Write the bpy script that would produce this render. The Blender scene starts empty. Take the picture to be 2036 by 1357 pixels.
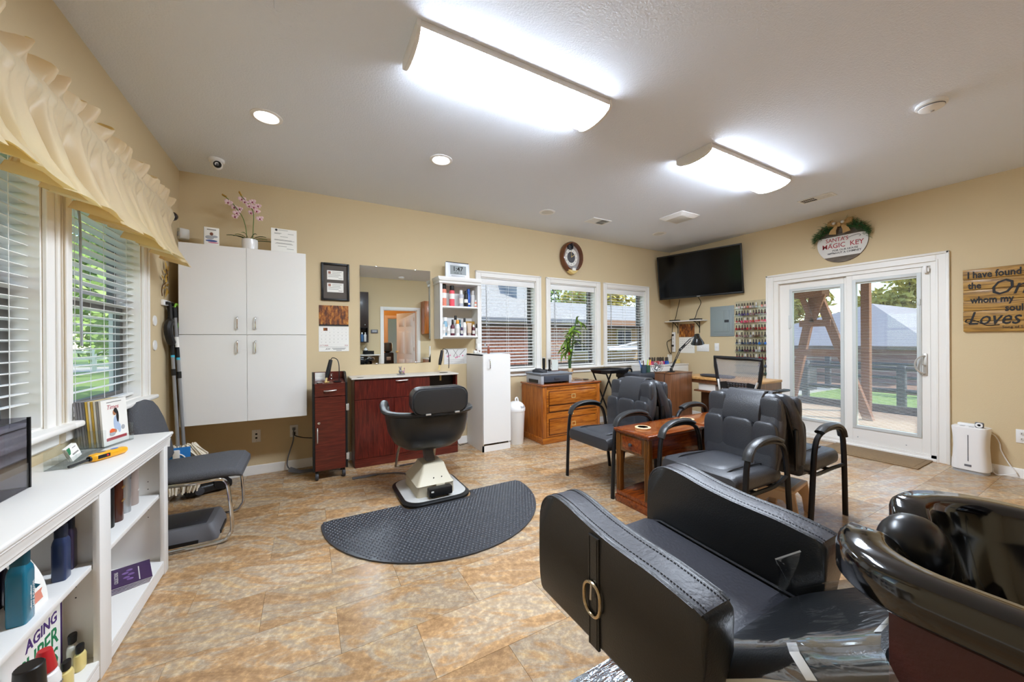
import bpy, bmesh, math, random
from mathutils import Vector, Matrix
random.seed(7)
PI = math.pi
sc = bpy.context.scene
COL = sc.collection

# ---------------------------------------------------------------- camera, sky, sun, exposure
cam_data = bpy.data.cameras.new('camera')
cam = bpy.data.objects.new('camera', cam_data)
COL.objects.link(cam)
sc.camera = cam
cam_data.sensor_width = 36.0
cam_data.sensor_fit = 'HORIZONTAL'
cam_data.lens = 730.508 * 36.0 / 2036.0
cam_data.clip_start = 0.02
cam_data.clip_end = 300
_yaw, _pit, _rol = math.radians(29.2672), math.radians(-0.0589), math.radians(-0.3622)
_f = Vector((math.sin(_yaw) * math.cos(_pit), math.cos(_yaw) * math.cos(_pit), math.sin(_pit)))
_r0 = Vector((math.cos(_yaw), -math.sin(_yaw), 0))
_u0 = _r0.cross(_f)
_r = _r0 * math.cos(_rol) + _u0 * math.sin(_rol)
_u = -_r0 * math.sin(_rol) + _u0 * math.cos(_rol)
cam.matrix_world = Matrix(((_r.x, _u.x, -_f.x, 0.9545), (_r.y, _u.y, -_f.y, -4.1974), (_r.z, _u.z, -_f.z, 1.2425), (0, 0, 0, 1)))

world = bpy.data.worlds.new('sky')
sc.world = world
world.use_nodes = True
wn = world.node_tree
sky = wn.nodes.new('ShaderNodeTexSky')
sky.sky_type = 'NISHITA'
sky.sun_disc = False
sky.sun_elevation = math.radians(44)
sky.sun_rotation = math.radians(135)
sky.air_density = 1.0
sky.dust_density = 0.6
sky.ozone_density = 1.2
wn.nodes['Background'].inputs['Strength'].default_value = 0.45
wn.links.new(sky.outputs[0], wn.nodes['Background'].inputs['Color'])
sun_data = bpy.data.lights.new('sun', 'SUN')
sun_data.energy = 5.2
sun_data.angle = math.radians(0.6)
sun_data.color = (1.0, 0.93, 0.82)
sun = bpy.data.objects.new('sun', sun_data)
COL.objects.link(sun)
sun.rotation_euler = Vector((-0.52, 0.52, -0.68)).to_track_quat('-Z', 'Y').to_euler()
LED = 88.0          # radiance of the ceiling light diffusers

sc.view_settings.view_transform = 'Standard'
sc.view_settings.look = 'None'
sc.view_settings.gamma = 1.0
sc.view_settings.use_curve_mapping = False
sc.view_settings.exposure = 0.0
sc.cycles.max_bounces = 12
sc.cycles.diffuse_bounces = 6
sc.cycles.glossy_bounces = 5
sc.cycles.transparent_max_bounces = 16
sc.cycles.sample_clamp_indirect = 10.0
sc.cycles.caustics_reflective = False
sc.cycles.caustics_refractive = False

# ---------------------------------------------------------------- helpers
def lin(h):
    h = h.lstrip('#')
    c = [int(h[i:i + 2], 16) / 255 for i in (0, 2, 4)]
    return tuple((x / 12.92 if x <= .04045 else ((x + .055) / 1.055) ** 2.4) for x in c) + (1.0,)

def new_mat(name):
    m = bpy.data.materials.new(name)
    m.use_nodes = True
    return m, m.node_tree, m.node_tree.nodes['Principled BSDF']

def M(name, col, rough=.5, metal=0., bump=0., bscale=60., spec=.5, var=0., vscale=4., emit=0., coat=0., trans=0., alpha=1., ior=1.45, sheen=0.):
    """plain procedural material: noise in colour (var) and relief (bump)"""
    m, t, b = new_mat(name)
    b.inputs['Base Color'].default_value = lin(col)
    b.inputs['Roughness'].default_value = rough
    b.inputs['Metallic'].default_value = metal
    b.inputs['Specular IOR Level'].default_value = spec
    b.inputs['Coat Weight'].default_value = coat
    b.inputs['Coat Roughness'].default_value = .08
    b.inputs['Transmission Weight'].default_value = trans
    b.inputs['IOR'].default_value = ior
    b.inputs['Alpha'].default_value = alpha
    b.inputs['Sheen Weight'].default_value = sheen
    if emit:
        b.inputs['Emission Color'].default_value = lin(col)
        b.inputs['Emission Strength'].default_value = emit
    if bump or var:
        tc = t.nodes.new('ShaderNodeTexCoord')
    if var:
        n = t.nodes.new('ShaderNodeTexNoise')
        n.inputs['Scale'].default_value = vscale
        n.inputs['Detail'].default_value = 6
        t.links.new(tc.outputs['Object'], n.inputs['Vector'])
        h = t.nodes.new('ShaderNodeHueSaturation')
        h.inputs['Color'].default_value = lin(col)
        mr = t.nodes.new('ShaderNodeMapRange')
        mr.inputs['To Min'].default_value = 1 - var
        mr.inputs['To Max'].default_value = 1 + var
        t.links.new(n.outputs['Fac'], mr.inputs['Value'])
        t.links.new(mr.outputs[0], h.inputs['Value'])
        t.links.new(h.outputs[0], b.inputs['Base Color'])
    if bump:
        n2 = t.nodes.new('ShaderNodeTexNoise')
        n2.inputs['Scale'].default_value = bscale
        n2.inputs['Detail'].default_value = 4
        t.links.new(tc.outputs['Object'], n2.inputs['Vector'])
        bp = t.nodes.new('ShaderNodeBump')
        bp.inputs['Strength'].default_value = bump
        bp.inputs['Distance'].default_value = .004
        t.links.new(n2.outputs['Fac'], bp.inputs['Height'])
        t.links.new(bp.outputs[0], b.inputs['Normal'])
    return m

def ramp(t, fac, stops):
    r = t.nodes.new('ShaderNodeValToRGB')
    e = r.color_ramp.elements
    while len(e) < len(stops):
        e.new(.5)
    for x, (p, c) in zip(e, stops):
        x.position = p
        x.color = lin(c)
    t.links.new(fac, r.inputs[0])
    return r.outputs[0]

def noise(t, vec, scale, detail=5, rough=.55, dist=0.):
    n = t.nodes.new('ShaderNodeTexNoise')
    n.inputs['Scale'].default_value = scale
    n.inputs['Detail'].default_value = detail
    n.inputs['Roughness'].default_value = rough
    n.inputs['Distortion'].default_value = dist
    t.links.new(vec, n.inputs['Vector'])
    return n.outputs['Fac']

def coords(t, scale=(1, 1, 1), rot=(0, 0, 0), rnd=0., out='Object'):
    tc = t.nodes.new('ShaderNodeTexCoord')
    mp = t.nodes.new('ShaderNodeMapping')
    mp.inputs['Scale'].default_value = scale
    mp.inputs['Rotation'].default_value = rot
    t.links.new(tc.outputs[out], mp.inputs['Vector'])
    v = mp.outputs[0]
    if rnd:
        oi = t.nodes.new('ShaderNodeObjectInfo')
        mu = t.nodes.new('ShaderNodeMath'); mu.operation = 'MULTIPLY'
        mu.inputs[1].default_value = rnd
        t.links.new(oi.outputs['Random'], mu.inputs[0])
        ad = t.nodes.new('ShaderNodeVectorMath'); ad.operation = 'ADD'
        t.links.new(v, ad.inputs[0]); t.links.new(mu.outputs[0], ad.inputs[1])
        v = ad.outputs[0]
    return v

def bump_in(t, b, fac, strength, dist=.003):
    bp = t.nodes.new('ShaderNodeBump')
    bp.inputs['Strength'].default_value = strength
    bp.inputs['Distance'].default_value = dist
    t.links.new(fac, bp.inputs['Height'])
    t.links.new(bp.outputs[0], b.inputs['Normal'])

def wood(name, dark, mid, light, grain=(1, 14, 14), scale=3., rough=.35, coat=.2, bump=.05, rnd=3.):
    m, t, b = new_mat(name)
    v = coords(t, grain, rnd=rnd)
    f = noise(t, v, scale, 7, .6, .6)
    c = ramp(t, f, [(.3, dark), (.5, mid), (.7, light)])
    t.links.new(c, b.inputs['Base Color'])
    b.inputs['Roughness'].default_value = rough
    b.inputs['Coat Weight'].default_value = coat
    b.inputs['Coat Roughness'].default_value = .15
    bump_in(t, b, f, bump)
    return m

class MB:
    """collects shapes; build() links them as ONE mesh object"""
    def __init__(s):
        s.bm = bmesh.new()
        s.mi = 0
    def _add(s, vs, fs):
        V = [s.bm.verts.new(v) for v in vs]
        out = []
        for f in fs:
            try:
                fc = s.bm.faces.new([V[i] for i in f])
                fc.material_index = s.mi
                out.append(fc)
            except ValueError:
                pass
        return V, out
    def mat(s, i):
        s.mi = i
        return s
    def box(s, x0, x1, y0, y1, z0, z1, bev=0., seg=2):
        if x1 < x0: x0, x1 = x1, x0
        if y1 < y0: y0, y1 = y1, y0
        if z1 < z0: z0, z1 = z1, z0
        V, F = s._add([(x, y, z) for z in (z0, z1) for y in (y0, y1) for x in (x0, x1)],
                      [(0, 2, 3, 1), (4, 5, 7, 6), (0, 1, 5, 4), (2, 6, 7, 3), (0, 4, 6, 2), (1, 3, 7, 5)])
        if bev:
            ed = list({e for f in F for e in f.edges})
            r = bmesh.ops.bevel(s.bm, geom=ed, offset=min(bev, .49 * min(x1 - x0, y1 - y0, z1 - z0)), segments=seg, affect='EDGES', profile=.5)
            for f in r['faces']:
                f.material_index = s.mi
        return s
    def loft(s, rings, cap=True, close=False):
        n = len(rings[0])
        vs = [p for r in rings for p in r]
        fs = []
        m = len(rings)
        for i in range(m if close else m - 1):
            a, b2 = i * n, ((i + 1) % m) * n
            for j in range(n):
                k = (j + 1) % n
                fs.append((a + j, a + k, b2 + k, b2 + j))
        if cap and not close:
            fs.append(tuple(reversed(range(n))))
            fs.append(tuple(range((m - 1) * n, m * n)))
        s._add(vs, fs)
        return s
    def grid(s, rows, thick=None):
        """open surface from rows of points"""
        n = len(rows[0])
        fs = [(i * n + j, i * n + j + 1, (i + 1) * n + j + 1, (i + 1) * n + j) for i in range(len(rows) - 1) for j in range(n - 1)]
        s._add([p for r in rows for p in r], fs)
        return s
    def tube(s, pts, r, n=8, close=False, r2=None, rs=None):
        pts = [Vector(p) for p in pts]
        m = len(pts)
        rings = []
        up = None
        for i in range(m):
            if close:
                d = pts[(i + 1) % m] - pts[i - 1]
            else:
                d = pts[min(i + 1, m - 1)] - pts[max(i - 1, 0)]
            d.normalize()
            if up is None:
                up = Vector((0, 0, 1)) if abs(d.z) < .9 else Vector((1, 0, 0))
            a = d.cross(up)
            if a.length < 1e-6:
                a = d.orthogonal()
            a.normalize()
            up = a.cross(d).normalized()
            q = rs[i] if rs else r
            rings.append([tuple(pts[i] + a * (math.cos(2 * PI * k / n) * q) + up * (math.sin(2 * PI * k / n) * (r2 if r2 else q))) for k in range(n)])
        return s.loft(rings, True, close)
    def lathe(s, prof, c=(0, 0, 0), n=16, ax='z', sx=1., sy=1.):
        """profile of (radius, height)"""
        rings = []
        for r, h in prof:
            r = max(r, 1e-4)
            ring = []
            for k in range(n):
                a = 2 * PI * k / n
                p = (math.cos(a) * r * sx, math.sin(a) * r * sy, h)
                if ax == 'x': p = (p[2], p[0], p[1])
                elif ax == 'y': p = (p[0], p[2], -p[1])
                elif ax == '-y': p = (p[0], -p[2], p[1])
                ring.append((c[0] + p[0], c[1] + p[1], c[2] + p[2]))
            rings.append(ring)
        return s.loft(rings)
    def prism(s, poly, ax, a, b, bev=0., seg=2):
        """polygon in the plane across axis ax, extruded a..b"""
        def P(q, h):
            return {'x': (h, q[0], q[1]), 'y': (q[0], h, q[1]), 'z': (q[0], q[1], h)}[ax]
        n = len(poly)
        vs = [P(q, a) for q in poly] + [P(q, b) for q in poly]
        fs = [tuple(reversed(range(n))), tuple(range(n, 2 * n))] + [(i, (i + 1) % n, n + (i + 1) % n, n + i) for i in range(n)]
        V, F = s._add(vs, fs)
        if bev:
            ed = list(F[0].edges) + list(F[1].edges)
            r = bmesh.ops.bevel(s.bm, geom=ed, offset=bev, segments=seg, affect='EDGES', profile=.5)
            for f in r['faces']:
                f.material_index = s.mi
        return s
    def sell(s, c, r, e=2.5, nu=20, nv=10, e2=None):
        """superellipsoid cushion"""
        e2 = e2 or e
        sg = lambda v, p: math.copysign(abs(v) ** (2 / p), v)
        rings = []
        for i in range(nv + 1):
            ph = -PI / 2 + PI * i / nv
            cp, sp = max(sg(math.cos(ph), e2), 1e-3), sg(math.sin(ph), e2)
            rings.append([(c[0] + r[0] * cp * sg(math.cos(2 * PI * k / nu), e), c[1] + r[1] * cp * sg(math.sin(2 * PI * k / nu), e), c[2] + r[2] * sp) for k in range(nu)])
        return s.loft(rings)
    def disc(s, c, r, ax='z', n=20):
        s.lathe([(r, 0), (1e-4, .0004)], c, n, ax)
        return s
    def xf(s, mat, start=0):
        bmesh.ops.transform(s.bm, matrix=mat, verts=list(s.bm.verts)[start:])
        return s
    def build(s, name, mats, parent=None, ang=35, flat=False, loc=None):
        bmesh.ops.recalc_face_normals(s.bm, faces=s.bm.faces)
        me = bpy.data.meshes.new(name)
        s.bm.to_mesh(me)
        s.bm.free()
        if not isinstance(mats, (list, tuple)):
            mats = [mats]
        for m in mats:
            me.materials.append(m)
        if not flat:
            for p in me.polygons:
                p.use_smooth = True
            me.set_sharp_from_angle(angle=math.radians(ang))
        o = bpy.data.objects.new(name, me)
        COL.objects.link(o)
        if parent:
            o.parent = parent
        if loc:
            o.location = loc
        return o

def tag(o, label=None, cat=None, group=None, kind=None):
    if label: o['label'] = label
    if cat: o['category'] = cat
    if group: o['group'] = group
    if kind: o['kind'] = kind
    return o

def thing(name, label, cat, loc=(0, 0, 0), rz=0., group=None):
    o = bpy.data.objects.new(name, None)
    o.empty_display_size = .05
    COL.objects.link(o)
    o.location = loc
    o.rotation_euler = (0, 0, rz)
    return tag(o, label, cat, group)

def struct(o):
    o['kind'] = 'structure'
    return o

def stuff(o):
    o['kind'] = 'stuff'
    return o

KIDS = {}
def copy_tree(o, parent=None):
    c = o.copy()
    COL.objects.link(c)
    if parent: c.parent = parent
    for ch in [x for x in o.children]:
        copy_tree(ch, c)
    return c

def share(proto, parent, loc, rot=None, scale=None):
    """another piece with the same mesh data"""
    c = proto.copy()
    COL.objects.link(c)
    c.parent = parent
    c.location = loc
    if rot: c.rotation_euler = rot
    if scale: c.scale = scale
    return c

def text(name, s, size, mat, parent, loc, rot, align='CENTER', shear=0., ext=.0004, offset=0., spacing=1., sx=1.):
    cu = bpy.data.curves.new(name, 'FONT')
    cu.body = s
    cu.size = size
    cu.align_x = align
    cu.align_y = 'CENTER'
    cu.shear = shear
    cu.extrude = ext
    cu.offset = offset
    cu.space_character = spacing
    cu.resolution_u = 2
    cu.materials.append(mat)
    o = bpy.data.objects.new(name, cu)
    COL.objects.link(o)
    o.parent = parent
    o.location = loc
    o.rotation_euler = rot
    o.scale = (sx, 1, 1)
    TEXTS.append(o)
    return o
TEXTS = []
def texts_to_mesh():
    dg = bpy.context.evaluated_depsgraph_get()
    for o in TEXTS:
        me = bpy.data.meshes.new_from_object(o.evaluated_get(dg))
        n = bpy.data.objects.new('tmp', me)
        COL.objects.link(n)
        n.parent = o.parent
        n.location, n.rotation_euler, n.scale = o.location, o.rotation_euler, o.scale
        nm = o.name
        bpy.data.objects.remove(o)
        n.name = nm
        me.name = 'lettering'
FACE_MY = (PI / 2, 0, 0)              # lettering read from -y (on the back wall)
FACE_MX = (PI / 2, 0, -PI / 2)        # lettering read from -x (on the right wall)
FACE_PX = (PI / 2, 0, PI / 2)         # lettering read from +x (on the left wall)

def arc(cx, cy, r, a0, a1, n, ry=None):
    ry = ry or r
    return [(cx + r * math.cos(a0 + (a1 - a0) * i / n), cy + ry * math.sin(a0 + (a1 - a0) * i / n)) for i in range(n + 1)]

def rrect(x0, x1, y0, y1, r, n=4):
    p = []
    for cx, cy, a in ((x1 - r, y1 - r, 0), (x0 + r, y1 - r, PI / 2), (x0 + r, y0 + r, PI), (x1 - r, y0 + r, 1.5 * PI)):
        p += arc(cx, cy, r, a, a + PI / 2, n)
    return p

def bez(pts, n=8):
    """Catmull-Rom through the points"""
    P = [Vector(p) for p in pts]
    P = [2 * P[0] - P[1]] + P + [2 * P[-1] - P[-2]]
    out = []
    for i in range(1, len(P) - 2):
        for k in range(n):
            t = k / n
            a, b, c, d = P[i - 1], P[i], P[i + 1], P[i + 2]
            out.append(.5 * ((2 * b) + (c - a) * t + (2 * a - 5 * b + 4 * c - d) * t * t + (3 * b - a - 3 * c + d) * t ** 3))
    out.append(P[-2])
    return [tuple(q) for q in out]

R, H, D = 6.448, 2.74, 4.93           # room: right wall x, ceiling z, rear wall y=-D

# ---------------------------------------------------------------- materials
m_wall = M('tan_wall_paint', '#d5c19b', .75, bump=.25, bscale=180, var=.02, vscale=1.2)
m_ceil = M('ceiling_paint', '#e6ebf4', .85, bump=.6, bscale=110)
m_trim = M('white_trim_paint', '#efece6', .4)
m_white = M('white_melamine', '#e9e7e3', .42)
m_whitep = M('white_plastic', '#efeeec', .35)
m_offw = M('off_white_plastic', '#d9d6cf', .4)
m_slat = M('white_blind_slat', '#f0efec', .45)
m_black = M('black_plastic', '#161617', .4)
m_blackm = M('black_metal', '#1b1b1d', .35, metal=.3)
m_dgrey = M('dark_grey_plastic', '#3a3b40', .5)
m_grey = M('grey_plastic', '#6a6a6e', .5)
m_lgrey = M('light_grey_plastic', '#a9abae', .4)
m_chrome = M('chrome', '#d8d8d8', .12, metal=1.)
m_steel = M('brushed_steel', '#cfccc6', .35, metal=.6)
m_brass = M('brass', '#f0d793', .3, metal=.45)
m_bronze = M('bronze_sash', '#6a6763', .5)
m_leather = M('black_leather', '#36373b', .38, bump=.35, bscale=160, spec=.6)
m_leather2 = M('black_vinyl', '#2a2b2c', .33, bump=.2, bscale=260, spec=.6)
m_leatherw = M('worn_black_leather', '#3c3c42', .42, bump=.4, bscale=90, var=.12, vscale=9)
m_fabric = M('charcoal_tweed', '#55565a', .95, bump=.8, bscale=240, var=.45, vscale=220)
m_mahog = wood('mahogany_laminate', '#3d120d', '#581d15', '#72291d', (14, 1, 1.3), 5., .3, .3)
m_mahogh = wood('mahogany_laminate_level_grain', '#3d120d', '#571c14', '#6c271b', (1.2, 1, 16), 5., .3, .3)
m_oak = wood('golden_oak', '#6a3208', '#a65c18', '#c07a2c', (1.2, 8, 15), 4., .32, .35)
m_oakv = wood('golden_oak_upright', '#6f370b', '#a3591a', '#bb742a', (15, 15, 1.2), 4., .32, .35)
m_cherry = wood('cherry_veneer', '#4a1d0b', '#73330f', '#8d481b', (1.3, 14, 14), 4., .22, .5)
m_cherryv = wood('cherry_upright', '#3a2008', '#623a10', '#7c4d18', (22, 22, 1.), 3., .28, .4)
m_walnut = wood('walnut_laminate', '#51311c', '#6a4227', '#7e5030', (16, 16, 1.), 3., .4, .1)
m_desk = wood('light_oak_laminate', '#a87a46', '#c09055', '#cfa268', (1, 12, 12), 3., .4, .1)
def clear_mat(name, tint, base=.03, edge=.6, rough=.02):
    """thin clear sheet: see-through, with more mirror towards grazing angles"""
    m, t, b = new_mat(name)
    g = t.nodes.new('ShaderNodeBsdfGlossy'); g.inputs['Roughness'].default_value = rough
    tr = t.nodes.new('ShaderNodeBsdfTransparent'); tr.inputs['Color'].default_value = lin(tint)
    lw = t.nodes.new('ShaderNodeLayerWeight'); lw.inputs['Blend'].default_value = .5
    pw = t.nodes.new('ShaderNodeMath'); pw.operation = 'POWER'; pw.inputs[1].default_value = 4.
    mr = t.nodes.new('ShaderNodeMapRange'); mr.inputs['To Min'].default_value = base; mr.inputs['To Max'].default_value = edge
    mx = t.nodes.new('ShaderNodeMixShader')
    t.links.new(lw.outputs['Facing'], pw.inputs[0]); t.links.new(pw.outputs[0], mr.inputs['Value']); t.links.new(mr.outputs[0], mx.inputs[0])
    t.links.new(tr.outputs[0], mx.inputs[1]); t.links.new(g.outputs[0], mx.inputs[2])
    t.links.new(mx.outputs[0], t.nodes['Material Output'].inputs['Surface'])
    return m
m_glass = clear_mat('window_glass', '#fcfefd', .02, .35)
m_acryl = clear_mat('clear_acrylic', '#fafcfc', .05, .5)
m_smoke = clear_mat('smoked_acrylic', '#d6d5d9', .04, .4)
m_mirror = M('mirror_silver', '#e6ebea', .0, metal=1.)
m_lit = M('lit_diffuser', '#e4f0ff', .4, emit=LED)
m_paper = M('white_paper', '#f3f1ea', .7)
m_ink = M('black_ink', '#1c1a19', .6)
m_inkg = M('grey_ink', '#8b8782', .7)
m_red = M('red_ink', '#a8323a', .6)
m_green = M('green_ink', '#1e7a4c', .6)
m_purple = M('purple_ink', '#4a2a73', .6)

# slate-look floor tiles: every tile shifts the pattern by its own random number
m_tile, t, b = new_mat('slate_vinyl_tile')
v = coords(t, (1, 1, 1), (0, 0, .42), rnd=37.)
mp = t.nodes.new('ShaderNodeMapping'); mp.inputs['Scale'].default_value = (1.0, 3.2, 1)
t.links.new(v, mp.inputs['Vector'])
f1 = noise(t, mp.outputs[0], 2.1, 9, .66, .9)
c1 = ramp(t, f1, [(.26, '#8f7253'), (.38, '#ab8d6a'), (.46, '#b99a74'), (.54, '#b5aa9a'), (.62, '#c3ad8a'), (.73, '#c2975f')])
f2 = noise(t, v, 34, 8, .7)
c2 = ramp(t, f2, [(.3, '#6b5138'), (.5, '#a5937c'), (.68, '#e6d9bf')])
mx = t.nodes.new('ShaderNodeMix'); mx.data_type = 'RGBA'; mx.blend_type = 'OVERLAY'
mx.inputs['Factor'].default_value = .55
t.links.new(c1, mx.inputs[6]); t.links.new(c2, mx.inputs[7])
vo = t.nodes.new('ShaderNodeTexVoronoi'); vo.feature = 'DISTANCE_TO_EDGE'; vo.inputs['Scale'].default_value = 3.1
wv = t.nodes.new('ShaderNodeVectorMath'); wv.operation = 'ADD'
nv = t.nodes.new('ShaderNodeTexNoise'); nv.inputs['Scale'].default_value = 5; nv.inputs['Detail'].default_value = 6
t.links.new(mp.outputs[0], nv.inputs['Vector'])
t.links.new(mp.outputs[0], wv.inputs[0]); t.links.new(nv.outputs['Color'], wv.inputs[1]); t.links.new(wv.outputs[0], vo.inputs['Vector'])
vr = ramp(t, vo.outputs['Distance'], [(.0, '#ffffff'), (.012, '#000000')])
f3 = noise(t, v, 3.3, 3)
mk = t.nodes.new('ShaderNodeMath'); mk.operation = 'MULTIPLY'
t.links.new(vr, mk.inputs[0])
mk2 = ramp(t, f3, [(.55, '#000000'), (.68, '#d0d0d0')])
t.links.new(mk2, mk.inputs[1])
mx2 = t.nodes.new('ShaderNodeMix'); mx2.data_type = 'RGBA'
t.links.new(mk.outputs[0], mx2.inputs['Factor']); t.links.new(mx.outputs[2], mx2.inputs[6])
mx2.inputs[7].default_value = lin('#e2d3b6')
oi = t.nodes.new('ShaderNodeObjectInfo'); mrr = t.nodes.new('ShaderNodeMapRange')
mrr.inputs['To Min'].default_value = .86; mrr.inputs['To Max'].default_value = 1.12
t.links.new(oi.outputs['Random'], mrr.inputs['Value'])
hsv = t.nodes.new('ShaderNodeHueSaturation'); t.links.new(mrr.outputs[0], hsv.inputs['Value']); t.links.new(mx2.outputs[2], hsv.inputs['Color'])
t.links.new(hsv.outputs[0], b.inputs['Base Color'])
b.inputs['Roughness'].default_value = .27
b.inputs['Specular IOR Level'].default_value = .5
bump_in(t, b, f2, .12, .002)

def brick_mat(name, c1, c2, mortar, scale, rot=(PI / 2, 0, 0)):
    m, t, b = new_mat(name)
    v = coords(t, (1, 1, 1), rot)
    br = t.nodes.new('ShaderNodeTexBrick')
    br.inputs['Color1'].default_value = lin(c1); br.inputs['Color2'].default_value = lin(c2); br.inputs['Mortar'].default_value = lin(mortar)
    br.inputs['Scale'].default_value = scale
    br.inputs['Mortar Size'].default_value = .012
    br.inputs['Brick Width'].default_value = .2; br.inputs['Row Height'].default_value = .075
    t.links.new(v, br.inputs['Vector'])
    t.links.new(br.outputs['Color'], b.inputs['Base Color'])
    b.inputs['Roughness'].default_value = .9
    return m

# ================================================================ THE ROOM
def wall(name, ax, a0, a1, z0, z1, inner, outer, holes, mat):
    A = sorted({a0, a1, *[h[0] for h in holes], *[h[1] for h in holes]})
    Z = sorted({z0, z1, *[h[2] for h in holes], *[h[3] for h in holes]})
    P = (lambda a, d, z: (d, a, z)) if ax == 'x' else (lambda a, d, z: (a, d, z))
    solid = lambda i, j: 0 <= i < len(A) - 1 and 0 <= j < len(Z) - 1 and not any(
        h[0] - 1e-6 <= A[i] and A[i + 1] <= h[1] + 1e-6 and h[2] - 1e-6 <= Z[j] and Z[j + 1] <= h[3] + 1e-6 for h in holes)
    m = MB()
    for i in range(len(A) - 1):
        for j in range(len(Z) - 1):
            if not solid(i, j): continue
            q = [(A[i], Z[j]), (A[i + 1], Z[j]), (A[i + 1], Z[j + 1]), (A[i], Z[j + 1])]
            for d in (inner, outer):
                m._add([P(a, d, z) for a, z in q], [(0, 1, 2, 3)])
            for k, (di, dj) in enumerate(((0, -1), (1, 0), (0, 1), (-1, 0))):
                if not solid(i + di, j + dj):
                    (a, z), (a2, z2) = q[k], q[(k + 1) % 4]
                    m._add([P(a, inner, z), P(a2, inner, z2), P(a2, outer, z2), P(a, outer, z)], [(0, 1, 2, 3)])
    bmesh.ops.remove_doubles(m.bm, verts=m.bm.verts, dist=1e-5)
    return struct(m.build(name, mat, flat=True))

fl = struct(MB().box(-.15, R + .15, -D - .1, .15, -.12, -.006).build('floor', M('floor_joint', '#5a4632', .8), flat=True))
TX, TY = .597, .2935
tp = None
j = 0
ys = [-2.588 + TY * k for k in range(-8, 10)]
for k, y0 in enumerate(ys):
    ya, yb = max(y0, -D), min(y0 + TY, 0)
    if yb - ya < .02: continue
    x = 1.07 - TX * 2 + (0 if k % 2 == 0 else .298)
    x -= TX * 2
    while x < R:
        xa, xb = max(x, 0), min(x + TX, R)
        x += TX
        if xb - xa < .01: continue
        loc = ((xa + xb) / 2, (ya + yb) / 2, 0)
        if tp is None:
            tp = MB().box(-TX / 2 + .0006, TX / 2 - .0006, -TY / 2 + .0006, TY / 2 - .0006, -.006, 0).build('tile', m_tile, fl, flat=True)
            tp.location = loc; tp.scale = ((xb - xa) / TX, (yb - ya) / TY, 1)
        else:
            share(tp, fl, loc, None, ((xb - xa) / TX, (yb - ya) / TY, 1))

ceil = struct(MB().box(-.15, R + .15, -D - .1, .15, H, H + .06).build('ceiling', m_ceil, flat=True))
struct(MB().box(-.5, R + 1.9, -D - 3.2, .5, H + .06, H + .2).build('roof', M('roof_shingle', '#6b6660', .9), flat=True))  # overhang past the right wall lengthened, unseen, to shade the patio door blinds

WB = [(2.785, 3.757), (3.84, 4.828), (4.895, 5.895)]       # outer casing of the three back windows
ZB0, ZB1 = .86, 2.042
WL = [(-2.845, -1.842), (-1.80, -.79)]
ZL0, ZL1 = .885, 2.042
CW = .075
wall('wall_back', 'y', -.15, R + .15, -.1, H, 0, .15, [(a + CW, b2 - CW, ZB0, ZB1) for a, b2 in WB], m_wall)
wall('wall_left', 'x', -D, 0, -.1, H, 0, -.15, [(a + CW, b2 - CW, ZL0, ZL1) for a, b2 in WL], m_wall)
DY0, DY1, DZ = -3.07, -1.61, 2.012
wall('wall_right', 'x', -D, 0, -.1, H, R, R + .15, [(DY0, DY1, 0, DZ)], m_wall)
wall('wall_rear', 'y', -.15, R + .15, -.1, H, -D, -D - .12, [(2.56, 3.37, -.1, 2.0)], m_wall)

def baseboard(name, pts):
    """runs of board: (ax, a0, a1, face, sign)"""
    m = MB()
    for ax, a0, a1, f, sg in pts:
        prof = [(0, 0), (.016, 0), (.016, .012), (.012, .02), (.012, .07), (.007, .082), (0, .085)]
        poly = [(f + sg * q, z) for q, z in prof]
        m.prism(poly, 'x' if ax == 'y' else 'y', a0, a1)
    return struct(m.build(name, m_trim))
def base_run(name, ax, a0, a1, f, sg):
    m = MB()
    prof = [(0, 0), (.016, 0), (.016, .012), (.012, .02), (.012, .07), (.007, .082), (0, .085)]
    m.prism([(f + sg * q, z) for q, z in prof], ax, a0, a1)
    return struct(m.build(name, m_trim))
base_run('baseboard_back', 'x', 0.016, R - .016, 0, -1)
base_run('baseboard_left', 'y', -D, 0, 0, 1)
base_run('baseboard_right', 'y', -1.515, 0, R, -1)
base_run('baseboard_right_near', 'y', -D, -3.165, R, -1)
base_run('baseboard_rear', 'x', 3.46, R, -D, 1)

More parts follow.
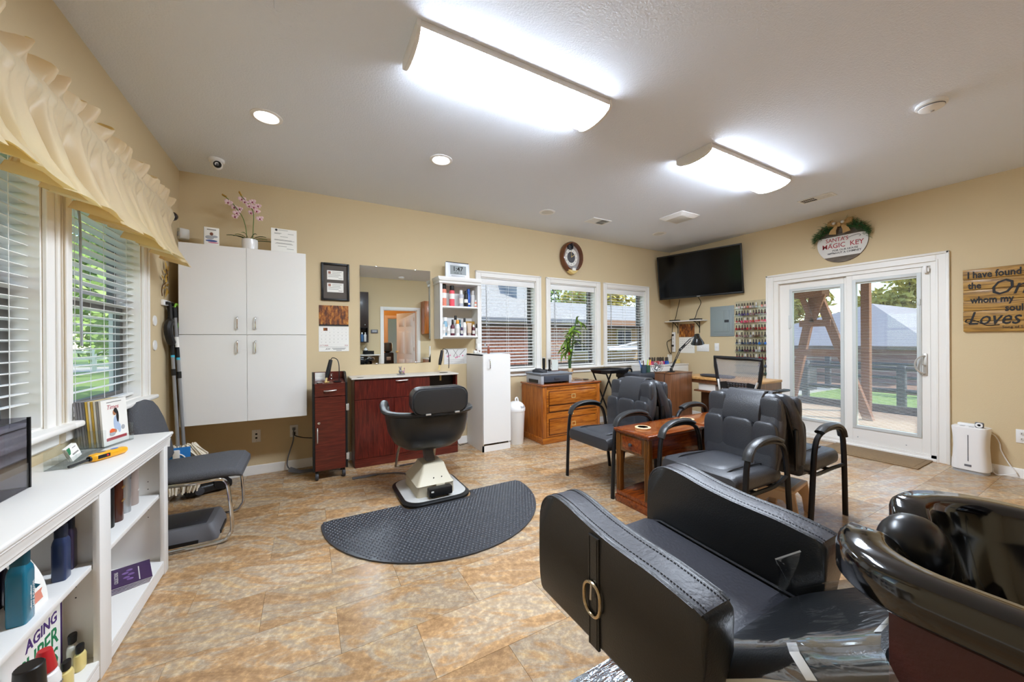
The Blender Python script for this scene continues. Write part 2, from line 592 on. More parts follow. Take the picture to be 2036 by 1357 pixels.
# ---------------------------------------------------------------- windows (local: x along the wall, +y outdoors)
def window(n, loc, rz, W, z0, z1, apron=True):
    w = W / 2 - CW
    root = MB()
    for a, b2, z2, z3 in ((-w - CW, -w, z0, z1 + CW), (w, w + CW, z0, z1 + CW), (-w, w, z1, z1 + CW)):
        root.box(a, b2, -.016, 0, z2, z3, .003, 1)
    root.box(-w - CW, -w - CW + .022, -.026, -.015, z0, z1 + CW, .005)
    root.box(w + CW - .022, w + CW, -.026, -.015, z0, z1 + CW, .005)
    root.box(-w - CW, w + CW, -.026, -.015, z1 + CW - .022, z1 + CW, .005)
    o = struct(root.build('window_%d' % n, m_trim, loc=loc))
    o.rotation_euler.z = rz
    m = MB().box(-w, -w + .012, 0, .15, z0, z1).box(w - .012, w, 0, .15, z0, z1).box(-w, w, 0, .15, z1 - .012, z1).box(-w, w, 0, .15, z0, z0 + .012)
    m.build('jamb', m_trim, o)
    MB().box(-w - CW - .022, w + CW + .022, -.062, .06, z0 - .024, z0 + .003, .009, 3).build('sill', m_trim, o)
    MB().prism([(-.018, z0 - .024), (0, z0 - .024), (0, z0 - .088), (-.008, z0 - .088), (-.018, z0 - .078)], 'x', -w - CW + .005, w + CW - .005).build('apron', m_trim, o)
    zm = (z0 + z1) / 2 - .0
    for (za, zb, y) in ((z0 + .012, zm + .02, .085), (zm - .02, z1 - .012, .115)):
        s = MB()
        for a, b2, z2, z3 in ((-w + .012, -w + .057, za, zb), (w - .057, w - .012, za, zb), (-w + .057, w - .057, za, za + .045), (-w + .057, w - .057, zb - .045, zb)):
            s.box(a, b2, y, y + .03, z2, z3)
        s.build('sash', m_bronze, o)
        MB().box(-w + .05, w - .05, y + .013, y + .017, za + .04, zb - .04).build('pane', m_glass, o)
    return o

def blind(label, loc, rz, w, z0, z1, tilt, wand, group):
    t = thing('window_blind', label, 'blind', loc, rz, group)
    MB().box(-w, w, .0, .062, z1 - .055, z1 - .003, .004).box(-w, w, -.006, .0, z1 - .075, z1 - .003, .003).build('headrail', m_slat, t)
    MB().box(-w, w, .012, .058, z0 + .006, z0 + .022, .004).build('bottom_rail', m_slat, t)
    zt, pitch = z1 - .09, .0428
    n = int((zt - z0 - .03) / pitch)
    sl = None
    for k in range(n):
        z = zt - k * pitch
        if sl is None:
            sl = MB()
            sl.grid([[(-w, -.025, 0), (w, -.025, 0)], [(-w, -.009, .0022), (w, -.009, .0022)], [(-w, .009, .0022), (w, .009, .0022)], [(-w, .025, 0), (w, .025, 0)]])
            sl.grid([[(-w, -.025, -.003), (w, -.025, -.003)], [(-w, -.009, -.0008), (w, -.009, -.0008)], [(-w, .009, -.0008), (w, .009, -.0008)], [(-w, .025, -.003), (w, .025, -.003)]])
            sl.grid([[(-w, -.025, 0), (w, -.025, 0)], [(-w, -.025, -.003), (w, -.025, -.003)]])
            sl.grid([[(-w, .025, 0), (w, .025, 0)], [(-w, .025, -.003), (w, .025, -.003)]])
            bmesh.ops.remove_doubles(sl.bm, verts=sl.bm.verts, dist=1e-6)
            sl = sl.build('slat', m_slat, t)
            sl.location = (0, .035, z); sl.rotation_euler.x = tilt
        else:
            share(sl, t, (0, .035, z), (tilt, 0, 0))
    for x in (-w * .72, 0, w * .72):
        m = MB()
        for y in (.0085, .0615):
            m.box(x - .0015, x + .0015, y - .0008, y + .0008, z0 + .02, z1 - .06)
        m.build('ladder_cord', m_slat, t, flat=True)
    if wand:
        MB().tube([(wand, -.004, z1 - .08), (wand, -.012, z1 - .2), (wand + .002, -.014, z1 - wand_len)], .0055, 6).build('tilt_wand', m_lgrey, t)
    return t
wand_len = .55
for i, (a, b2) in enumerate(WB):
    window(i + 3, ((a + b2) / 2, 0, 0), 0, b2 - a, ZB0, ZB1)
    wand_len = .62
    blind(['white slat blind in the back window beside the white bottle shelf', 'white slat blind in the middle back window behind the bamboo plant',
           'white slat blind in the back window closest to the television'][i], ((a + b2) / 2, 0.02, 0), 0, (b2 - a) / 2 - CW - .016, ZB0 + .015, ZB1 - .012, .16, -.33, 'slat blinds in the back windows')
wand_len = .80
for i, (a, b2) in enumerate(WL):
    window(i + 1, (0, (a + b2) / 2, 0), PI / 2, b2 - a, ZL0, ZL1)
    blind(['white slat blind in the window over the middle of the bookcase', 'white slat blind in the window beside the gold leaf wall ornament'][i],
          (-.02, (a + b2) / 2, 0), PI / 2, (b2 - a) / 2 - CW - .016, ZL0 + .015, ZL1 - .012, -.1, -.30, 'slat blinds in the side windows')

# ---------------------------------------------------------------- patio door in the right wall (local: x = -y world, +y outdoors)
dr = MB()
yc = -2.34
dl = lambda y: -(y - yc)               # world y -> local x
a, b2 = dl(-1.52), dl(-3.16)
for s in (1,):
    dr.box(a, dl(DY1), -.016, 0, 0, 2.098, .003, 1).box(dl(DY0), b2, -.016, 0, 0, 2.098, .003, 1).box(dl(DY1), dl(DY0), -.016, 0, DZ, 2.098, .003, 1)
    dr.box(a, a + .025, -.027, -.015, 0, 2.098, .006).box(b2 - .025, b2, -.027, -.015, 0, 2.098, .006).box(a, b2, -.027, -.015, 2.073, 2.098, .006)
    dr.box(dl(DY1) - .016, dl(DY1), -.021, -.015, 0, DZ + .016, .003).box(dl(DY0), dl(DY0) + .016, -.021, -.015, 0, DZ + .016, .003)
door1 = struct(dr.build('door_1', m_trim, loc=(R, yc, 0)))
door1.rotation_euler.z = -PI / 2
m = MB().box(dl(DY1), dl(-1.66), 0, .15, 0, DZ).box(dl(-3.03), dl(DY0), 0, .15, 0, DZ).box(dl(-1.66), dl(-3.03), 0, .15, 1.972, DZ)
m.box(dl(DY1), dl(DY0), -.02, .15, 0, .028, .004).box(dl(DY1), dl(DY0), .0, .15, .028, .06)
m.build('jamb', m_trim, door1)
m_lite = M('lite_frame_paint', '#cfd3d2', .45)
m_mini = M('mini_blind_slat', '#e3e2de', .5)
def door_panel(y0, y1, d, gy0, gy1, gz0, gz1):
    p = MB()
    A, B2, ga, gb = dl(y0), dl(y1), dl(gy0), dl(gy1)
    e = .03
    p.box(A, ga - e, d, d + .04, .06, 1.97, .003, 1).box(gb + e, B2, d, d + .04, .06, 1.97, .003, 1)
    p.box(ga - e, gb + e, d, d + .04, gz1 + e, 1.97, .003, 1).box(ga - e, gb + e, d, d + .04, .06, gz0 - e, .003, 1)
    P = p.build('door_leaf', m_trim, door1)
    q = MB()
    q.box(ga - e, ga + .004, d - .008, d + .044, gz0 - e, gz1 + e, .004).box(gb - .004, gb + e, d - .008, d + .044, gz0 - e, gz1 + e, .004)
    q.box(ga, gb, d - .008, d + .044, gz1 - .004, gz1 + e, .004).box(ga, gb, d - .008, d + .044, gz0 - e, gz0 + .004, .004)
    q.build('lite_frame', m_lite, P)
    MB().box(ga, gb, d + .004, d + .008, gz0, gz1).build('pane', m_glass, P)
    MB().box(ga, gb, d + .032, d + .036, gz0, gz1).build('pane', m_glass, P)
    s = MB()
    z = gz0 + .008
    while z < gz1 - .02:
        s._add([(ga + .006, d + .0135, z - .0012), (gb - .006, d + .0135, z - .0012), (gb - .006, d + .0265, z + .0012), (ga + .006, d + .0265, z + .0012)], [(0, 1, 2, 3)])
        z += .0145
    s.box(ga + .004, gb - .004, d + .012, d + .028, gz1 - .02, gz1 - .003)
    stuff(s.build('mini_blind', m_mini, P, flat=True))
    return P
door_panel(-1.66, -2.385, .05, -1.80, -2.30, .235, 1.862)
pr = door_panel(-2.362, -3.026, .012, -2.448, -2.935, .245, 1.885)
MB().box(dl(-2.945) - .0, dl(-2.955), .0, .012, .55, 1.65, .002).box(dl(-2.94), dl(-2.96), -.006, .012, 1.58, 1.64, .003).build('blind_slider', m_lite, pr)
MB().box(dl(-1.79), dl(-1.765), .03, .05, 1.38, 1.55, .003).build('blind_slider', m_lite, pr)
x = dl(-2.99)
MB().box(x - .016, x + .016, .0, .012, .86, 1.085, .006).lathe([(.005, 0), (.005, .004)], (x, 0, 1.05), 8, '-y').build('handle_plate', m_steel, pr)
MB().tube(bez([(x, .004, 1.06), (x - .02, -.03, 1.055), (x - .05, -.045, 1.02), (x - .06, -.048, .97), (x - .05, -.045, .92), (x - .02, -.03, .888), (x, .004, .883)], 4), .0075, 8).build('pull_handle', m_steel, pr)
MB().tube([(x, .0, .965), (x, -.022, .965), (x - .012, -.03, .975)], .006, 8).build('thumb_latch', m_steel, pr)
for yy in (-2.46, -2.85):
    MB().lathe([(.006, 0), (.005, .003)], (dl(yy), .012, .115), 8, '-y').build('screw_cap', m_lgrey, pr)
tg = thing('door_contact_sensor', 'small white two-piece contact sensor at the top corner of the patio door', 'sensor', (R - .02, -2.99, 1.94))
MB().box(-.01, .012, -.02, .006, -.04, .035, .004).build('sensor_body', m_whitep, tg)
MB().box(-.006, .03, -.036, -.024, -.028, .014, .003).build('magnet', m_whitep, tg)

# ---------------------------------------------------------------- hall behind the rear doorway (seen in the mirror)
m_orange = M('amber_wall_paint', '#d99a48', .7, bump=.2, bscale=160)
wall('wall_hall_left', 'x', -8.05, -D - .12, -.1, H, 1.9, 1.8, [], m_orange)
wall('wall_hall_right', 'x', -8.05, -D - .12, -.1, H, 4.3, 4.4, [], m_orange)
wall('wall_hall_far', 'y', 1.8, 4.4, -.1, H, -7.95, -8.05, [(3.22, 3.95, -.1, 1.98)], m_orange)
struct(MB().box(1.8, 4.4, -10.2, -D - .1, -.12, -.001).build('floor_hall', M('hall_floor', '#8a6d4c', .45, var=.2), flat=True))
struct(MB().box(1.8, 4.4, -10.2, -D - .1, H, H + .06).build('ceiling_hall', m_ceil, flat=True))
struct(MB().box(1.8, 4.4, -10.2, -10.1, -.1, H).build('wall_study', M('grey_blue_paint', '#b9bcc6', .7), flat=True))
def casing(name, x0, x1, z1, y, sg, w=.07, mat=m_trim):
    m = MB()
    f = (y, y + sg * .018)
    m.box(x0 - w, x0, f[0], f[1], 0, z1 + w, .004).box(x1, x1 + w, f[0], f[1], 0, z1 + w, .004).box(x0, x1, f[0], f[1], z1, z1 + w, .004)
    m.box(x0, x0 + .012, y, y - sg * .12, 0, z1).box(x1 - .012, x1, y, y - sg * .12, 0, z1).box(x0, x1, y, y - sg * .12, z1 - .012, z1)
    return struct(m.build(name, mat))
casing('trim_1', 2.56, 3.37, 2.0, -D, 1)
casing('trim_2', 3.22, 3.95, 1.98, -7.95, 1, .09, M('pale_wood_trim', '#e0b58a', .5))
d2 = MB().box(0, .035, -.76, 0, .01, 1.97, .002)
d2 = struct(d2.build('door_2', m_white, loc=(3.325, -D - .125, 0)))
d2.rotation_euler.z = math.radians(-22)
for z0, z1 in ((.2, .78), (.92, 1.5), (1.62, 1.84)):
    for y0, y1 in ((-.66, -.42), (-.34, -.1)):
        MB().box(-.006, 0, y0, y1, z0, z1, .005).box(-.011, -.004, y0 + .03, y1 - .03, z0 + .03, z1 - .03, .004).build('panel', m_white, d2)
MB().lathe([(.02, 0), (.012, .02), (.028, .035), (.026, .055), (.005, .062)], (0, -.7, .97), 12, 'x').xf(Matrix.Scale(-1, 4, (1, 0, 0))).build('knob', m_brass, d2)
for z in (.25, 1.0, 1.75):
    MB().box(-.004, .0, -.03, 0, z, z + .09).build('hinge', m_steel, d2)
tw = thing('water_cooler', 'black water cooler with a bottle on top, in the amber hall reflected in the mirror', 'water cooler', (3.02, -6.9, 0))
MB().box(-.15, .15, -.15, .15, 0, .92, .03).build('body', m_black, tw)
MB().lathe([(.05, 0), (.12, .04), (.13, .08), (.125, .14), (.13, .2), (.12, .28), (.03, .3)], (0, 0, .92), 20).build('bottle', M('blue_water_bottle', '#39464f', .1, coat=.5), tw)
MB().box(-.06, .06, .15, .17, .7, .8, .01).build('tap_panel', m_lgrey, tw)
th = thing('picture', 'framed landscape picture on the amber hall wall in the mirror', 'picture', (2.35, -7.94, 1.45))
MB().box(-.2, .2, 0, .02, -.2, .2).box(-.23, .23, 0, .014, -.23, .23).build('frame', m_brass, th)
MB().box(-.19, .19, .02, .022, -.19, .19).build('print', M('landscape_print', '#5d6f6a', .6, var=.6, vscale=9), th)
ho = thing('hall_fill_light', 'round ceiling light added out of view to brighten the amber hall', 'ceiling light', (2.7, -6.5, H))
MB().lathe([(.16, -.001), (.16, -.02), (.13, -.06), (.06, -.085), (.001, -.09)], (0, 0, 0), 20).build('diffuser', M('hall_fill_glow', '#fff4e0', .4, emit=110.), ho)  # added lamp, out of view, to brighten the hall for the mirror

# ---------------------------------------------------------------- outdoors
m_grassm, t, b = new_mat('lawn')
v = coords(t, (1, 1, 1))
t.links.new(ramp(t, noise(t, v, 9, 8, .7), [(.3, '#5f7c35'), (.55, '#86a04f'), (.75, '#b2bf72')]), b.inputs['Base Color'])
b.inputs['Roughness'].default_value = .95
struct(MB().box(-70, 90, -60, 110, -.5, -.32).build('ground', m_grassm, flat=True))
m_asph = M('driveway', '#b9b5ad', .9, var=.15)
struct(MB().box(-60, 3, 24.5, 30, -.34, -.3).build('road', m_asph, flat=True))
struct(MB().box(2.2, 16, .8, 4.95, -.34, -.3).build('path', m_asph, flat=True))

def leaf_mesh(name, blobs, n, size, mat, parent, seed):
    rnd = random.Random(seed)
    m = MB()
    vs, fs = [], []
    for i in range(n):
        bx, by, bz, br = rnd.choice(blobs)
        d = Vector((rnd.gauss(0, 1), rnd.gauss(0, 1), rnd.gauss(0, 1))).normalized() * br * rnd.random() ** .33
        c = Vector((bx, by, bz)) + d
        a = Vector((rnd.gauss(0, 1), rnd.gauss(0, 1), rnd.gauss(0, 1))).normalized()
        b3 = a.orthogonal().normalized()
        s = size * rnd.uniform(.6, 1.3)
        k = len(vs)
        vs += [tuple(c - a * s), tuple(c + b3 * s * .5), tuple(c + a * s), tuple(c - b3 * s * .5)]
        fs.append((k, k + 1, k + 2, k + 3))
    m._add(vs, fs)
    return m.build(name, mat, parent, flat=True)
def leafmat(name, c1, c2, c3):
    m, t, b = new_mat(name)
    v = coords(t, (1, 1, 1), out='Object')
    t.links.new(ramp(t, noise(t, v, 1.3, 8, .75), [(.3, c1), (.5, c2), (.7, c3)]), b.inputs['Base Color'])
    b.inputs['Roughness'].default_value = .7
    return m
m_lf1 = leafmat('dark_green_leaves', '#54723a', '#84a351', '#b9cc7e')
m_lf2 = leafmat('yellow_green_leaves', '#8a8537', '#bcae4d', '#e3cf7a')
m_bark = M('bark', '#574636', .95, bump=.8, bscale=14, var=.3)
def tree(label, loc, h, r, mat, n, seed, size, group, trunk=.35):
    t = thing('tree', label, 'tree', loc, 0, group)
    rnd = random.Random(seed)
    MB().tube([(0, 0, 0), (rnd.uniform(-.1, .1), 0, h * .3), (rnd.uniform(-.2, .2), rnd.uniform(-.2, .2), h * .8)], .2, 8, rs=[h * .03, h * .022, h * .006]).build('trunk', m_bark, t)
    bl = [(rnd.uniform(-r, r) * .7, rnd.uniform(-r, r) * .7, h * rnd.uniform(trunk, .95), r * rnd.uniform(.35, .6)) for _ in range(14)]
    stuff(leaf_mesh('crown', bl, n, size, mat, t, seed))
    return t
gl = 'trees outside the side windows'
tree('dark green bushy tree nearest outside the side window', (-3.3, 9.8, -.32), 5.2, 1.9, m_lf1, 3400, 1, .16, gl)
tree('tall green tree further off outside the side window', (-8., 17.5, -.32), 8.5, 3.2, m_lf1, 2600, 2, .24, gl)
tree('dark tree beside the road outside the side window', (-3.2, 19.5, -.32), 6.5, 2.4, m_lf1, 2400, 3, .24, gl)
tree('low dark green tree behind the white rail fence', (-10, 33, -.32), 7., 3.6, m_lf1, 2000, 4, .3, gl, .15)
tree('broad green tree at the far end of the side lawn', (-19.5, 31, -.32), 8.5, 4.4, m_lf1, 2200, 14, .32, gl, .15)
gb = 'trees behind the brick house'
tree('green tree rising over the brick house roof', (11., 16, -.32), 6.6, 2.8, m_lf1, 2600, 5, .24, gb)
tree('yellow green tree beyond the carport roof', (18, 14.6, -.32), 5.8, 2.5, m_lf2, 2600, 6, .22, gb)
tree('dark tree between the brick house and carport', (20.5, 22, -.32), 7.5, 3.2, m_lf1, 2400, 7, .26, gb)
gr = 'trees beyond the patio door'
tree('yellow autumn tree left over the grey hip roof', (32, 3.4, -.8), 6.8, 2.4, m_lf2, 2600, 8, .26, gr, .2)
tree('yellow autumn tree above the roof ridge', (31.5, -1.6, -.8), 7.2, 2.4, m_lf2, 2600, 9, .26, gr, .2)
tree('dark green tree above the lit roof slope', (33, -6.8, -.8), 8.4, 2.6, m_lf1, 2600, 10, .26, gr, .2)
tree('yellow autumn tree seen through the swing frame', (30, 8.6, -.8), 6., 2.5, m_lf2, 2400, 11, .24, gr, .2)

fn = thing('rail_fence', 'white rail fence far across the side lawn', 'fence', (0, 23.5, -.32))
pp = None
for k in range(9):
    x = -16 + k * 1.8
    if pp is None:
        pp = MB().box(-.07, .07, -.07, .07, 0, 1.25, .01).build('post', m_trim, fn, loc=(x, 0, 0))
    else:
        share(pp, fn, (x, 0, 0))
for z in (.35, .7, 1.05):
    MB().box(-16, -1.6, -.02, .02, z, z + .12).build('rail', m_trim, fn)

# brick house behind the back windows
m_brick = M('red_brick', '#85594a', .92, var=.35, vscale=7, bump=.3)
m_mort = M('mortar', '#ada093', .95)
m_shing, t, b = new_mat('grey_shingles')
v = coords(t, (1, 1, 1))
t.links.new(ramp(t, noise(t, v, 26, 4, .7), [(.3, '#7d7b7a'), (.6, '#a9a7a4')]), b.inputs['Base Color'])
b.inputs['Roughness'].default_value = .9
bh = thing('brick_house', 'red brick house with pale roof outside the back windows', 'house', (0, 5.0, -.32))
brickwall = brick_mat('far_brickwork', '#7d5546', '#8d6250', '#ada093', 1.)
MB().box(2.3, 4.2, .012, .4, 0, 2.12).build('wall', brickwall, bh, flat=True)
wl = MB().box(4.2, 8.1, .018, .4, 0, 2.12).build('wall', m_mort, bh, flat=True)
bp_ = None
for row in range(23):
    for c in range(12):
        x = 4.32 + c * .208 + (.104 if row % 2 else 0)
        z = .36 + row * .076
        if bp_ is None:
            bp_ = MB().box(-.098, .098, -.012, .03, -.032, .032).build('brick', m_brick, wl, flat=True)
            bp_.location = (x, .0, z)
        else:
            share(bp_, wl, (x, random.uniform(-.003, .003), z))
MB().box(6.95, 8.1, .0, .03, 0, 2.1).build('wall', brickwall, bh, flat=True)
MB().box(1.9, 8.6, -.42, -.30, 2.08, 2.2, .02).build('gutter', M('bronze_gutter', '#5f646e', .4), bh)
MB().box(1.9, 8.6, -.3, .1, 2.06, 2.1).build('soffit', m_offw, bh, flat=True)
m = MB()
m._add([(1.9, -.42, 2.2), (8.7, -.42, 2.2), (5.9, 4.2, 4.6), (4.2, 4.2, 4.6), (8.7, 8.8, 2.2), (1.9, 8.8, 2.2)], [(0, 1, 2, 3), (1, 4, 2), (3, 2, 4, 5), (0, 3, 5), (0, 5, 4, 1)])
m.build('roof', m_shing, bh, flat=True)
MB().box(6.8, 7.35, .9, 2.6, 2.6, 3.6).build('dormer', M('grey_siding', '#a5a6aa', .8), bh, flat=True)
MB().box(7.3, 7.5, .86, 1.1, 2.4, 3.6).build('downspout', M('rust_trim', '#9a5a4c', .7), bh, flat=True)
cp = thing('carport', 'low carport with brown fascia and beige wall outside the back window near the television', 'carport', (0, 0, -.32))
m = MB()
m._add([(9.2, 5.2, 2.25), (17, 5.2, 2.25), (17, 9.4, 3.3), (9.2, 9.4, 3.3), (9.2, 5.2, 2.17), (17, 5.2, 2.17), (17, 9.4, 3.2), (9.2, 9.4, 3.2)], [(0, 1, 2, 3), (4, 7, 6, 5), (0, 4, 5, 1), (1, 5, 6, 2), (2, 6, 7, 3), (3, 7, 4, 0)])
m.build('roof', m_shing, cp, flat=True)
MB().box(9.2, 17, 5.12, 5.2, 2.0, 2.26).build('fascia', M('brown_fascia', '#86664f', .7), cp, flat=True)
MB().box(9.4, 17, 9., 9.2, 0, 3.0).build('wall', M('beige_siding', '#b79f7c', .85), cp, flat=True)
for x in (9.5, 12.2, 15):
    MB().box(x - .07, x + .07, 5.25, 5.39, 0, 2.15).build('post', m_bark, cp, flat=True)
for x in (11.5, 14.2):
    w_ = MB().box(x, x + 1., 8.94, 9., 1.0, 2.1).build('window', m_trim, cp, flat=True)
    MB().box(x + .06, x + .47, 8.92, 8.95, 1.06, 2.04).box(x + .53, x + .94, 8.92, 8.95, 1.06, 2.04).build('pane', M('dark_pane', '#4a5358', .1), w_, flat=True)
lt = thing('lattice_panel', 'pale lattice panel low outside the back window near the television', 'lattice', (0, 3.4, -.32))
m = MB()
for k in range(26):
    x = 7.2 + k * .16
    m.tube([(x, 0, .1), (x + .75, 0, .85)], .014, 4)
    m.tube([(x + .75, .02, .1), (x, .02, .85)], .014, 4)
stuff(m.build('lattice_strips', m_offw, lt, flat=True))
MB().box(7.1, 12., -.03, .04, .85, .93).box(7.1, 12., -.03, .04, .04, .1).build('lattice_rail', m_offw, lt, flat=True)
sh = thing('patio_sunshade', 'pale slanting shade panel outside the back window near the television', 'shade', (0, 0, -.32))
MB().tube([(8.4, 3.8, 1.25), (11.5, 3.9, 1.75)], .03, 6).tube([(8.4, 3.8, 0), (8.4, 3.8, 1.25)], .02, 6).tube([(11.5, 3.9, 0), (11.5, 3.9, 1.75)], .02, 6).build('frame', m_lgrey, sh)
MB().prism([(3.5, 1.28), (4.2, 1.34), (4.2, 1.38), (3.5, 1.32)], 'x', 8.4, 11.5).xf(Matrix.Translation((0, 0, -.0))).build('canopy', m_offw, sh)

# deck, swing frame, split rail fence and hip-roofed house beyond the patio door
m_deck = M('weathered_deck_board', '#b3967e', .85, var=.2, vscale=6)
m_timber = M('stained_timber', '#8a5a3c', .8, var=.2, vscale=5)
dk = thing('deck', 'weathered wooden deck outside the patio door', 'deck', (0, 0, 0))
bd = None
for k in range(24):
    x = 6.68 + k * .145
    if bd is None:
        bd = MB().box(-.069, .069, -3.2, 3.2, -.035, 0, .004, 1).build('deck_board', m_deck, dk, loc=(x, -1.6, -.1))
    else:
        share(bd, dk, (x, -1.6, -.1))
MB().box(6.6, 10.14, -4.7, 1.5, -.32, -.14).build('joist_frame', m_bark, dk, flat=True)
MB().box(10.1, 10.2, -4.8, 1.6, -.3, .03, .005).build('edge_board', M('shadowed_deck_edge', '#4f4a4c', .8), dk)  # board colour darkened to stand for the shadow lying on it
sw = thing('swing_frame', 'brown timber A-frame swing standing on the deck', 'swing frame', (9.0, -1.07, -.1))
for yb, s in ((.44, 1), (-.73, -1)):
    MB().prism([(yb - .065, 0), (yb + .065, 0), (s * .03 + .06, 2.2), (s * .03 - .07, 2.2)], 'x', -.05 + .1 * (s > 0), .04 + .1 * (s > 0)).build('leg', m_timber, sw)
MB().box(-.1, -.05, -.26, .2, 1.56, 1.68).build('brace', m_timber, sw)
MB().box(-.1, -.05, -.52, .36, 1.03, 1.15).build('brace', m_timber, sw)
MB().box(-.14, .16, -.16, .30, 2.1, 2.28).build('beam', m_timber, sw)
for s in (-1, 1):
    MB().prism([(-.04, 1.64), (.04, 1.64), (s * .16 + .04, 2.12), (s * .16 - .04, 2.12)], 'x', -.12, -.06).build('knee_brace', m_timber, sw)
po = thing('porch_post', 'brown timber porch post and beam at the deck edge', 'post', (9.9, -1.5, -.1))
MB().box(-.06, .06, -.06, .06, 0, 3.0, .006).build('post', m_timber, po)
MB().box(-3.2, .2, -.05, .05, 2.5, 2.66).build('beam', m_timber, po)
MB().box(-.05, .05, -3., 3., 2.66, 2.86).build('header', m_timber, po)
sf = thing('split_rail_fence', 'dark split rail fence between deck and lawn', 'fence', (12, 0, -.32))
m_fence = M('dark_fence_timber', '#55545c', .85, var=.2)
for y, x, h in ((.29, 0, 1.02), (-1.29, 3.2, 1.05), (-1.43, 0, .98), (-3.2, 0, 1.), (2., 0, 1.), (1., 3.2, 1.05), (-3.6, 3.2, 1.05)):
    MB().box(x - .07, x + .07, y - .07, y + .07, 0, h, .03).build('post', m_fence, sf)
for x, zz in ((0, (.4, .88)), (3.2, (.45, .82))):
    for z in zz:
        MB().tube([(x, -5, z), (x + .02, -1.4, z + .03), (x, 2.2, z - .02)], .05, 6).build('rail', m_fence, sf)
ac = thing('air_conditioner', 'dark grey outdoor air conditioner beside the far house', 'air conditioner', (14.2, 1.35, -.32))
m = MB().box(-.33, .33, -.33, .33, 0, .72, .03)
m.build('casing', m_dgrey, ac)
for k in range(7):
    MB().box(-.345, -.33, -.28, -.02, .12 + k * .08, .15 + k * .08).build('louvre', m_grey, ac, flat=True)
hh = thing('hip_roof_house', 'brick house with grey hip roof across the lawn', 'house', (18, 0, -.9))
MB().box(.4, 13.6, -.4, 6.2, 0, 1.82).build('wall', brick_mat('dusky_brick', '#957571', '#a5837d', '#c4b9b2', 1., (PI / 2, 0, PI / 2)), hh, flat=True)
m = MB()
ez = 1.82
m._add([(0, 6.6, ez), (0, -.75, ez), (14, -.75, ez), (14, 6.6, ez), (3.6, 1.85, 3.6), (14, 1.85, 3.6)], [(0, 1, 4), (1, 2, 5, 4), (3, 0, 4, 5), (2, 3, 5)])
m.build('roof', M('slate_grey_shingles', '#9b969e', .9, var=.2, vscale=30), hh, flat=True)
MB().box(-.1, .02, -.8, 6.6, ez - .06, ez + .06).build('gutter', M('brown_gutter', '#6b5a58', .5), hh, flat=True)
h2 = thing('neighbour_house', 'grey roofed house at the left beyond the swing frame', 'house', (23, 9.5, -.9))
MB().box(0, 6, -1.2, 6, 0, 2.2).build('wall', m_offw, h2, flat=True)
m = MB()
m._add([(-.4, 6.4, 2.2), (-.4, -1.6, 2.2), (6.4, -1.6, 2.2), (6.4, 6.4, 2.2), (3, 2, 4.6), (3.4, 2.4, 4.6)], [(0, 1, 4), (1, 2, 5, 4), (2, 3, 5), (3, 0, 4, 5)])
m.build('roof', m_shing, h2, flat=True)
struct(MB().box(15.4, 18.4, -10, 12, -.34, -.3).build('path_mulch', M('leaf_mulch', '#95705c', .95, var=.4, vscale=9), flat=True))

# ================================================================ LEFT WALL
# curtain valance on its rod
m_val, t, b = new_mat('cream_satin')
b.inputs['Base Color'].default_value = lin('#e0cfab'); b.inputs['Roughness'].default_value = .45; b.inputs['Sheen Weight'].default_value = .3
_tl = t.nodes.new('ShaderNodeBsdfTranslucent'); _tl.inputs['Color'].default_value = lin('#f6c95e')
_ms = t.nodes.new('ShaderNodeMixShader'); _ms.inputs[0].default_value = .27
t.links.new(b.outputs[0], _ms.inputs[1]); t.links.new(_tl.outputs[0], _ms.inputs[2]); t.links.new(_ms.outputs[0], t.nodes['Material Output'].inputs['Surface'])
va = thing('curtain_valance', 'cream satin ruffled valance gathered on a rod above the side windows', 'valance', (0, 0, 0))
rows = []
NC = 620
y0, y1 = -3.3, -.66
rnd = random.Random(5)
ph = [rnd.uniform(0, 6.28) for _ in range(8)]
prof = [(2.300, .042, 0), (2.288, .044, 0), (2.25, .030, 0), (2.216, .008, 0), (2.19, .002, .020), (2.165, .002, .024), (2.142, .003, .018), (2.125, .012, .004), (2.09, .026, .002), (2.03, .046, .006), (1.97, .062, .012), (1.91, .076, .018), (1.868, .092, .026), (1.862, .093, .0265), (1.825, .104, .03)]
def saw(t):
    """box-pleat wave: flat front, steep returns"""
    s_ = math.sin(t)
    return max(-1, min(1, s_ * 2.6))
for zi, (z, amp, bulge) in enumerate(prof):
    row = []
    for i in range(NC + 1):
        y = y0 + (y1 - y0) * i / NC
        q = y - y1
        t_ = q * 33. + .8 * math.sin(q * 5.3 + ph[4])
        fine = .5 * math.sin(q * 105 + ph[0] + .8 * math.sin(q * 17)) + .5 * math.sin(q * 163 + ph[1] + zi * .7)
        med = math.sin(q * 52 + ph[2] + 1.3 * math.sin(q * 9 + ph[3]))
        if zi < 4:
            k_ = (3 - zi) / 3
            x = .105 + amp * (.7 * max(-1, min(1, med * 1.6)) + .3 * math.sin(q * 83 + ph[5]))
            zz = z + .016 * k_ * math.sin(q * 31 + ph[6]) - .010 * k_ * abs(med)
            yy = y + .016 * k_ * math.cos(q * 52 + ph[2])
        elif zi < 7:
            x = .10 + bulge + .007 * fine
            zz = z + .006 * med
            yy = y + .003 * fine
        else:
            w = (zi - 7) / 7
            x = .112 + bulge + amp * (.85 * saw(t_) * (.25 + .75 * w) + .25 * med * (1 - .7 * w)) + .005 * fine * (1 - w)
            zz = z - .022 * w * saw(t_) + .010 * w * math.sin(q * 13)
            yy = y - w * .062 * math.cos(t_) * (1 if abs(math.sin(t_)) < .9 else .8)
        row.append((max(.012, x), yy, zz))
    rows.append(row)
MB().grid(rows).build('valance_cloth', m_val, va, ang=60)
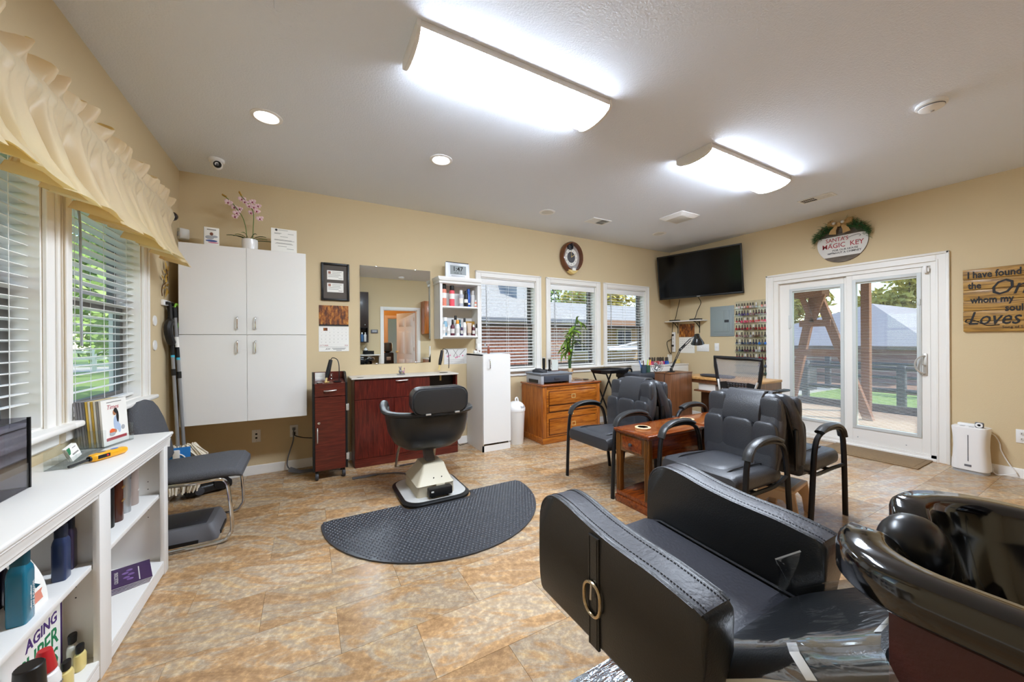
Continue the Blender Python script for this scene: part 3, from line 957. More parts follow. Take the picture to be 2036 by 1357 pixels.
MB().tube([(.1, -3.35, 2.175), (.1, -.655, 2.175)], .013, 10).build('curtain_rod', m_blackm, va)
MB().lathe([(.013, 0), (.018, .008), (.014, .014), (.03, .028), (.034, .045), (.028, .064), (.006, .074)], (.1, -.66, 2.175), 14, 'y').build('finial', M('dark_bronze_finial', '#2c2422', .3, metal=.6), va)
MB().tube([(0, -.69, 2.16), (.09, -.69, 2.16), (.1, -.69, 2.172)], .006, 6).build('rod_bracket', m_blackm, va)

gd = thing('wall_ornament', 'gold metal leaf spray ornament on the side wall', 'wall decor', (.004, -.425, 1.735))
m_gold = M('antique_gold', '#c9a14b', .4, metal=.7)
MB().tube(bez([(.01, -.08, -.14), (.012, -.10, -.10), (.012, -.075, -.06), (.012, -.03, -.04), (.012, .03, .0), (.012, .02, .06), (.012, .0, .09)], 5), .0035, 6).build('stem', M('dark_bronze_stem', '#6b4d2c', .4, metal=.6), gd)
lf = None
for y, z, a, s in ((.0, .10, .2, 1.), (.05, .085, -.6, .9), (-.02, .05, .9, .8), (.035, .035, -.9, .9), (-.06, .0, 1.0, .8), (.0, -.01, -.2, 1.1), (.045, -.04, -1.1, .8), (.01, -.1, 2.9, 1.2), (.05, -.09, -2.3, .8), (-.03, -.07, 2., .7)):
    if lf is None:
        lf = MB().loft([[(.0, .0, -.035), (.001, .0, -.035), (.001, .001, -.035)], [(.006, -.014, -.01), (.012, .0, -.01), (.006, .014, -.01)], [(.004, -.011, .015), (.01, 0, .015), (.004, .011, .015)], [(0, 0, .04), (.001, 0, .04), (.001, .001, .04)]]).build('leaf', m_gold, gd)
        lf.location = (.006, y, z); lf.rotation_euler = (a, 0, 0)
    else:
        share(lf, gd, (.006, y, z), (a, 0, 0), (s, s, s))
for z, s in ((1.403, 'upper'), (1.225, 'lower')):
    tag(MB().lathe([(.001, 0), (.036, 0), (.038, .003), (.036, .008), (.001, .01)], (0, -.63, z), 24, 'x').build('wall_disc', m_whitep), '%s white round disc on the side wall below the gold ornament' % s, 'wall disc', 'white wall discs')
hk = thing('broom_holder', 'white wall rail holding mop and brush handles by the corner', 'tool holder', (0, -.36, 1.55))
MB().box(0, .018, -.13, .13, -.022, .022, .004).build('rail', m_whitep, hk)
for y in (-.08, -.02, .05, .09):
    MB().box(.014, .034, y - .012, y + .012, -.014, .01, .004).build('clip', m_black, hk)
m_pole = M('silver_pole', '#9b9c9e', .35, metal=.4)
m_blue = M('blue_cloth', '#2272b8', .8)
def pole_parts(t, x0, y0, z0, x1, y1, z1, grip):
    d = lambda f: (x0 + (x1 - x0) * f, y0 + (y1 - y0) * f, z0 + (z1 - z0) * f)
    MB().tube([d(0), d(1)], .0115, 10).build('pole', m_pole, t)
    MB().tube([d(1 - grip), d(1)], .0155, 10).build('grip', m_black, t)
    MB().tube([d(.52), d(.565)], .0145, 10).build('joint', m_black, t)
    MB().tube([d(.66), d(.73)], .0125, 10).build('sticker', m_black, t)
    MB().tube([d(.73), d(.80)], .0122, 10).build('sticker', m_paper, t)
    MB().tube([d(.645), d(.66)], .0126, 10).build('sticker', M('cyan_band', '#3fb3cf', .5), t)
mo = thing('mop', 'string mop with grey pole and blue cloth head leaning in the corner', 'mop', (0, 0, 0))
pole_parts(mo, .085, -.445, .40, .03, -.40, 1.53, .09)
MB().box(.015, .165, -.49, -.472, .24, .435, .004).build('head_cloth', m_blue, mo)
MB().tube([(.085 + .055 * math.cos(a), -.494, .335 + .055 * math.sin(a)) for a in [k * PI / 10 for k in range(20)]], .0045, 6, close=True).build('logo_ring', m_paper, mo)
MB().box(.065, .105, -.51, -.45, .33, .42, .008).build('socket', m_offw, mo)
m = MB()
rnd = random.Random(3)
for k in range(170):
    a = rnd.uniform(-1, 1)
    x = .10 + a * .08
    y = -.43 + rnd.uniform(-.04, .035)
    m.tube([(x, y, .43 + rnd.uniform(-.02, .02)), (.105 + a * .13 + (.03 if a > 0 else 0), y + rnd.uniform(-.02, .02), .33 + rnd.uniform(-.03, .03)), (.11 + a * .12, y + rnd.uniform(-.02, .02), .18), (.10 + a * .10 + rnd.uniform(-.01, .01), y, .06 + rnd.uniform(0, .08))], .0055, 4)
stuff(m.build('mop_strings', M('cotton_string', '#e6dcc8', .95), mo))
fm = thing('flat_mop', 'second grey pole with green hang loop behind the mop', 'mop', (0, 0, 0))
pole_parts(fm, .115, -.415, .36, .055, -.385, 1.52, .07)
MB().tube(bez([(.055, -.385, 1.52), (.065, -.37, 1.55), (.09, -.375, 1.5), (.085, -.38, 1.42), (.07, -.38, 1.36)], 4), .007, 6).build('hang_loop', M('lime_plastic', '#8fd13a', .5), fm)
MB().loft([[(.105, -.42, .44), (.125, -.42, .44), (.125, -.405, .44), (.105, -.405, .44)], [(.10, -.425, .30), (.15, -.425, .30), (.15, -.40, .30), (.10, -.40, .30)]]).build('head_clamp', m_black, fm)
bu = thing('scrub_brush', 'black curved dish brush hanging from the wall rail', 'brush', (.045, -.445, 1.54))
MB().tube([(0, 0, .0), (.004, -.005, -.12)], .009, 8).build('handle', m_black, bu)
m = MB()
pts = bez([(.004, -.005, -.12), (-.005, -.035, -.18), (0, -.03, -.25), (.01, .0, -.31)], 5)
m.tube(pts, .024, 10, rs=[.018] + [.026] * (len(pts) - 2) + [.018])
rnd = random.Random(9)
for k in range(200):
    p = Vector(rnd.choice(pts)); d = Vector((rnd.gauss(0, 1), rnd.gauss(0, 1), rnd.gauss(0, 1))).normalized()
    q = p + d * .034
    e = d.orthogonal().normalized() * .003
    m._add([tuple(p + e), tuple(p - e), tuple(q)], [(0, 1, 2)])
stuff(m.build('bristles', m_black, bu))

# ---------------------------------------------------------------- white bookcase under the side windows
bc = thing('bookcase', 'long low white bookcase with two rows of open shelves under the side windows', 'bookcase', (0, 0, 0))
yE, yM, yN = -1.51, -2.23, -3.02
fx = .288
MB().box(.0, fx + .022, yN - .3, yE + .012, .735, .752, .006, 3).build('top', m_white, bc)
MB().prism([(fx - .02, .735), (fx + .014, .735), (fx + .016, .728), (fx + .008, .720), (fx + .008, .712), (fx + .003, .700), (fx + .003, .69), (fx - .004, .682), (fx - .004, .672), (fx - .02, .672)], 'y', yN - .3, yE + .006).build('crown_moulding', m_white, bc)
MB().prism([(.735, 0), (.735, .014), (.728, .016), (.72, .008), (.712, .008), (.7, .003), (.672, 0)], 'x', .0, fx + .01).xf(Matrix(((1, 0, 0, 0), (0, 0, 1, yE - .004), (0, 1, 0, 0), (0, 0, 0, 1)))).build('crown_moulding', m_white, bc)
MB().box(.004, .012, yN - .3, yE - .02, .02, .735).build('back_panel', m_white, bc)
MB().box(.004, fx - .02, yE - .022, yE - .004, 0, .735).box(fx - .02, fx, yE - .06, yE - .002, 0, .69, .003).build('side_panel', m_white, bc)
MB().box(.012, fx - .02, yM - .01, yM + .01, .02, .735).box(fx - .02, fx, yM - .045, yM + .045, 0, .69, .003).build('divider', m_white, bc)
MB().box(.012, fx - .02, yN - .01, yN + .01, .02, .735).box(fx - .02, fx, yN - .045, yN + .045, 0, .69, .003).build('divider', m_white, bc)
for ya, yb in ((yM + .011, yE - .023), (yN + .011, yM - .011)):
    MB().box(.012, fx - .022, ya, yb, .412, .432, .003).build('shelf', m_white, bc)
    MB().box(.012, fx - .004, ya, yb, .055, .075, .003).box(fx - .022, fx - .004, ya, yb, .01, .055).build('shelf', m_white, bc)
m_hole = M('peg_hole', '#2a2825', .8)
for yy, sg in ((yE - .0225, -1), (yM - .0105, -1)):
    for z in (.46, .50, .35, .38, .31):
        MB().lathe([(.0025, 0), (.0025, .0012)], (fx - .075, yy, z), 8, 'y').build('peg_hole', m_hole, bc)

def bottle(label, prof, c, mats, cat='bottle', name='bottle', group=None, sx=1., sy=1., n=18, cap=None, band=None, rz=0., txt=None):
    """turned bottle: prof is a list of (r, z); cap (r0, z0, r1, z1); band = label (z0, z1, r, mat)"""
    t = thing(name, label, cat, c, rz, group)
    MB().lathe(prof, (0, 0, 0), n, 'z', sx, sy).build('body', mats[0], t)
    if cap:
        MB().lathe([(cap[0], cap[1]), (cap[0] * 1.02, cap[1] + .002), (cap[2], cap[3] - .003), (cap[2] * .9, cap[3])], (0, 0, 0), n, 'z', sx, sy).build('cap', mats[1], t)
    if band:
        MB().lathe([(band[2], band[0]), (band[2], band[1])], (0, 0, 0), n, 'z', sx, sy).build('label_band', band[3], t)
    if txt:
        for s_, size, mt, p, r in txt:
            text('lettering', s_, size, mt, t, p, r)
    return t
def sq_bottle(label, c, w, d, h, neck, capz, mats, group=None, rz=0., txt=None):
    """square shouldered bottle"""
    t = thing('bottle', label, 'bottle', c, rz, group)
    rr = lambda a, b2, z, r: [(x, y, z) for x, y in rrect(-a, a, -b2, b2, r, 3)]
    w, d, neck = w * .68, d * .68, neck * .68
    hs = h * .72
    MB().loft([rr(w * .94, d * .94, 0, .006), rr(w, d, .006, .008), rr(w, d, hs * .92, .008), rr(w * .93, d * .93, hs, .008), rr(neck * 1.02, neck * .92, h * .8, .007), rr(neck, neck * .9, capz, .007)]).build('body', mats[0], t)
    MB().loft([rr(neck * 1.1, neck, capz, .007), rr(neck * 1.1, neck, h - .003, .007), rr(neck * 1.02, neck * .93, h, .006)]).build('cap', mats[1], t)
    if txt:
        for s_, size, mt, p, r in txt:
            text('lettering', s_, size, mt, t, p, r)
    return t
m_navy = M('navy_bottle', '#27375c', .28, coat=.3)
m_navyd = M('dark_navy_plastic', '#1d2436', .35)
m_teal = M('teal_bottle', '#0f6f8a', .22, coat=.4)
m_teald = M('dark_teal_plastic', '#124a57', .35)
m_plum = M('aubergine_bottle', '#2d2540', .3, coat=.3)
m_prt = M('pale_print', '#d8d5d0', .6)
gs = 'hair care bottles in the left bookcase bay'
SZ = .432
sq_bottle('shiny navy blue bottle in front on the upper bookcase shelf', (.215, -2.335, SZ), .026, .031, .185, .019, .135, (m_navy, m_navyd), gs)
sq_bottle('dark aubergine bottle with printed side beside the shiny navy bottle', (.205, -2.262, SZ), .024, .028, .185, .018, .135, (m_plum, m_navyd), gs)
t = thing('tube', 'dark navy tube standing next to the bookcase divider', 'tube', (.2, -2.282 + .075, SZ), .25, gs)
m = MB()
m.loft([[(x, y, z) for x, y in rrect(-a, a, -b2, b2, min(a, b2) * .8, 3)] for z, a, b2 in ((0, .023, .02), (.03, .024, .021), (.034, .026, .023), (.1, .027, .018), (.19, .029, .006))])
m.build('body', m_navyd, t)
MB().loft([[(x, y, z) for x, y in rrect(-a, a, -b2, b2, .001, 2)] for z, a, b2 in ((.165, .0288, .0125), (.192, .0294, .0066))]).build('crimp', M('blush_band', '#b58e88', .5), t)
text('lettering', 'LEAF & FLOWER', .017, m_prt, t, (.0285, -.002, .1), (PI / 2, -PI / 2, PI / 2))
sq_bottle('dark navy bottle half hidden at the back of the upper bookcase shelf', (.12, -2.44, SZ), .027, .03, .175, .02, .13, (m_plum, m_navyd), gs)
sq_bottle('black navy bottle with small printed label behind the curved product card', (.165, -2.455, SZ), .024, .027, .17, .018, .125, (m_navyd, m_navyd), gs)
sq_bottle('bright teal conditioner bottle at the near end of the upper shelf', (.225, -2.565, SZ), .03, .036, .215, .022, .155, (m_teal, m_teald), gs, 0,
          [('LEAF & FLOWER', .011, m_prt, (.0209, .012, .07), (PI / 2, -PI / 2, PI / 2)), ('volume conditioner', .009, m_paper, (.0209, .0, .066), (PI / 2, -PI / 2, PI / 2))])
t = thing('product_card', 'white curved product card with teal bottle pictures behind the teal bottle', 'card', (.2, -2.49, SZ))
m = MB()
pr_ = [(.02 + .035 * math.sin(a), -.0 + .02 * math.cos(a) * 0, .17 * a / 1.2) for a in [1.2 * k / 8 for k in range(9)]]
rows = []
for k in range(9):
    a = k / 8
    rows.append([(.03 - .05 * a * a, -.05, .17 * a), (.036 - .05 * a * a, .03, .16 * a)])
m.grid(rows)
m.build('card', m_paper, t)
m = MB()
for ya, yb, za, zb, mi in ((-.03, .02, .02, .05, 0), (-.01, .022, .06, .13, 1), (-.04, -.02, .07, .11, 1)):
    f = lambda y, z: (.0345 - .05 * (z / .165) ** 2, y, z)
    m.mat(mi)._add([f(ya, za), f(yb, za), f(yb, zb), f(ya, zb)], [(0, 1, 2, 3)])
m.build('print', [M('salmon_print', '#dd8b74', .6), m_teald], t, flat=True)
# right bay bottles
gs2 = 'tall spray cans in the right bookcase bay'
m_choc = M('chocolate_can', '#4a2013', .25, coat=.4)
m_silv = M('silver_can', '#b4b6b8', .28, metal=.75)
m_taupe = M('taupe_can', '#a3948c', .4)
can = lambda r, h: [(r * .95, 0), (r, .004), (r, h), (r * .96, h + .003)]
m_goldp = M('gold_print', '#c79a4a', .4, metal=.5)
RX = (PI / 2, 0, PI / 2)
bottle('chocolate brown spray can with gold lettering on the right bay shelf', can(.024, .19), (.195, -1.855, SZ), (m_choc, m_choc), 'spray can', 'spray_can', gs2, cap=(.022, .19, .02, .23), txt=[('GAN', .014, m_goldp, (.0245, 0, .15), RX), ('BEAUTY', .010, m_goldp, (.0245, 0, .09), RX)])
bottle('black spray can mostly hidden behind the bookcase divider', can(.022, .17), (.19, -1.925, SZ), (m_black, m_black), 'spray can', 'spray_can', gs2, cap=(.02, .17, .018, .2))
bottle('silver spray can between the brown and taupe cans', can(.024, .2), (.19, -1.755, SZ), (m_silv, m_silv), 'spray can', 'spray_can', gs2, cap=(.022, .2, .021, .25), txt=[('KE', .014, m_inkg, (.0245, .0, .16), RX)])
bottle('taupe spray can nearest the bookcase end panel', can(.027, .2), (.185, -1.655, SZ), (m_taupe, m_taupe), 'spray can', 'spray_can', gs2, cap=(.025, .2, .024, .25), txt=[('ALU', .012, m_paper, (.0275, 0, .07), RX)])
# booklets
m_purp = M('purple_cover', '#3e2450', .45, var=.35, vscale=40)
prev = None
for k in range(5):
    t = thing('booklet', ['purple booklet topmost of the fanned stack on the bottom shelf', 'second purple booklet from the top of the fanned stack', 'third purple booklet from the top of the fanned stack', 'fourth purple booklet from the top of the fanned stack', 'lowest purple booklet of the fanned stack'][k], 'booklet', (.185 - .004 * k, -1.68 - .006 * k,    .0755 + .0042 * (4 - k)), .32 + .03 * k, 'purple booklets')
    MB().box(-.075, .075, -.105, .105, .0, .003).build('pages', m_paper, t)
    MB().box(-.0755, .0755, -.1055, .1055, .003, .004).build('cover', m_purp, t)
    if k == 0:
        text('lettering', 'COLLECTIONS', .019, m_prt, t, (-.045, .0, .0042), (0, 0, PI / 2))
        MB().box(.03, .034, -.09, .06, .004, .0044).build('print_line', m_prt, t)
        for u_, v_ in ((.0, .05), (.005, .0), (.0, -.05), (-.015, .025), (-.012, -.025)):
            MB().lathe([(.012, .004), (.011, .0043), (.001, .0044)], (u_, v_, 0), 10).build('print_motif', M('violet_print', '#7a5a96', .5), t)
# foods sign on the bottom shelf
t = thing('poster_board', 'white shelf sign with purple and green lettering in the bottom bay', 'sign', (.185, -2.48, .076))
MB().box(-.003, .003, -.24, .22, 0, .31).build('board', m_paper, t)
MB().box(.003, .004, .205, .214, 0, .31).build('stripe', m_purple, t)
text('lettering', 'AGING', .052, m_purple, t, (.0035, .185, .215), RX, 'RIGHT', offset=.001)
text('lettering', 'SUPER', .085, m_green, t, (.0035, .19, .15), RX, 'RIGHT', sx=.85, offset=.001)
text('lettering', 'FOODS', .085, m_green, t, (.0035, .19, .075), RX, 'RIGHT', sx=.85, offset=.001)
text('lettering', 'Family', .014, m_red, t, (.0035, .18, .03), RX, 'RIGHT')
m_cream = M('cream_lotion_bottle', '#dfcb83', .3, coat=.2)
gl2 = 'small bottles on the bottom bookcase shelf'
fl_ = lambda r, h: [(r * .9, 0), (r, .006), (r, h * .7), (r * .85, h * .82), (r * .45, h * .88), (r * .45, h)]
bottle('pale yellow flat bottle with black cap closest to the divider', fl_(.023, .066), (.24, -2.287, .076), (m_cream, m_black), 'bottle', 'bottle', gl2, sx=.65, cap=(.015, .06, .016, .084))
bottle('pale yellow flat bottle with black cap second from the divider', fl_(.024, .078), (.245, -2.385, .076), (m_cream, m_black), 'bottle', 'bottle', gl2, sx=.65, cap=(.015, .072, .016, .098))
bottle('clear bottle with black cap standing behind the yellow bottles', fl_(.02, .092), (.212, -2.262, .076), (M('clear_lotion', '#d6d6cc', .25), m_black), 'bottle', 'bottle', gl2, sx=.7, cap=(.014, .086, .016, .116))
bottle('small dark yellow bottle half hidden behind the red capped bottle', fl_(.018, .085), (.215, -2.43, .076), (M('amber_lotion', '#c2a24a', .3), m_black), 'bottle', 'bottle', gl2, sx=.7, cap=(.012, .08, .014, .105))
bottle('white bottle with red nozzle cap on the bottom shelf', fl_(.034, .17), (.24, -2.49, .076), (m_whitep, M('red_cap', '#c1272d', .3)), 'bottle', 'bottle', gl2, cap=(.026, .15, .016, .215), txt=[('TAR', .013, m_inkg, (.0345, .0, .1), RX)])
bottle('white can with wide black cap at the near end of the bottom shelf', can(.03, .17), (.25, -2.585, .076), (m_whitep, m_black), 'bottle', 'bottle', gl2, cap=(.032, .16, .03, .235))

# ---------------------------------------------------------------- on top of the bookcase
TZ = .752
t = thing('smoked_stand', 'smoked clear acrylic stand at the near end of the bookcase top', 'display stand', (.075, -2.36, TZ))
MB().box(-.02, -.016, -.1, .065, 0, .255).build('back_panel', m_smoke, t)
MB().box(.05, .054, -.1, .065, .0, .235).box(-.016, .05, .061, .065, 0, .24).box(-.02, .054, -.1, .065, 0, .003).build('front_panel', m_smoke, t)
MB().box(-.022, -.014, .061, .067, 0, .257).box(.048, .056, .061, .067, 0, .24).build('edge_strip', m_black, t)
t = thing('card_holder', 'clear acrylic business card holder on the bookcase top', 'card holder', (.1, -1.955, TZ), .05)
m = MB().box(-.03, .045, -.14, .17, 0, .003).box(-.032, -.029, -.14, .17, 0, .07)
for y in (-.14, -.085, -.03, .025, .08, .125, .167):
    m.box(-.03, .02, y, y + .003, 0, .035)
m.box(.02, .023, -.14, .17, 0, .03)
m.build('tray', m_acryl, t)
for k in range(4):
    c = tag(MB().box(-.0006, .0006, -.045, .045, 0, .055).build('business_card', m_paper), ['white business card with green corner in front of the clear holder', 'second white business card behind the green cornered one', 'third white business card in the clear holder', 'rearmost white business card in the clear holder'][k], 'card', 'business cards')
    c.location = (.118 - .005 * k, -1.97 + .003 * k, TZ + .012)
    c.rotation_euler = (.10, -.3, .05)
    if k == 0:
        MB().prism([(-.045, .055), (-.045, .028), (-.03, .03), (-.02, .042), (-.018, .055)], 'x', .0007, .001).build('corner_print', m_green, c)
        MB().box(.0006, .001, -.02, .035, .02, .026).box(.0006, .001, .0, .03, .045, .048).build('print_line', m_inkg, c)
t = thing('electric_lighter', 'yellow electric multi tool with black tip lying on the bookcase', 'hand tool', (.2, -2.0, TZ + .0165), math.radians(62))
m_yel = M('yellow_plastic', '#eaa91a', .35)
rg = lambda x, w, h: [(x, y, z) for y, z in rrect(-w, w, -h, h, min(w, h) * .7, 3)]
MB().loft([rg(-.045, .010, .011), rg(-.035, .018, .015), rg(0, .019, .0155), rg(.05, .0185, .0155), rg(.085, .016, .0145), rg(.098, .01, .01)]).build('body', m_yel, t)
MB().loft([rg(-.05, .009, .009), rg(-.043, .011, .011)]).tube([(-.05, 0, -.002), (-.118, 0, -.008)], .0052, 8).build('probe', m_black, t)
MB().box(-.03, .016, -.0205, -.017, -.006, .009, .002).build('switch_panel', m_black, t)
MB().lathe([(.0042, 0), (.0035, .003)], (.004, -.0195, .002), 10, '-y').build('button', M('red_button', '#dd3333', .4), t)
MB().sell((.0, 0, .0155), (.016, .008, .003), 2, 12, 6).build('button', m_grey, t)
MB().sell((.05, .0, .0155), (.016, .009, .002), 2, 12, 6).build('sticker', M('blue_sticker', '#3f6fc0', .5), t)

t = thing('brochure_holder', 'clear acrylic holder packed with upright brochures on the bookcase', 'brochure holder', (.10, -1.68, TZ), -.25)
MB().box(-.05, .065, -.085, .085, 0, .003).box(-.053, -.05, -.085, .085, 0, .16).box(.062, .065, -.085, .085, 0, .04).box(-.05, .062, -.088, -.085, 0, .085).box(-.05, .062, .085, .088, 0, .085).build('holder', m_acryl, t)
cols = ['#8d8c8f', '#77777c', '#8a8a90', '#6d6d72', '#d9b64a', '#e6e2d6', '#caa53e', '#ddd9cc', '#8c8a88', '#efece4']
for k in range(10):
    nm = ['rearmost grey brochure', 'second grey brochure from the back', 'third grey brochure from the back', 'fourth dark grey brochure', 'yellow edged brochure behind a white one', 'white edged brochure between two yellow ones', 'yellow edged brochure further forward', 'ivory edged brochure', 'grey brochure just behind the cover picture', 'front brochure with a cook beside a bowl of fruit'][k]
    c = tag(MB().box(-.004, .004, -.078, .078, 0, .215).build('brochure', [M('brochure_%d' % k, cols[k], .5)]), nm + ' in the clear holder', 'brochure', 'brochures in the clear holder')
    ca, sa = math.cos(-.25), math.sin(-.25)
    lx = -.04 + .0095 * k
    c.location = (.10 + lx * ca, -1.68 + lx * sa, TZ + .004)
    c.rotation_euler = (0, -.06 - .01 * (9 - k) * .3, -.25)
    if k == 9:
        F = .0042
        MB().box(.004, F, -.06, .065, .02, .034).build('red_banner', m_red, c)
        text('lettering', 'Times', .03, m_red, c, (F, -.012, .178), RX, shear=.3)
        MB().box(.0039, F + .0001, -.045, .045, .2, .204).build('print_line', m_inkg, c)
        MB().sell((F, .005, .098), (.001, .017, .036), 2.2, 12, 8).sell((F, .022, .07), (.001, .01, .022), 2, 10, 8).build('print_jacket', M('pale_blue_print', '#aebfd6', .6), c)
        MB().sell((F + .0005, -.002, .15), (.001, .011, .014), 2, 12, 8).sell((F, -.012, .06), (.001, .018, .012), 2, 10, 6).build('print_face', M('skin_print', '#b77b55', .6), c)
        MB().sell((F + .001, .004, .158), (.001, .012, .013), 2, 12, 8).sell((F + .001, .014, .13), (.001, .008, .03), 2, 10, 8).build('print_hair', m_ink, c)
        MB().sell((F + .001, -.024, .062), (.001, .016, .013), 2, 12, 8).build('print_fruit', M('orange_print', '#e2602a', .6), c)
        MB().sell((F + .0012, -.024, .05), (.001, .018, .010), 2, 12, 8).sell((F, .045, .07), (.001, .012, .012), 2, 10, 6).build('print_bowl', m_lgrey, c)

# ---------------------------------------------------------------- grey visitor chair beside the bookcase
gc = thing('visitor_chair', 'charcoal tweed chair with chrome sled legs beside the white bookcase', 'chair', (0, -1.1, 0))
rg = lambda x, zc, w, h: [(x, y, z + zc) for y, z in rrect(-w, w, -h, h, h * .85, 3)]
MB().loft([rg(.06, .418, .19, .018), rg(.09, .425, .225, .026), rg(.3, .425, .238, .03), rg(.48, .432, .24, .03), rg(.56, .425, .232, .028), rg(.592, .405, .215, .018)]).build('seat', m_fabric, gc)
def backring(z, x, w, h=.024):
    return [(x + q, y, z) for y, q in rrect(-w, w, -h, h, h * .85, 4)]
MB().loft([backring(.48, .155, .17, .012), backring(.50, .15, .2), backring(.62, .125, .225), backring(.74, .095, .22), backring(.82, .075, .185), backring(.865, .065, .13), backring(.885, .06, .06, .015)]).build('backrest', m_fabric, gc)
for s in (-1, 1):
    y = s * .235
    MB().tube(bez([(.07, y, .405), (.35, y, .395), (.475, y, .398), (.515, y, .375), (.53, y, .30), (.545, y, .1), (.53, y, .045), (.485, y, .012), (.3, y, .011), (.05, y, .011)], 5), .0105, 10).build('leg', m_chrome, gc)
MB().tube([(.02, -.235, .405), (.02, .235, .405)], .01, 8).build('cross_bar', m_chrome, gc)
MB().tube([(.02, -.235, .011), (.02, .235, .011)], .01, 8).build('cross_bar', m_chrome, gc)
for s in (-1, 1):
    MB().tube([(.07, s * .15, .405), (.135, s * .15, .43), (.14, s * .15, .55)], .009, 8).build('back_bracket', m_chrome, gc)
# step platform
st = thing('step_platform', 'grey moulded step platform lying under the tweed chair', 'step', (.235, -1.09, 0))
m = MB()
rr = lambda a, b2, z, r: [(x, y, z) for x, y in rrect(-a, a, -b2, b2, r, 4)]
m.loft([rr(.225, .17, .0, .03), rr(.222, .168, .03, .03), rr(.2, .15, .088, .03), rr(.19, .14, .097, .025)])
m.build('body', m_grey, st)
MB().box(-.16, .16, -.115, .115, .096, .1, .002).build('top_pad', m_dgrey, st)
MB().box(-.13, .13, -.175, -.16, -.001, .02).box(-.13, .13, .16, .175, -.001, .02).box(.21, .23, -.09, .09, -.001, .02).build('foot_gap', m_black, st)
m = MB()
for x in (-.1, 0, .1):
    for y in (-.06, .06):
        m.lathe([(.004, 0), (.003, .003)], (x, y, .0995), 8)
stuff(m.build('nubs', m_grey, st))
# vacuum
vc = thing('vacuum_cleaner', 'black vacuum cleaner lying on the floor behind the tweed chair', 'vacuum cleaner', (.2, -.26, 0), .45)
MB().box(-.14, .17, -.12, .09, .012, .085, .025, 3).build('head', m_black, vc)
MB().tube([(.09, -.13, .075), (.09, .1, .075)], .055, 16).build('brush_drum', m_blackm, vc)
MB().tube(bez([(.0, 0, .07), (-.1, .03, .12), (-.2, .04, .22)], 4), .03, 10).build('neck', m_black, vc)
MB().lathe([(.03, 0), (.03, .02), (.012, .024)], (-.06, -.12, .05), 16, '-y').build('wheel', m_dgrey, vc)
MB().box(.1, .15, -.05, -.02, .128, .132, .001).build('badge', M('red_badge', '#c9503c', .4), vc)

# ---------------------------------------------------------------- corner, wall cabinet and what stands on it
t = thing('motion_sensor', 'white motion sensor in the corner above the wall cabinet', 'sensor', (.035, -.035, 2.18), -PI / 4)
MB().loft([[(x, -z, y) for x, y in rrect(-a, a, -.045, .045, .012, 3)] for z, a in ((-.02, .04), (.0, .045), (.03, .04), (.045, .028))]).build('case', m_offw, t)
MB().sell((0, -.044, -.005), (.022, .006, .02), 3, 12, 6).build('lens', m_lgrey, t)
cb = thing('wall_cabinet', 'large white four door cabinet hung on the wall in the corner', 'cabinet', (0, 0, 0))
cx0, cx1, cz0, cz1, cy = .079, .957, .576, 2.039, -.372
MB().box(cx0 + .003, cx1 - .003, cy, -.001, cz0 + .002, cz1 - .002).build('body', m_white, cb)
for xa, xb, hx in ((cx0, .5165, .455), (.5185, cx1, .58)):
    for za, zb, hz in ((cz0, 1.3045, 1.205), (1.3085, cz1, 1.405)):
        dd = MB().box(xa, xb, cy - .019, cy - .001, za, zb, .0015, 1).build('door', m_white, cb)
        MB().tube(bez([(hx, cy - .018, hz + .05), (hx, cy - .04, hz + .046), (hx, cy - .045, hz + .03), (hx, cy - .045, hz - .03), (hx, cy - .04, hz - .046), (hx, cy - .018, hz - .05)], 3), .0048, 8).build('handle', m_chrome, dd)
t = thing('greeting_card', 'white card with a painted figure standing on the wall cabinet', 'card', (.262, -.24, 2.04), .1)
MB().box(-.05, .05, -.012, .012, 0, .175, .002).build('card', m_paper, t)
MB().box(-.051, -.049, -.013, .013, 0, .175).build('spine', m_grey, t)
MB().sell((0, -.0125, .12), (.012, .001, .014), 2, 12, 6).build('print_face', M('brown_print', '#7d4d38', .6), t)
MB().sell((-.012, -.0125, .09), (.03, .001, .016), 2, 12, 6).sell((.02, -.0125, .1), (.022, .001, .01), 2, 12, 6).build('print_sleeve', m_lgrey, t)
MB().sell((0, -.0125, .062), (.04, .001, .009), 2, 12, 6).build('print_stroke', M('blue_print', '#4d5f94', .6), t)
MB().sell((.012, -.013, .048), (.036, .001, .006), 2, 12, 6).build('print_stroke', M('pink_print', '#d88ca0', .6), t)
MB().box(-.03, .03, -.0126, -.0118, .152, .16).build('print_line', m_inkg, t)
t = thing('paper_sign', 'white printed letter in an upright stand on the wall cabinet', 'paper sign', (.785, -.25, 2.04), .06)
q = MB().box(-.1, .1, -.003, .0, 0, .24).build('sheet', m_paper, t); q.rotation_euler.x = -.08
for xa, xb, z in ((-.045, .03, .225), (-.075, -.02, .195), (-.075, -.03, .189), (.03, .075, .195), (-.03, .03, .165), (-.075, .06, .135), (-.075, .08, .129), (-.06, .06, .105), (-.07, .07, .099), (-.05, .02, .075), (.02, .075, .055)):
    MB().box(xa, xb, -.0036, -.003, z, z + .003).build('print_line', m_inkg, q, flat=True)
MB().lathe([(.01, 0), (.01, .001)], (-.06, -.003, .225), 14, '-y').build('emblem', m_dgrey, q)
MB().box(-.1, .1, -.03, .03, -.0, .003).build('stand_foot', m_acryl, t)
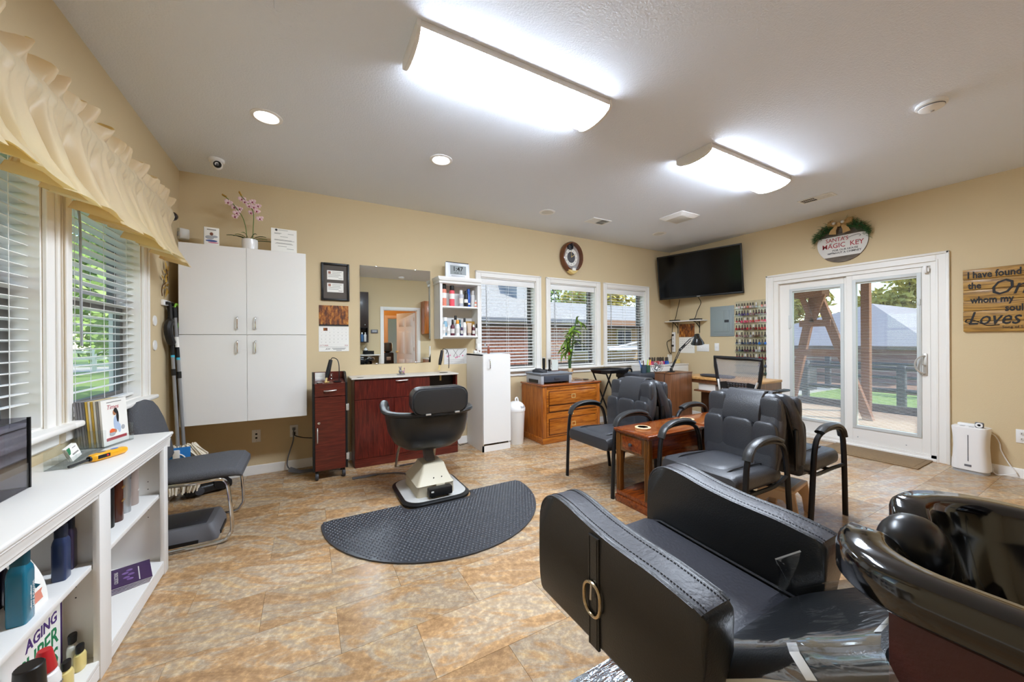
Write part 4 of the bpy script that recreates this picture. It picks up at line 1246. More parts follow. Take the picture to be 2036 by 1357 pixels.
# orchid
oc = thing('potted_orchid', 'pink and white orchid in a white pot on the wall cabinet', 'plant', (.525, -.22, 2.04))
MB().lathe([(.05, 0), (.058, .004), (.06, .05), (.06, .108), (.057, .112), (.052, .108), (.05, .095), (.001, .095)], (0, 0, 0), 24).build('pot', M('glazed_white_pot', '#ecebe9', .2, coat=.4), oc)
m_stem = M('green_stem', '#5d7a34', .5); m_bud = M('yellow_bud', '#b98b2e', .5)
m_pet = M('pink_white_petal', '#e9c9cf', .5, var=.12, vscale=30); m_lip = M('magenta_lip', '#8f2f52', .5); m_leafg = M('orchid_leaf', '#2f4a22', .4)
s1 = bez([(.02, 0, .1), (.025, 0, .22), (.03, -.01, .32), (.02, -.01, .38), (-.02, -.01, .44), (-.06, -.01, .49), (-.075, 0, .52)], 5)
s2 = bez([(-.02, 0, .1), (-.03, 0, .22), (-.05, -.01, .30), (-.085, -.01, .36), (-.12, -.01, .41), (-.16, -.01, .45), (-.19, 0, .47)], 5)
MB().tube(s1, .0035, 6).build('stem', m_stem, oc)
MB().tube(s2, .0035, 6).build('stem', m_stem, oc)
def petal(m, c, a, L, W, tilt):
    u = Vector((math.cos(a), 0, math.sin(a))); w = Vector((-math.sin(a), 0, math.cos(a))); n = Vector((0, -1, 0))
    c = Vector(c)
    r = []
    for f, g, h in ((.05, .25, 0), (.35, .85, .2), (.65, 1., .3), (.9, .6, .22), (1., .12, .1)):
        p = c + u * L * f + n * tilt * h * L
        r.append([tuple(p - w * W * g), tuple(p + n * .003), tuple(p + w * W * g)])
    m.grid(r)
rnd = random.Random(4)
fl_pos = [(.055, .365), (.035, .395), (.075, .31), (.0, .40), (-.03, .43), (.02, .45), (.01, .35), (-.09, .33), (-.11, .38), (-.07, .37), (-.15, .41), (-.105, .30), (-.055, .46), (.062, .42)]
for x, z in fl_pos:
    y = rnd.uniform(-.035, .01)
    m = MB(); k0 = rnd.uniform(-.4, .4); s = rnd.uniform(.75, 1.1)
    for a, L, W in ((.5, .032, .014), (1.57, .026, .009), (2.64, .032, .014), (3.9, .024, .008), (5.5, .024, .008)):
        petal(m, (x, y, z), a + k0, L * s, W * s, .5)
    fo = m.build('flower', m_pet, oc)
    MB().sell((x, y - .008, z - .003), (.006, .006, .008), 2, 8, 6).build('lip', m_lip, fo)
for p in s1[-6:-1:2] + s2[-5::2]:
    MB().sell((p[0], p[1], p[2] + .006), (.007, .007, .009), 2, 8, 6).build('bud', m_bud, oc)
for a, L, lean in ((2.9, .17, .5), (.25, .18, .15), (2.0, .14, 1.1), (1.2, .15, 1.), (.7, .16, .7), (2.5, .13, .85), (.1, .13, .55), (3.0, .12, .7)):
    m = MB(); rws = []
    for k in range(6):
        f = k / 5
        px = math.cos(a) * L * f; pz = .1 + lean * L * f * (1.15 - f * .75); W = .014 * math.sin(PI * (f * .85 + .1))
        py = -.03 * math.sin(a) * f
        rws.append([(px, py - W, pz), (px, py, pz - .004), (px, py + W, pz)])
    m.grid(rws); m.build('leaf', m_leafg if L > .14 else m_stem, oc)

# ================================================================ BACK WALL
t = thing('framed_licences', 'black frame holding two white licence cards on the back wall', 'picture frame', (1.221, 0, 1.857))
m = MB()
a, b2 = .132, .193
for q in (((-a, -a + .022), (-b2, b2)), ((a - .022, a), (-b2, b2)), ((-a + .022, a - .022), (b2 - .022, b2)), ((-a + .022, a - .022), (-b2, -b2 + .022))):
    m.box(q[0][0], q[0][1], -.022, 0, q[1][0], q[1][1], .004)
m.build('frame', m_black, t)
MB().box(-.112, .112, -.008, 0, -.172, .172).build('mat_board', M('taupe_mat_board', '#5d5650', .8), t)
for zc in (.07, -.058):
    c = MB().box(-.076, .076, -.0095, -.008, zc - .047, zc + .047).build('licence', m_paper, t)
    MB().box(-.066, -.042, -.0102, -.0094, zc + .012, zc + .038).build('photo', M('licence_photo', '#a97a6a', .6, var=.3, vscale=60), c)
    for k, (xa, xb) in enumerate(((-.03, .06), (-.03, .045), (-.066, .05), (-.066, .03), (.03, .066))):
        MB().box(xa, xb, -.0098, -.0094, zc + .03 - .016 * k, zc + .034 - .016 * k).build('print_line', m_inkg, c)
cl = thing('wall_calendar', 'wall calendar with an autumn pond photo, open at October, beside the mirror', 'calendar', (1.206, 0, 0))
m_aut, tt, b = new_mat('autumn_print')
v = coords(tt, (5, 5, 1.6))
tt.links.new(ramp(tt, noise(tt, v, 4.5, 8, .75), [(.33, '#1d0f08'), (.45, '#5b2d10'), (.55, '#a8611c'), (.64, '#dba247'), (.75, '#f2d99a')]), b.inputs['Base Color'])
MB().box(-.137, .137, -.004, 0, 1.405, 1.615).build('picture_page', m_aut, cl)
MB().box(-.137, .137, -.0045, -.0005, 1.405, 1.42).build('caption_strip', m_ink, cl)
pg = MB().box(-.14, .14, -.004, 0, 1.143, 1.40).build('month_page', m_paper, cl)
MB().tube([(-.13, -.005, 1.402), (.13, -.005, 1.402)], .003, 6).build('spine', m_steel, cl)
for r_ in range(5):
    for c_ in range(7):
        d_ = r_ * 7 + c_ - 1
        if 1 <= d_ <= 31:
            text('lettering', str(d_), .011, m_inkg, pg, (-.115 + .038 * c_, -.0043, 1.372 - .034 * r_), FACE_MY)
MB().box(-.098, -.06, -.0046, -.004, 1.355, 1.385).build('small_photo', m_aut, pg)
for k in range(6):
    MB().box(-.135, .135, -.0044, -.004, 1.386 - .034 * k, 1.387 - .034 * k).build('grid_line', m_offw, pg)
text('lettering', 'OCTOBER', .017, m_red, pg, (-.132, -.0043, 1.204), FACE_MY, 'LEFT')
text('lettering', '2024', .017, m_red, pg, (.132, -.0043, 1.204), FACE_MY, 'RIGHT')
MB().box(-.135, .135, -.0046, -.004, 1.188, 1.190).build('rule', m_inkg, pg)
text('lettering', 'AW', .026, m_ink, pg, (-.06, -.0043, 1.168), FACE_MY, shear=.4)
for k, (xa, xb) in enumerate(((-.02, .11), (-.01, .10), (.02, .07))):
    MB().box(xa, xb, -.0045, -.004, 1.173 - .011 * k, 1.178 - .011 * k).build('print_line', m_inkg, pg, flat=True)
t = thing('wall_mirror', 'large frameless mirror over the mahogany styling station', 'mirror', (0, 0, 0))
MB().box(1.457, 2.218, -.006, -.001, .999, 2.056).build('mirror_glass', m_mirror, t, flat=True)
MB().box(1.4565, 2.2185, -.001, 0, .9985, 2.0565).build('backing', m_dgrey, t, flat=True)
for x, z in ((1.62, 1.0), (2.05, 1.0), (1.62, 2.055), (2.05, 2.055)):
    MB().box(x - .012, x + .012, -.009, 0, z - .006, z + .006, .002).build('clip', m_chrome, t)

# bottle shelf beside the mirror
bs = thing('wall_shelf', 'white wall shelf unit full of hair products beside the mirror', 'shelf', (0, 0, 0))
sx0, sx1, sy, sz0, sz1 = 2.262, 2.752, -.22, 1.268, 1.925
[MB().box(q, q + .018, sy, -.001, sz0, sz1).build('side_panel', m_white, bs) for q in (sx0, sx1 - .018)]
MB().box(sx0, sx1, -.008, -.001, sz0, sz1).build('back_panel', m_white, bs)
MB().box(sx0 + .018, sx1 - .018, sy + .004, -.008, 1.622, 1.642, .002).build('shelf_board', m_white, bs)
MB().box(sx0 + .018, sx1 - .018, sy + .004, -.008, 1.285, 1.305, .002).build('shelf_board', m_white, bs)
MB().box(sx0 - .01, sx1 + .01, sy - .01, -.001, sz1 - .03, sz1, .003).prism([(sx0 - .008, sz1), (sx1 + .008, sz1), (sx1 + .022, sz1 + .03), (sx1 + .022, sz1 + .045), (sx0 - .022, sz1 + .045), (sx0 - .022, sz1 + .03)], 'y', sy - .022, -.001, .002).build('crown', m_white, bs)
[MB().box(q, q + .03, sy - .002, sy + .012, sz0, sz1 - .03).build('face_frame', m_white, bs) for q in (sx0, sx1 - .03)]
m_coral = M('coral_can', '#e89079', .35); m_pinkc = M('hot_pink_can', '#ee5f6c', .35); m_lilac = M('pale_grey_can', '#b9bcc6', .35)
m_bluec = M('blue_can', '#2458b0', .3); m_skyb = M('sky_blue_can', '#8eb9cf', .35); m_orange_c = M('orange_cap', '#f0a02e', .4); m_maro = M('maroon_bottle', '#5b2030', .35)
U, L_ = 1.6425, 1.3055
gp = 'products on the upper wall shelf'
lp = (m_paper,)
for lab, x, y, r, h, mats, capr, caph, band in (
        ('coral can with black cap at the end of the upper wall shelf', 2.332, -.15, .03, .2, (m_coral, m_black), .027, .05, (.09, .15)),
        ('hot pink can with black cap beside the coral can', 2.43, -.15, .03, .19, (m_pinkc, m_black), .027, .05, (.085, .145)),
        ('pale grey can with white cap on the upper wall shelf', 2.547, -.14, .025, .15, (m_lilac, m_whitep), .02, .045, (.04, .1)),
        ('black can with black cap between the grey and blue cans', 2.604, -.15, .023, .16, (m_black, m_black), .02, .03, (.05, .09)),
        ('cobalt blue tall can on the upper wall shelf', 2.648, -.12, .022, .18, (m_bluec, m_bluec), .02, .04, (.03, .05)),
        ('white bottle with white cap next to the blue can', 2.70, -.13, .024, .15, (m_whitep, m_offw), .019, .05, (.04, .09)),
        ('small coral bottle in front at the end of the upper wall shelf', 2.712, -.185, .014, .06, (m_coral, m_whitep), .011, .025, (.015, .04))):
    bottle(lab, [(r * .95, 0), (r, .004), (r, h * .93), (r * .72, h)], (x, y, U), mats, 'bottle', 'bottle', gp, cap=(capr * .95, h * .97, capr * .9, h + caph), band=(band[0], band[1], r * 1.01, m_paper if mats[0] != m_paper else m_lilac))
gp = 'products on the lower wall shelf'
k = 0
for lab, x, y, r, h, mats, capr, caph in (
        ('short white bottle in front at the end of the lower wall shelf', 2.318, -.185, .016, .1, (m_whitep, m_offw), .012, .03),
        ('sky blue can with white cap on the lower wall shelf', 2.358, -.12, .026, .17, (m_skyb, m_whitep), .022, .04),
        ('small white bottle before the sky blue can', 2.372, -.19, .018, .09, (m_whitep, m_whitep), .012, .03),
        ('dark brown pump bottle on the lower wall shelf', 2.428, -.17, .024, .13, (m_maro, m_black), .012, .055),
        ('white bottle with orange top and black cap', 2.492, -.16, .025, .14, (m_whitep, m_orange_c), .02, .04),
        ('tall bottle with black cap behind the orange topped one', 2.49, -.1, .02, .19, (m_offw, m_black), .016, .045),
        ('teal bottle at the back of the lower wall shelf', 2.545, -.08, .022, .16, (m_teal, m_teald), .018, .03),
        ('slim purple and white bottle on the lower wall shelf', 2.54, -.17, .014, .1, (m_purp, m_whitep), .01, .025),
        ('white spray bottle with black trigger collar', 2.58, -.16, .022, .16, (m_whitep, m_black), .014, .045),
        ('maroon bottle with white cap near the end of the lower wall shelf', 2.69, -.17, .017, .1, (m_maro, m_whitep), .012, .03),
        ('white dropper bottle with black dropper', 2.722, -.185, .017, .09, (m_whitep, m_black), .008, .05)):
    bottle(lab, [(r * .95, 0), (r, .004), (r, h * .8), (r * .5, h)], (x, y, L_), mats, 'bottle', 'bottle', gp, cap=(capr, h * .98, capr * .9, h + caph), band=(h * .2, h * .6, r * 1.01, m_prt))
t = thing('tube', 'beige squeeze tube standing on its cap on the lower wall shelf', 'tube', (2.635, -.17, L_), 0, gp)
MB().lathe([(.02, 0), (.021, .03)], (0, 0, 0), 14).build('cap', m_taupe, t)
MB().loft([[(x, y, z) for x, y in rrect(-a, a, -b2, b2, min(a, b2) * .8, 3)] for z, a, b2 in ((.03, .024, .02), (.08, .026, .016), (.15, .03, .003))]).build('body', M('beige_tube', '#cdb59e', .4), t)
for x, lab in ((2.64, 'brown and gold product box behind the beige tube'), (2.70, 'gold topped product box at the back of the lower wall shelf')):
    t = thing('product_box', lab, 'box', (x, -.09, L_), 0, gp)
    MB().box(-.028, .028, -.02, .02, 0, .17).build('box', M('brown_box', '#6a3a24', .4), t)
    MB().box(-.0285, .0285, -.0205, .0205, .12, .171).build('gold_band', m_goldp, t)
t = thing('digital_clock', 'silver digital clock showing 1:47 on top of the bottle shelf', 'clock', (2.505, -.13, 1.971), .04)
MB().prism([(-.02, 0), (.03, 0), (.012, .18), (-.012, .18)], 'x', -.15, .15, .006).build('case', M('silver_plastic', '#c9cbce', .35, metal=.2), t)
MB().box(-.14, .14, -.012, .012, .178, .19, .003).build('top_bar', m_black, t)
lcd = MB().box(-.095, .105, -.0205, -.014, .045, .15).build('screen', M('lcd_glass', '#8d9494', .3), t); lcd.rotation_euler.x = -.04
text('lettering', '1:47', .075, m_ink, lcd, (-.0, -.0212, .108), FACE_MY, sx=1.0, offset=.001)
text('lettering', '10-24  72', .026, m_ink, lcd, (.0, -.0212, .062), FACE_MY)
MB().box(-.08, .09, -.023, -.015, .025, .032).build('button_row', m_lgrey, t)
# tool poster under the shelf
t = thing('salon_notice', 'white wooden look notice with scissors and pink flowers under the bottle shelf', 'poster', (2.525, 0, 1.06))
MB().box(-.145, .145, -.004, 0, -.095, .095).build('sheet', M('whitewashed_print', '#dcdad6', .7, var=.08, vscale=20), t)
m = MB()
for s in (-1, 1):
    m.tube([(-.02 * s, -.005, .01), (.03 * s, -.005, .08)], .0025, 5).tube([(-.02 * s + .008 * math.cos(q), -.005, -.0 + .008 * math.sin(q)) for q in [k * .63 for k in range(10)]], .0018, 5, close=True)
m.tube([(.05, -.005, .01), (.12, -.005, .08)], .004, 5).tube([(-.12, -.005, .03), (-.1, -.005, .08)], .005, 5)
m.build('print_tools', m_inkg, t)
for x, z, r in ((-.1, .0, .012), (-.07, .012, .01), (.02, -.012, .012), (.045, -.005, .009), (-.0, -.018, .01), (.09, .005, .01)):
    MB().sell((x, -.0045, z), (r, .0008, r), 2, 10, 6).build('print_flower', M('pink_flower', '#d98aa3', .6), t)
for k in range(3):
    MB().tube([(-.11 + .22 * q / 60, -.005, -.042 - .02 * k + .0045 * math.sin(q * 1.3 + k) * (1 if q % 11 else 0)) for q in range(61)], .0011, 4).build('script_line', m_inkg, t)

# ---------------------------------------------------------------- windows' wall clock
ck = thing('wall_clock', 'round wooden wall clock with brass base above the middle back window', 'clock', (4.27, 0, 2.43))
m_ckw = M('clock_wood', '#6a3a1f', .25, coat=.5, var=.2)
MB().lathe([(.205, 0), (.215, .01), (.215, .06), (.2, .085), (.185, .09), (.18, .07), (.18, .02)], (0, 0, 0), 36, '-y', .87, 1.03).build('rim', m_ckw, ck)
MB().lathe([(.183, .02), (.001, .021)], (0, 0, 0), 32, '-y', .87, 1.03).build('back_face', M('clock_face', '#b4aaa2', .5, var=.15, vscale=20), ck)
MB().lathe([(.125, .021), (.125, .03), (.08, .03), (.08, .021)], (0, 0, .0), 32, '-y', .9).build('chapter_ring', m_paper, ck)
MB().lathe([(.081, .024), (.001, .026)], (0, 0, .0), 28, '-y', .9).build('inner_dial', M('dark_dial', '#55565c', .4), ck)
for k in range(12):
    a = PI / 2 - k * PI / 6
    text('lettering', str(12 if k == 0 else k), .026, m_ink, ck, (.092 * math.cos(a), -.0305, .102 * math.sin(a)), FACE_MY)
MB().box(-.004, .004, -.031, -.029, 0, .07).xf(Matrix.Rotation(1.0, 4, 'Y')).box(-.003, .003, -.033, -.031, 0, .09).build('hands', m_brass, ck)
MB().lathe([(.045, .02), (.045, .05), (.03, .055), (.028, .03)], (-.02, 0, .145), 18, '-y').build('pendulum_ring', m_dgrey, ck)
MB().sell((-.07, -.04, -.15), (.05, .02, .022), 2, 12, 8).sell((.05, -.04, -.15), (.04, .02, .03), 2, 12, 8).build('figures', m_lgrey, ck)
MB().prism([(-.085, -.19), (.085, -.19), (.05, -.225), (0, -.245), (-.05, -.225)], 'y', -.09, -.01, .006).build('brass_base', m_brass, ck)
MB().box(-.03, .03, -.096, -.088, -.2, -.165).build('brass_plaque', m_paper, ck)

# ---------------------------------------------------------------- outlets low on the back wall
def outlet(name, label, loc, rz, sockets=True, w=.035, h=.0585, cat='outlet'):
    t = thing(name, label, cat, loc, rz)
    p = MB().box(-w, w, -.006, 0, -h, h, .003).build('plate', m_whitep, t)
    return t
t = outlet('phone_plate', 'white wall plate with two phone jacks under the wall cabinet', (.541, 0, .36), 0)
for z in (.018, -.018):
    MB().box(-.008, .008, -.0075, -.005, z - .008, z + .008).build('jack', m_black, t)
for z in (.045, -.045):
    MB().lathe([(.003, 0), (.002, .001)], (0, -.006, z), 8, '-y').build('screw', m_lgrey, t)
t = outlet('power_outlet', 'white power outlet with two cords plugged in next to the trolley', (.846, 0, .37), 0)
for z in (.022, -.022):
    MB().box(-.017, .017, -.0085, -.005, z - .016, z + .016, .003).build('socket', m_offw, t)
c = tag(MB().box(.832, .858, -.03, -.008, .378, .405, .006).tube(bez([(.845, -.03, .392), (.842, -.05, .36), (.838, -.05, .28), (.80, -.06, .15), (.79, -.07, .06), (.83, -.09, .012), (.9, -.12, .008)], 5), .006, 8).build('power_cable', m_grey), 'thick grey cord hanging from the power outlet to the floor', 'cord')
c = tag(MB().box(.835, .857, -.028, -.008, .335, .36, .006).tube(bez([(.846, -.028, .348), (.86, -.05, .33), (.93, -.08, .31), (1.04, -.12, .30)], 5), .0045, 8).build('power_cable', m_black), 'thin black cord from the power outlet to the trolley', 'cord')
c = tag(MB().prism([(.80, .035), (.82, .055), (.9, .012), (1.05, .006), (1.3, .006), (1.3, .002), (1.05, .001), (.9, .004)], 'y', -.20, -.12).build('cord_cover', m_grey), 'flat grey floor cord cover running behind the trolley', 'cord cover')
c = tag(MB().box(1.31, 1.52, -.62, -.575, .001, .011, .004).tube(bez([(1.52, -.6, .008), (1.7, -.66, .008), (1.78, -.78, .008), (1.80, -.94, .009)], 5), .006, 8).build('foot_cable', m_grey), 'grey floor cord leading from trolley to the salon chair base', 'cord')

# ---------------------------------------------------------------- salon trolley
tr = thing('salon_trolley', 'narrow mahogany salon trolley on castors beside the wall cabinet', 'trolley', (1.142, -.37, 0))
W2, yf, yb = .142, -.13, .14
[MB().prism([(yf, .085), (yb, .085), (yb, .955), (yb - .12, .955), (yf + .02, .875), (yf, .87)], 'x', q, q + .017).build('side_panel', m_black, tr) for q in (-W2, W2 - .017)]
MB().box(-W2 + .017, W2 - .017, yf + .012, yb, .085, .74).build('carcass', m_mahogh, tr)
MB().prism([(yf + .004, .858), (yf + .004, .866), (yb - .12, .886), (yb - .012, .886), (yb - .012, .86)], 'x', -W2 + .017, W2 - .017).build('tray_top', m_mahogh, tr)
MB().box(-W2 + .017, W2 - .017, yb - .014, yb, .74, .955).build('back_guard', m_mahogh, tr)
dd = MB().box(-W2 + .019, W2 - .019, yf - .002, yf + .014, .75, .857, .0015, 1).build('drawer', m_mahogh, tr)
MB().tube(bez([(-.05, yf - .002, .80), (-.03, yf - .022, .80), (.03, yf - .022, .803), (.05, yf - .002, .803)], 4), .005, 8).build('handle', m_steel, dd)
dd = MB().box(-W2 + .019, W2 - .019, yf - .002, yf + .014, .088, .745, .0015, 1).build('door', m_mahogh, tr)
MB().tube(bez([(-.105, yf - .002, .47), (-.105, yf - .024, .45), (-.105, yf - .024, .36), (-.105, yf - .002, .34)], 4), .005, 8).build('handle', m_steel, dd)
MB().lathe([(.011, 0), (.011, .006), (.004, .008)], (-.092, yf, .515), 14, '-y').build('lock', m_chrome, dd)
for z in (.64, .19):
    MB().box(W2 - .012, W2 + .012, yf - .004, yf + .02, z - .03, z + .03, .002).build('hinge', m_steel, tr)
for x in (-.11, .11):
    for y in (yf + .03, yb - .04):
        w_ = MB().lathe([(.008, -.013), (.03, -.013), (.033, -.008), (.033, .008), (.03, .013), (.008, .013)], (x, y, .033), 16, 'x').build('castor', m_dgrey, tr)
        MB().box(x - .012, x + .012, y - .012, y + .012, .055, .087, .004).build('castor_fork', m_black, w_)
for x, y, r, mt in ((-.085, -.085, .019, m_steel), (-.025, -.08, .019, m_brass), (.062, -.075, .031, m_black)):
    MB().lathe([(r, 0), (r + .004, .003), (r + .004, .008), (r - .002, .009), (r - .003, -.03), (.001, -.03)], (x, y, .868 + (y - yf) * .08), 20).build('tool_holder', mt, tr)
def hair_iron(label, loc, rz, base):
    t = thing('hair_tool', label, 'hair tool', loc, rz)
    a, b3 = Vector((0, 0, .0)), Vector((.035, .03, .16))
    MB().tube([tuple(a), tuple(a.lerp(b3, .35)), tuple(b3)], .017, 12, rs=[.015, .02, .016]).build('handle', m_black, t)
    MB().tube([tuple(a - (b3 - a) * .35), tuple(a)], .009, 10).build('barrel', m_brass, t)
    MB().tube(bez([tuple(b3), (.05, .032, .178), (.085, .02, .165), (.10, .0, .12), (.102, -.01, .04), (.10, -.01, -.04)], 5), .004, 8).build('cord', m_black, t)
    return t
hair_iron('black curling iron standing in the trolley tool holder', (1.117, -.45, .915), 0, 0)
t = thing('card_box', 'white business card box on the trolley top', 'card holder', (1.065, -.345, .882))
MB().box(-.042, .042, -.02, .02, 0, .025, .002).box(-.042, .042, .0, .02, .02, .05, .002).build('box', m_white, t)
for k in range(2):
    c = tag(MB().box(-.042, .042, -.001, .001, .002, .052).build('card', m_paper, loc=(1.065, -.352 - .006 * k, .905)), ['upright white card at the back of the trolley card box', 'upright white card at the front of the trolley card box'][k], 'card')
t = thing('glass_trinket', 'small clear glass ornament at the back of the trolley top', 'ornament', (1.165, -.29, .886))
MB().lathe([(.018, 0), (.022, .01), (.012, .03), (.02, .05), (.008, .065)], (0, 0, 0), 12).build('glass', m_acryl, t)

# ---------------------------------------------------------------- styling station under the mirror
ss = thing('styling_station', 'wide mahogany styling station with white top under the mirror', 'cabinet', (0, 0, 0))
a, b2, yf = 1.362, 2.432, -.315
[MB().box(q, q + .018, yf + .016, -.02, z, .87).build('side_panel', m_mahog, ss) for q, z in ((a, 0), (b2 - .018, 0), (2.10, .66))]
MB().box(a + .018, b2 - .018, -.03, -.02, .05, .87).box(a + .018, b2 - .018, yf + .018, -.03, .64, .66).box(a + .018, b2 - .018, yf + .018, -.03, .085, .1).build('carcass', m_mahog, ss)
MB().box(a + .002, b2 - .002, yf + .004, yf + .02, .0, .083).build('plinth', m_mahogh, ss)
MB().box(2.118, b2 - .018, -.20, -.19, .66, .87).build('cubby_back', m_black, ss)
dd = MB().box(a + .004, 2.106, yf, yf + .017, .668, .866, .0015, 1).build('drawer', m_mahog, ss)
MB().tube(bez([(1.76, yf, .838), (1.78, yf - .02, .838), (1.86, yf - .02, .84), (1.88, yf, .84)], 4), .0055, 8).build('handle', m_steel, dd)
for xa, xb in ((a + .004, 1.738), (1.741, 2.106), (2.109, b2 - .004)):
    MB().box(xa, xb, yf, yf + .017, .086, .664, .0015, 1).build('door', m_mahog, ss)
MB().box(a - .028, b2 + .002, yf - .022, -.002, .87, .885, .003, 1).build('worktop', M('pale_stone_laminate', '#d8d2c8', .35, var=.06, vscale=30), ss)
MB().lathe([(.02, 0), (.024, .002), (.018, .003)], (a + .06, yf + .03, .885), 16, 'z', 1.5).build('grommet', m_blackm, ss)
MB().lathe([(.045, 0), (.048, .003), (.035, .004)], (2.31, -.19, .885), 20).build('tool_hole', m_black, ss)
MB().tube([(2.27, -.2, .80), (2.27, -.2, .885)], .012, 8).build('tool_sleeve', m_brass, ss)
hair_iron('black curling iron standing in the station worktop by the salon notice', (2.262, -.2, .975), -.1, 0)
t = thing('figurine', 'little pewter and pink animal figurine on the station worktop', 'figurine', (1.845, -.17, .885))
MB().lathe([(.04, 0), (.042, .008), (.03, .012)], (0, 0, 0), 14).sell((-.01, 0, .035), (.018, .015, .022), 2, 10, 8).sell((-.012, -.004, .068), (.012, .011, .012), 2, 10, 8).sell((-.022, 0, .082), (.004, .004, .009), 2, 8, 6).sell((-.002, 0, .082), (.004, .004, .009), 2, 8, 6).build('body', M('pewter', '#8d8a8c', .4, metal=.6), t)
MB().sell((.02, -.01, .03), (.013, .011, .015), 2, 10, 8).tube([(.03, 0, .01), (.034, 0, .06)], .003, 6).sell((.034, 0, .066), (.007, .007, .008), 2, 8, 6).build('flower', M('dusty_pink', '#b98d98', .5), t)

# ---------------------------------------------------------------- hydraulic salon chair
sn = thing('salon_chair', 'black salon chair with beige pump base in front of the mirror', 'salon chair', (1.845, -1.2, 0))
MB().loft([[(x, y, z) for x, y in rrect(-a, a, -b2, b2, .12, 6)] for a, b2, z in ((.262, .285, .004), (.268, .291, .012), (.268, .291, .024), (.252, .275, .034))]).build('base_rim', m_black, sn)
MB().loft([[(x, y, z) for x, y in rrect(-a, a, -b2, b2, .11, 6)] for a, b2, z in ((.243, .265, .03), (.243, .265, .037), (.235, .257, .04))]).build('base_plate', M('brushed_plate', '#cfcfcc', .38, metal=.25), sn)
m_beige = M('beige_housing', '#c4bba4', .45)
rr = lambda cx, cy, a, b2, z, r=.02: [(cx + x, cy + y, z) for x, y in rrect(-a, a, -b2, b2, r, 3)]
MB().loft([rr(-.01, 0, .15, .2, .04), rr(-.01, 0, .148, .195, .11), rr(-.01, .0, .15, .2, .122), rr(-.01, 0, .138, .185, .136), rr(0, .0, .105, .13, .2), rr(.005, 0, .085, .1, .252, .012), rr(.005, 0, .07, .085, .258, .012)]).build('pump_housing', m_beige, sn)
MB().box(-.012, .058, -.21, -.195, .045, .125, .004).build('housing_cover', m_beige, sn)
for x in (-.02, .045):
    MB().lathe([(.005, 0), (.005, .002)], (x, -.168, .165), 8, '-y').build('screw', m_black, sn)
MB().box(-.085, .10, -.27, -.205, .055, .115, .008).build('pedal_box', m_black, sn)
for x in (-.055, .07):
    MB().lathe([(.007, 0), (.007, .016)], (x, -.235, .04), 8).build('pedal_foot', m_black, sn)
MB().box(-.07, -.05, -.272, -.268, .09, .1).build('pedal_label', m_paper, sn)
MB().prism([(-.045, .24), (.06, .24), (.13, .385), (.05, .385)], 'x', -.035, .035, .004).build('lift_arm', m_grey, sn)
MB().lathe([(.02, -.05), (.02, .05)], (-.0, .09, .37), 12, 'x').build('pivot', m_black, sn)
# shell
NA = 44
def sh_ring(k, lvl):
    th = 2 * PI * k / NA
    c, s = math.cos(th), math.sin(th)
    f = lambda v, e: math.copysign(abs(v) ** (2 / e), v)
    x, y = f(c, 2.7), f(s, 2.7)
    front = max(0., min(1., (y - .55) / .3))
    rim = .665 + .05 * max(0, y) - front * .19
    return x, y, rim
rings = []
for lv, (sc_, zz) in enumerate(((.35, None), (.62, .0), (.82, .16), (.93, .42), (.985, .75), (1.0, 1.0), (.97, 1.02), (.9, 1.0), (.86, .8), (.83, .45), (.8, .36), (.3, .38))):
    ring = []
    for k in range(NA):
        x, y, rim = sh_ring(k, lv)
        z = .375 + (rim - .375) * (zz if zz is not None else -.02)
        if lv >= 8: z = min(rim, max(z, .47 if lv > 8 else .52))
        ring.append((x * .335 * sc_, .075 + y * .29 * sc_ - .0, z))
    rings.append(ring)
MB().loft(rings).build('seat_shell', m_leather2, sn, ang=60)
rail = []
for k in range(NA):
    x, y, rim = sh_ring(k, 0)
    rail.append((y, (x * .345, .075 + y * .30, rim + .012 + .03 * max(0, y))))
# rail from the tip of one arm round the back to the other
idx = [k for k in range(NA)]
path = [sh_ring(k % NA, 0) for k in range(NA // 2 - 8, NA + 9)]
pts = [(x * .343, .075 + y * .298, min(rim, .70) + .014 + .04 * max(0, y)) for x, y, rim in path if y < .72]
MB().tube(pts, .032, 10, r2=.022).build('arm_roll', m_leather2, sn)
MB().sell((0, .09, .485), (.25, .23, .04), 3.5, 24, 8, 2.5).build('seat_cushion', m_leather2, sn)
bk = MB()
o = [(x, z) for x, z in rrect(-.222, .222, .0, .205, .075, 6)]
bk.loft([[(x * s, y, .105 + (z - .105) * s2) for x, z in o] for y, s, s2 in ((.04, .9, .84), (.05, .98, .96), (.0, 1., 1.), (-.06, .985, .97), (-.072, .93, .9), (-.076, .8, .7))])
bk = bk.build('backrest', m_leather2, sn); bk.location = (.015, -.185, .685); bk.rotation_euler = (.08, 0, .0)
MB().tube([(x * .99, -.062, z) for x, z in o], .0035, 6, close=True).build('piping', m_leather, bk)
for x in (-.1, .13):
    MB().box(x - .02, x + .02, -.08, -.06, .0, .012, .002).build('bracket', m_steel, bk)
m = MB().tube(bez([(-.15, .22, .42), (-.17, .36, .30), (-.175, .47, .12), (-.16, .5, .085), (0, .51, .08), (.16, .5, .085), (.175, .47, .12), (.17, .36, .30), (.15, .22, .42)], 4), .011, 8)
m.build('footrest', m_chrome, sn)

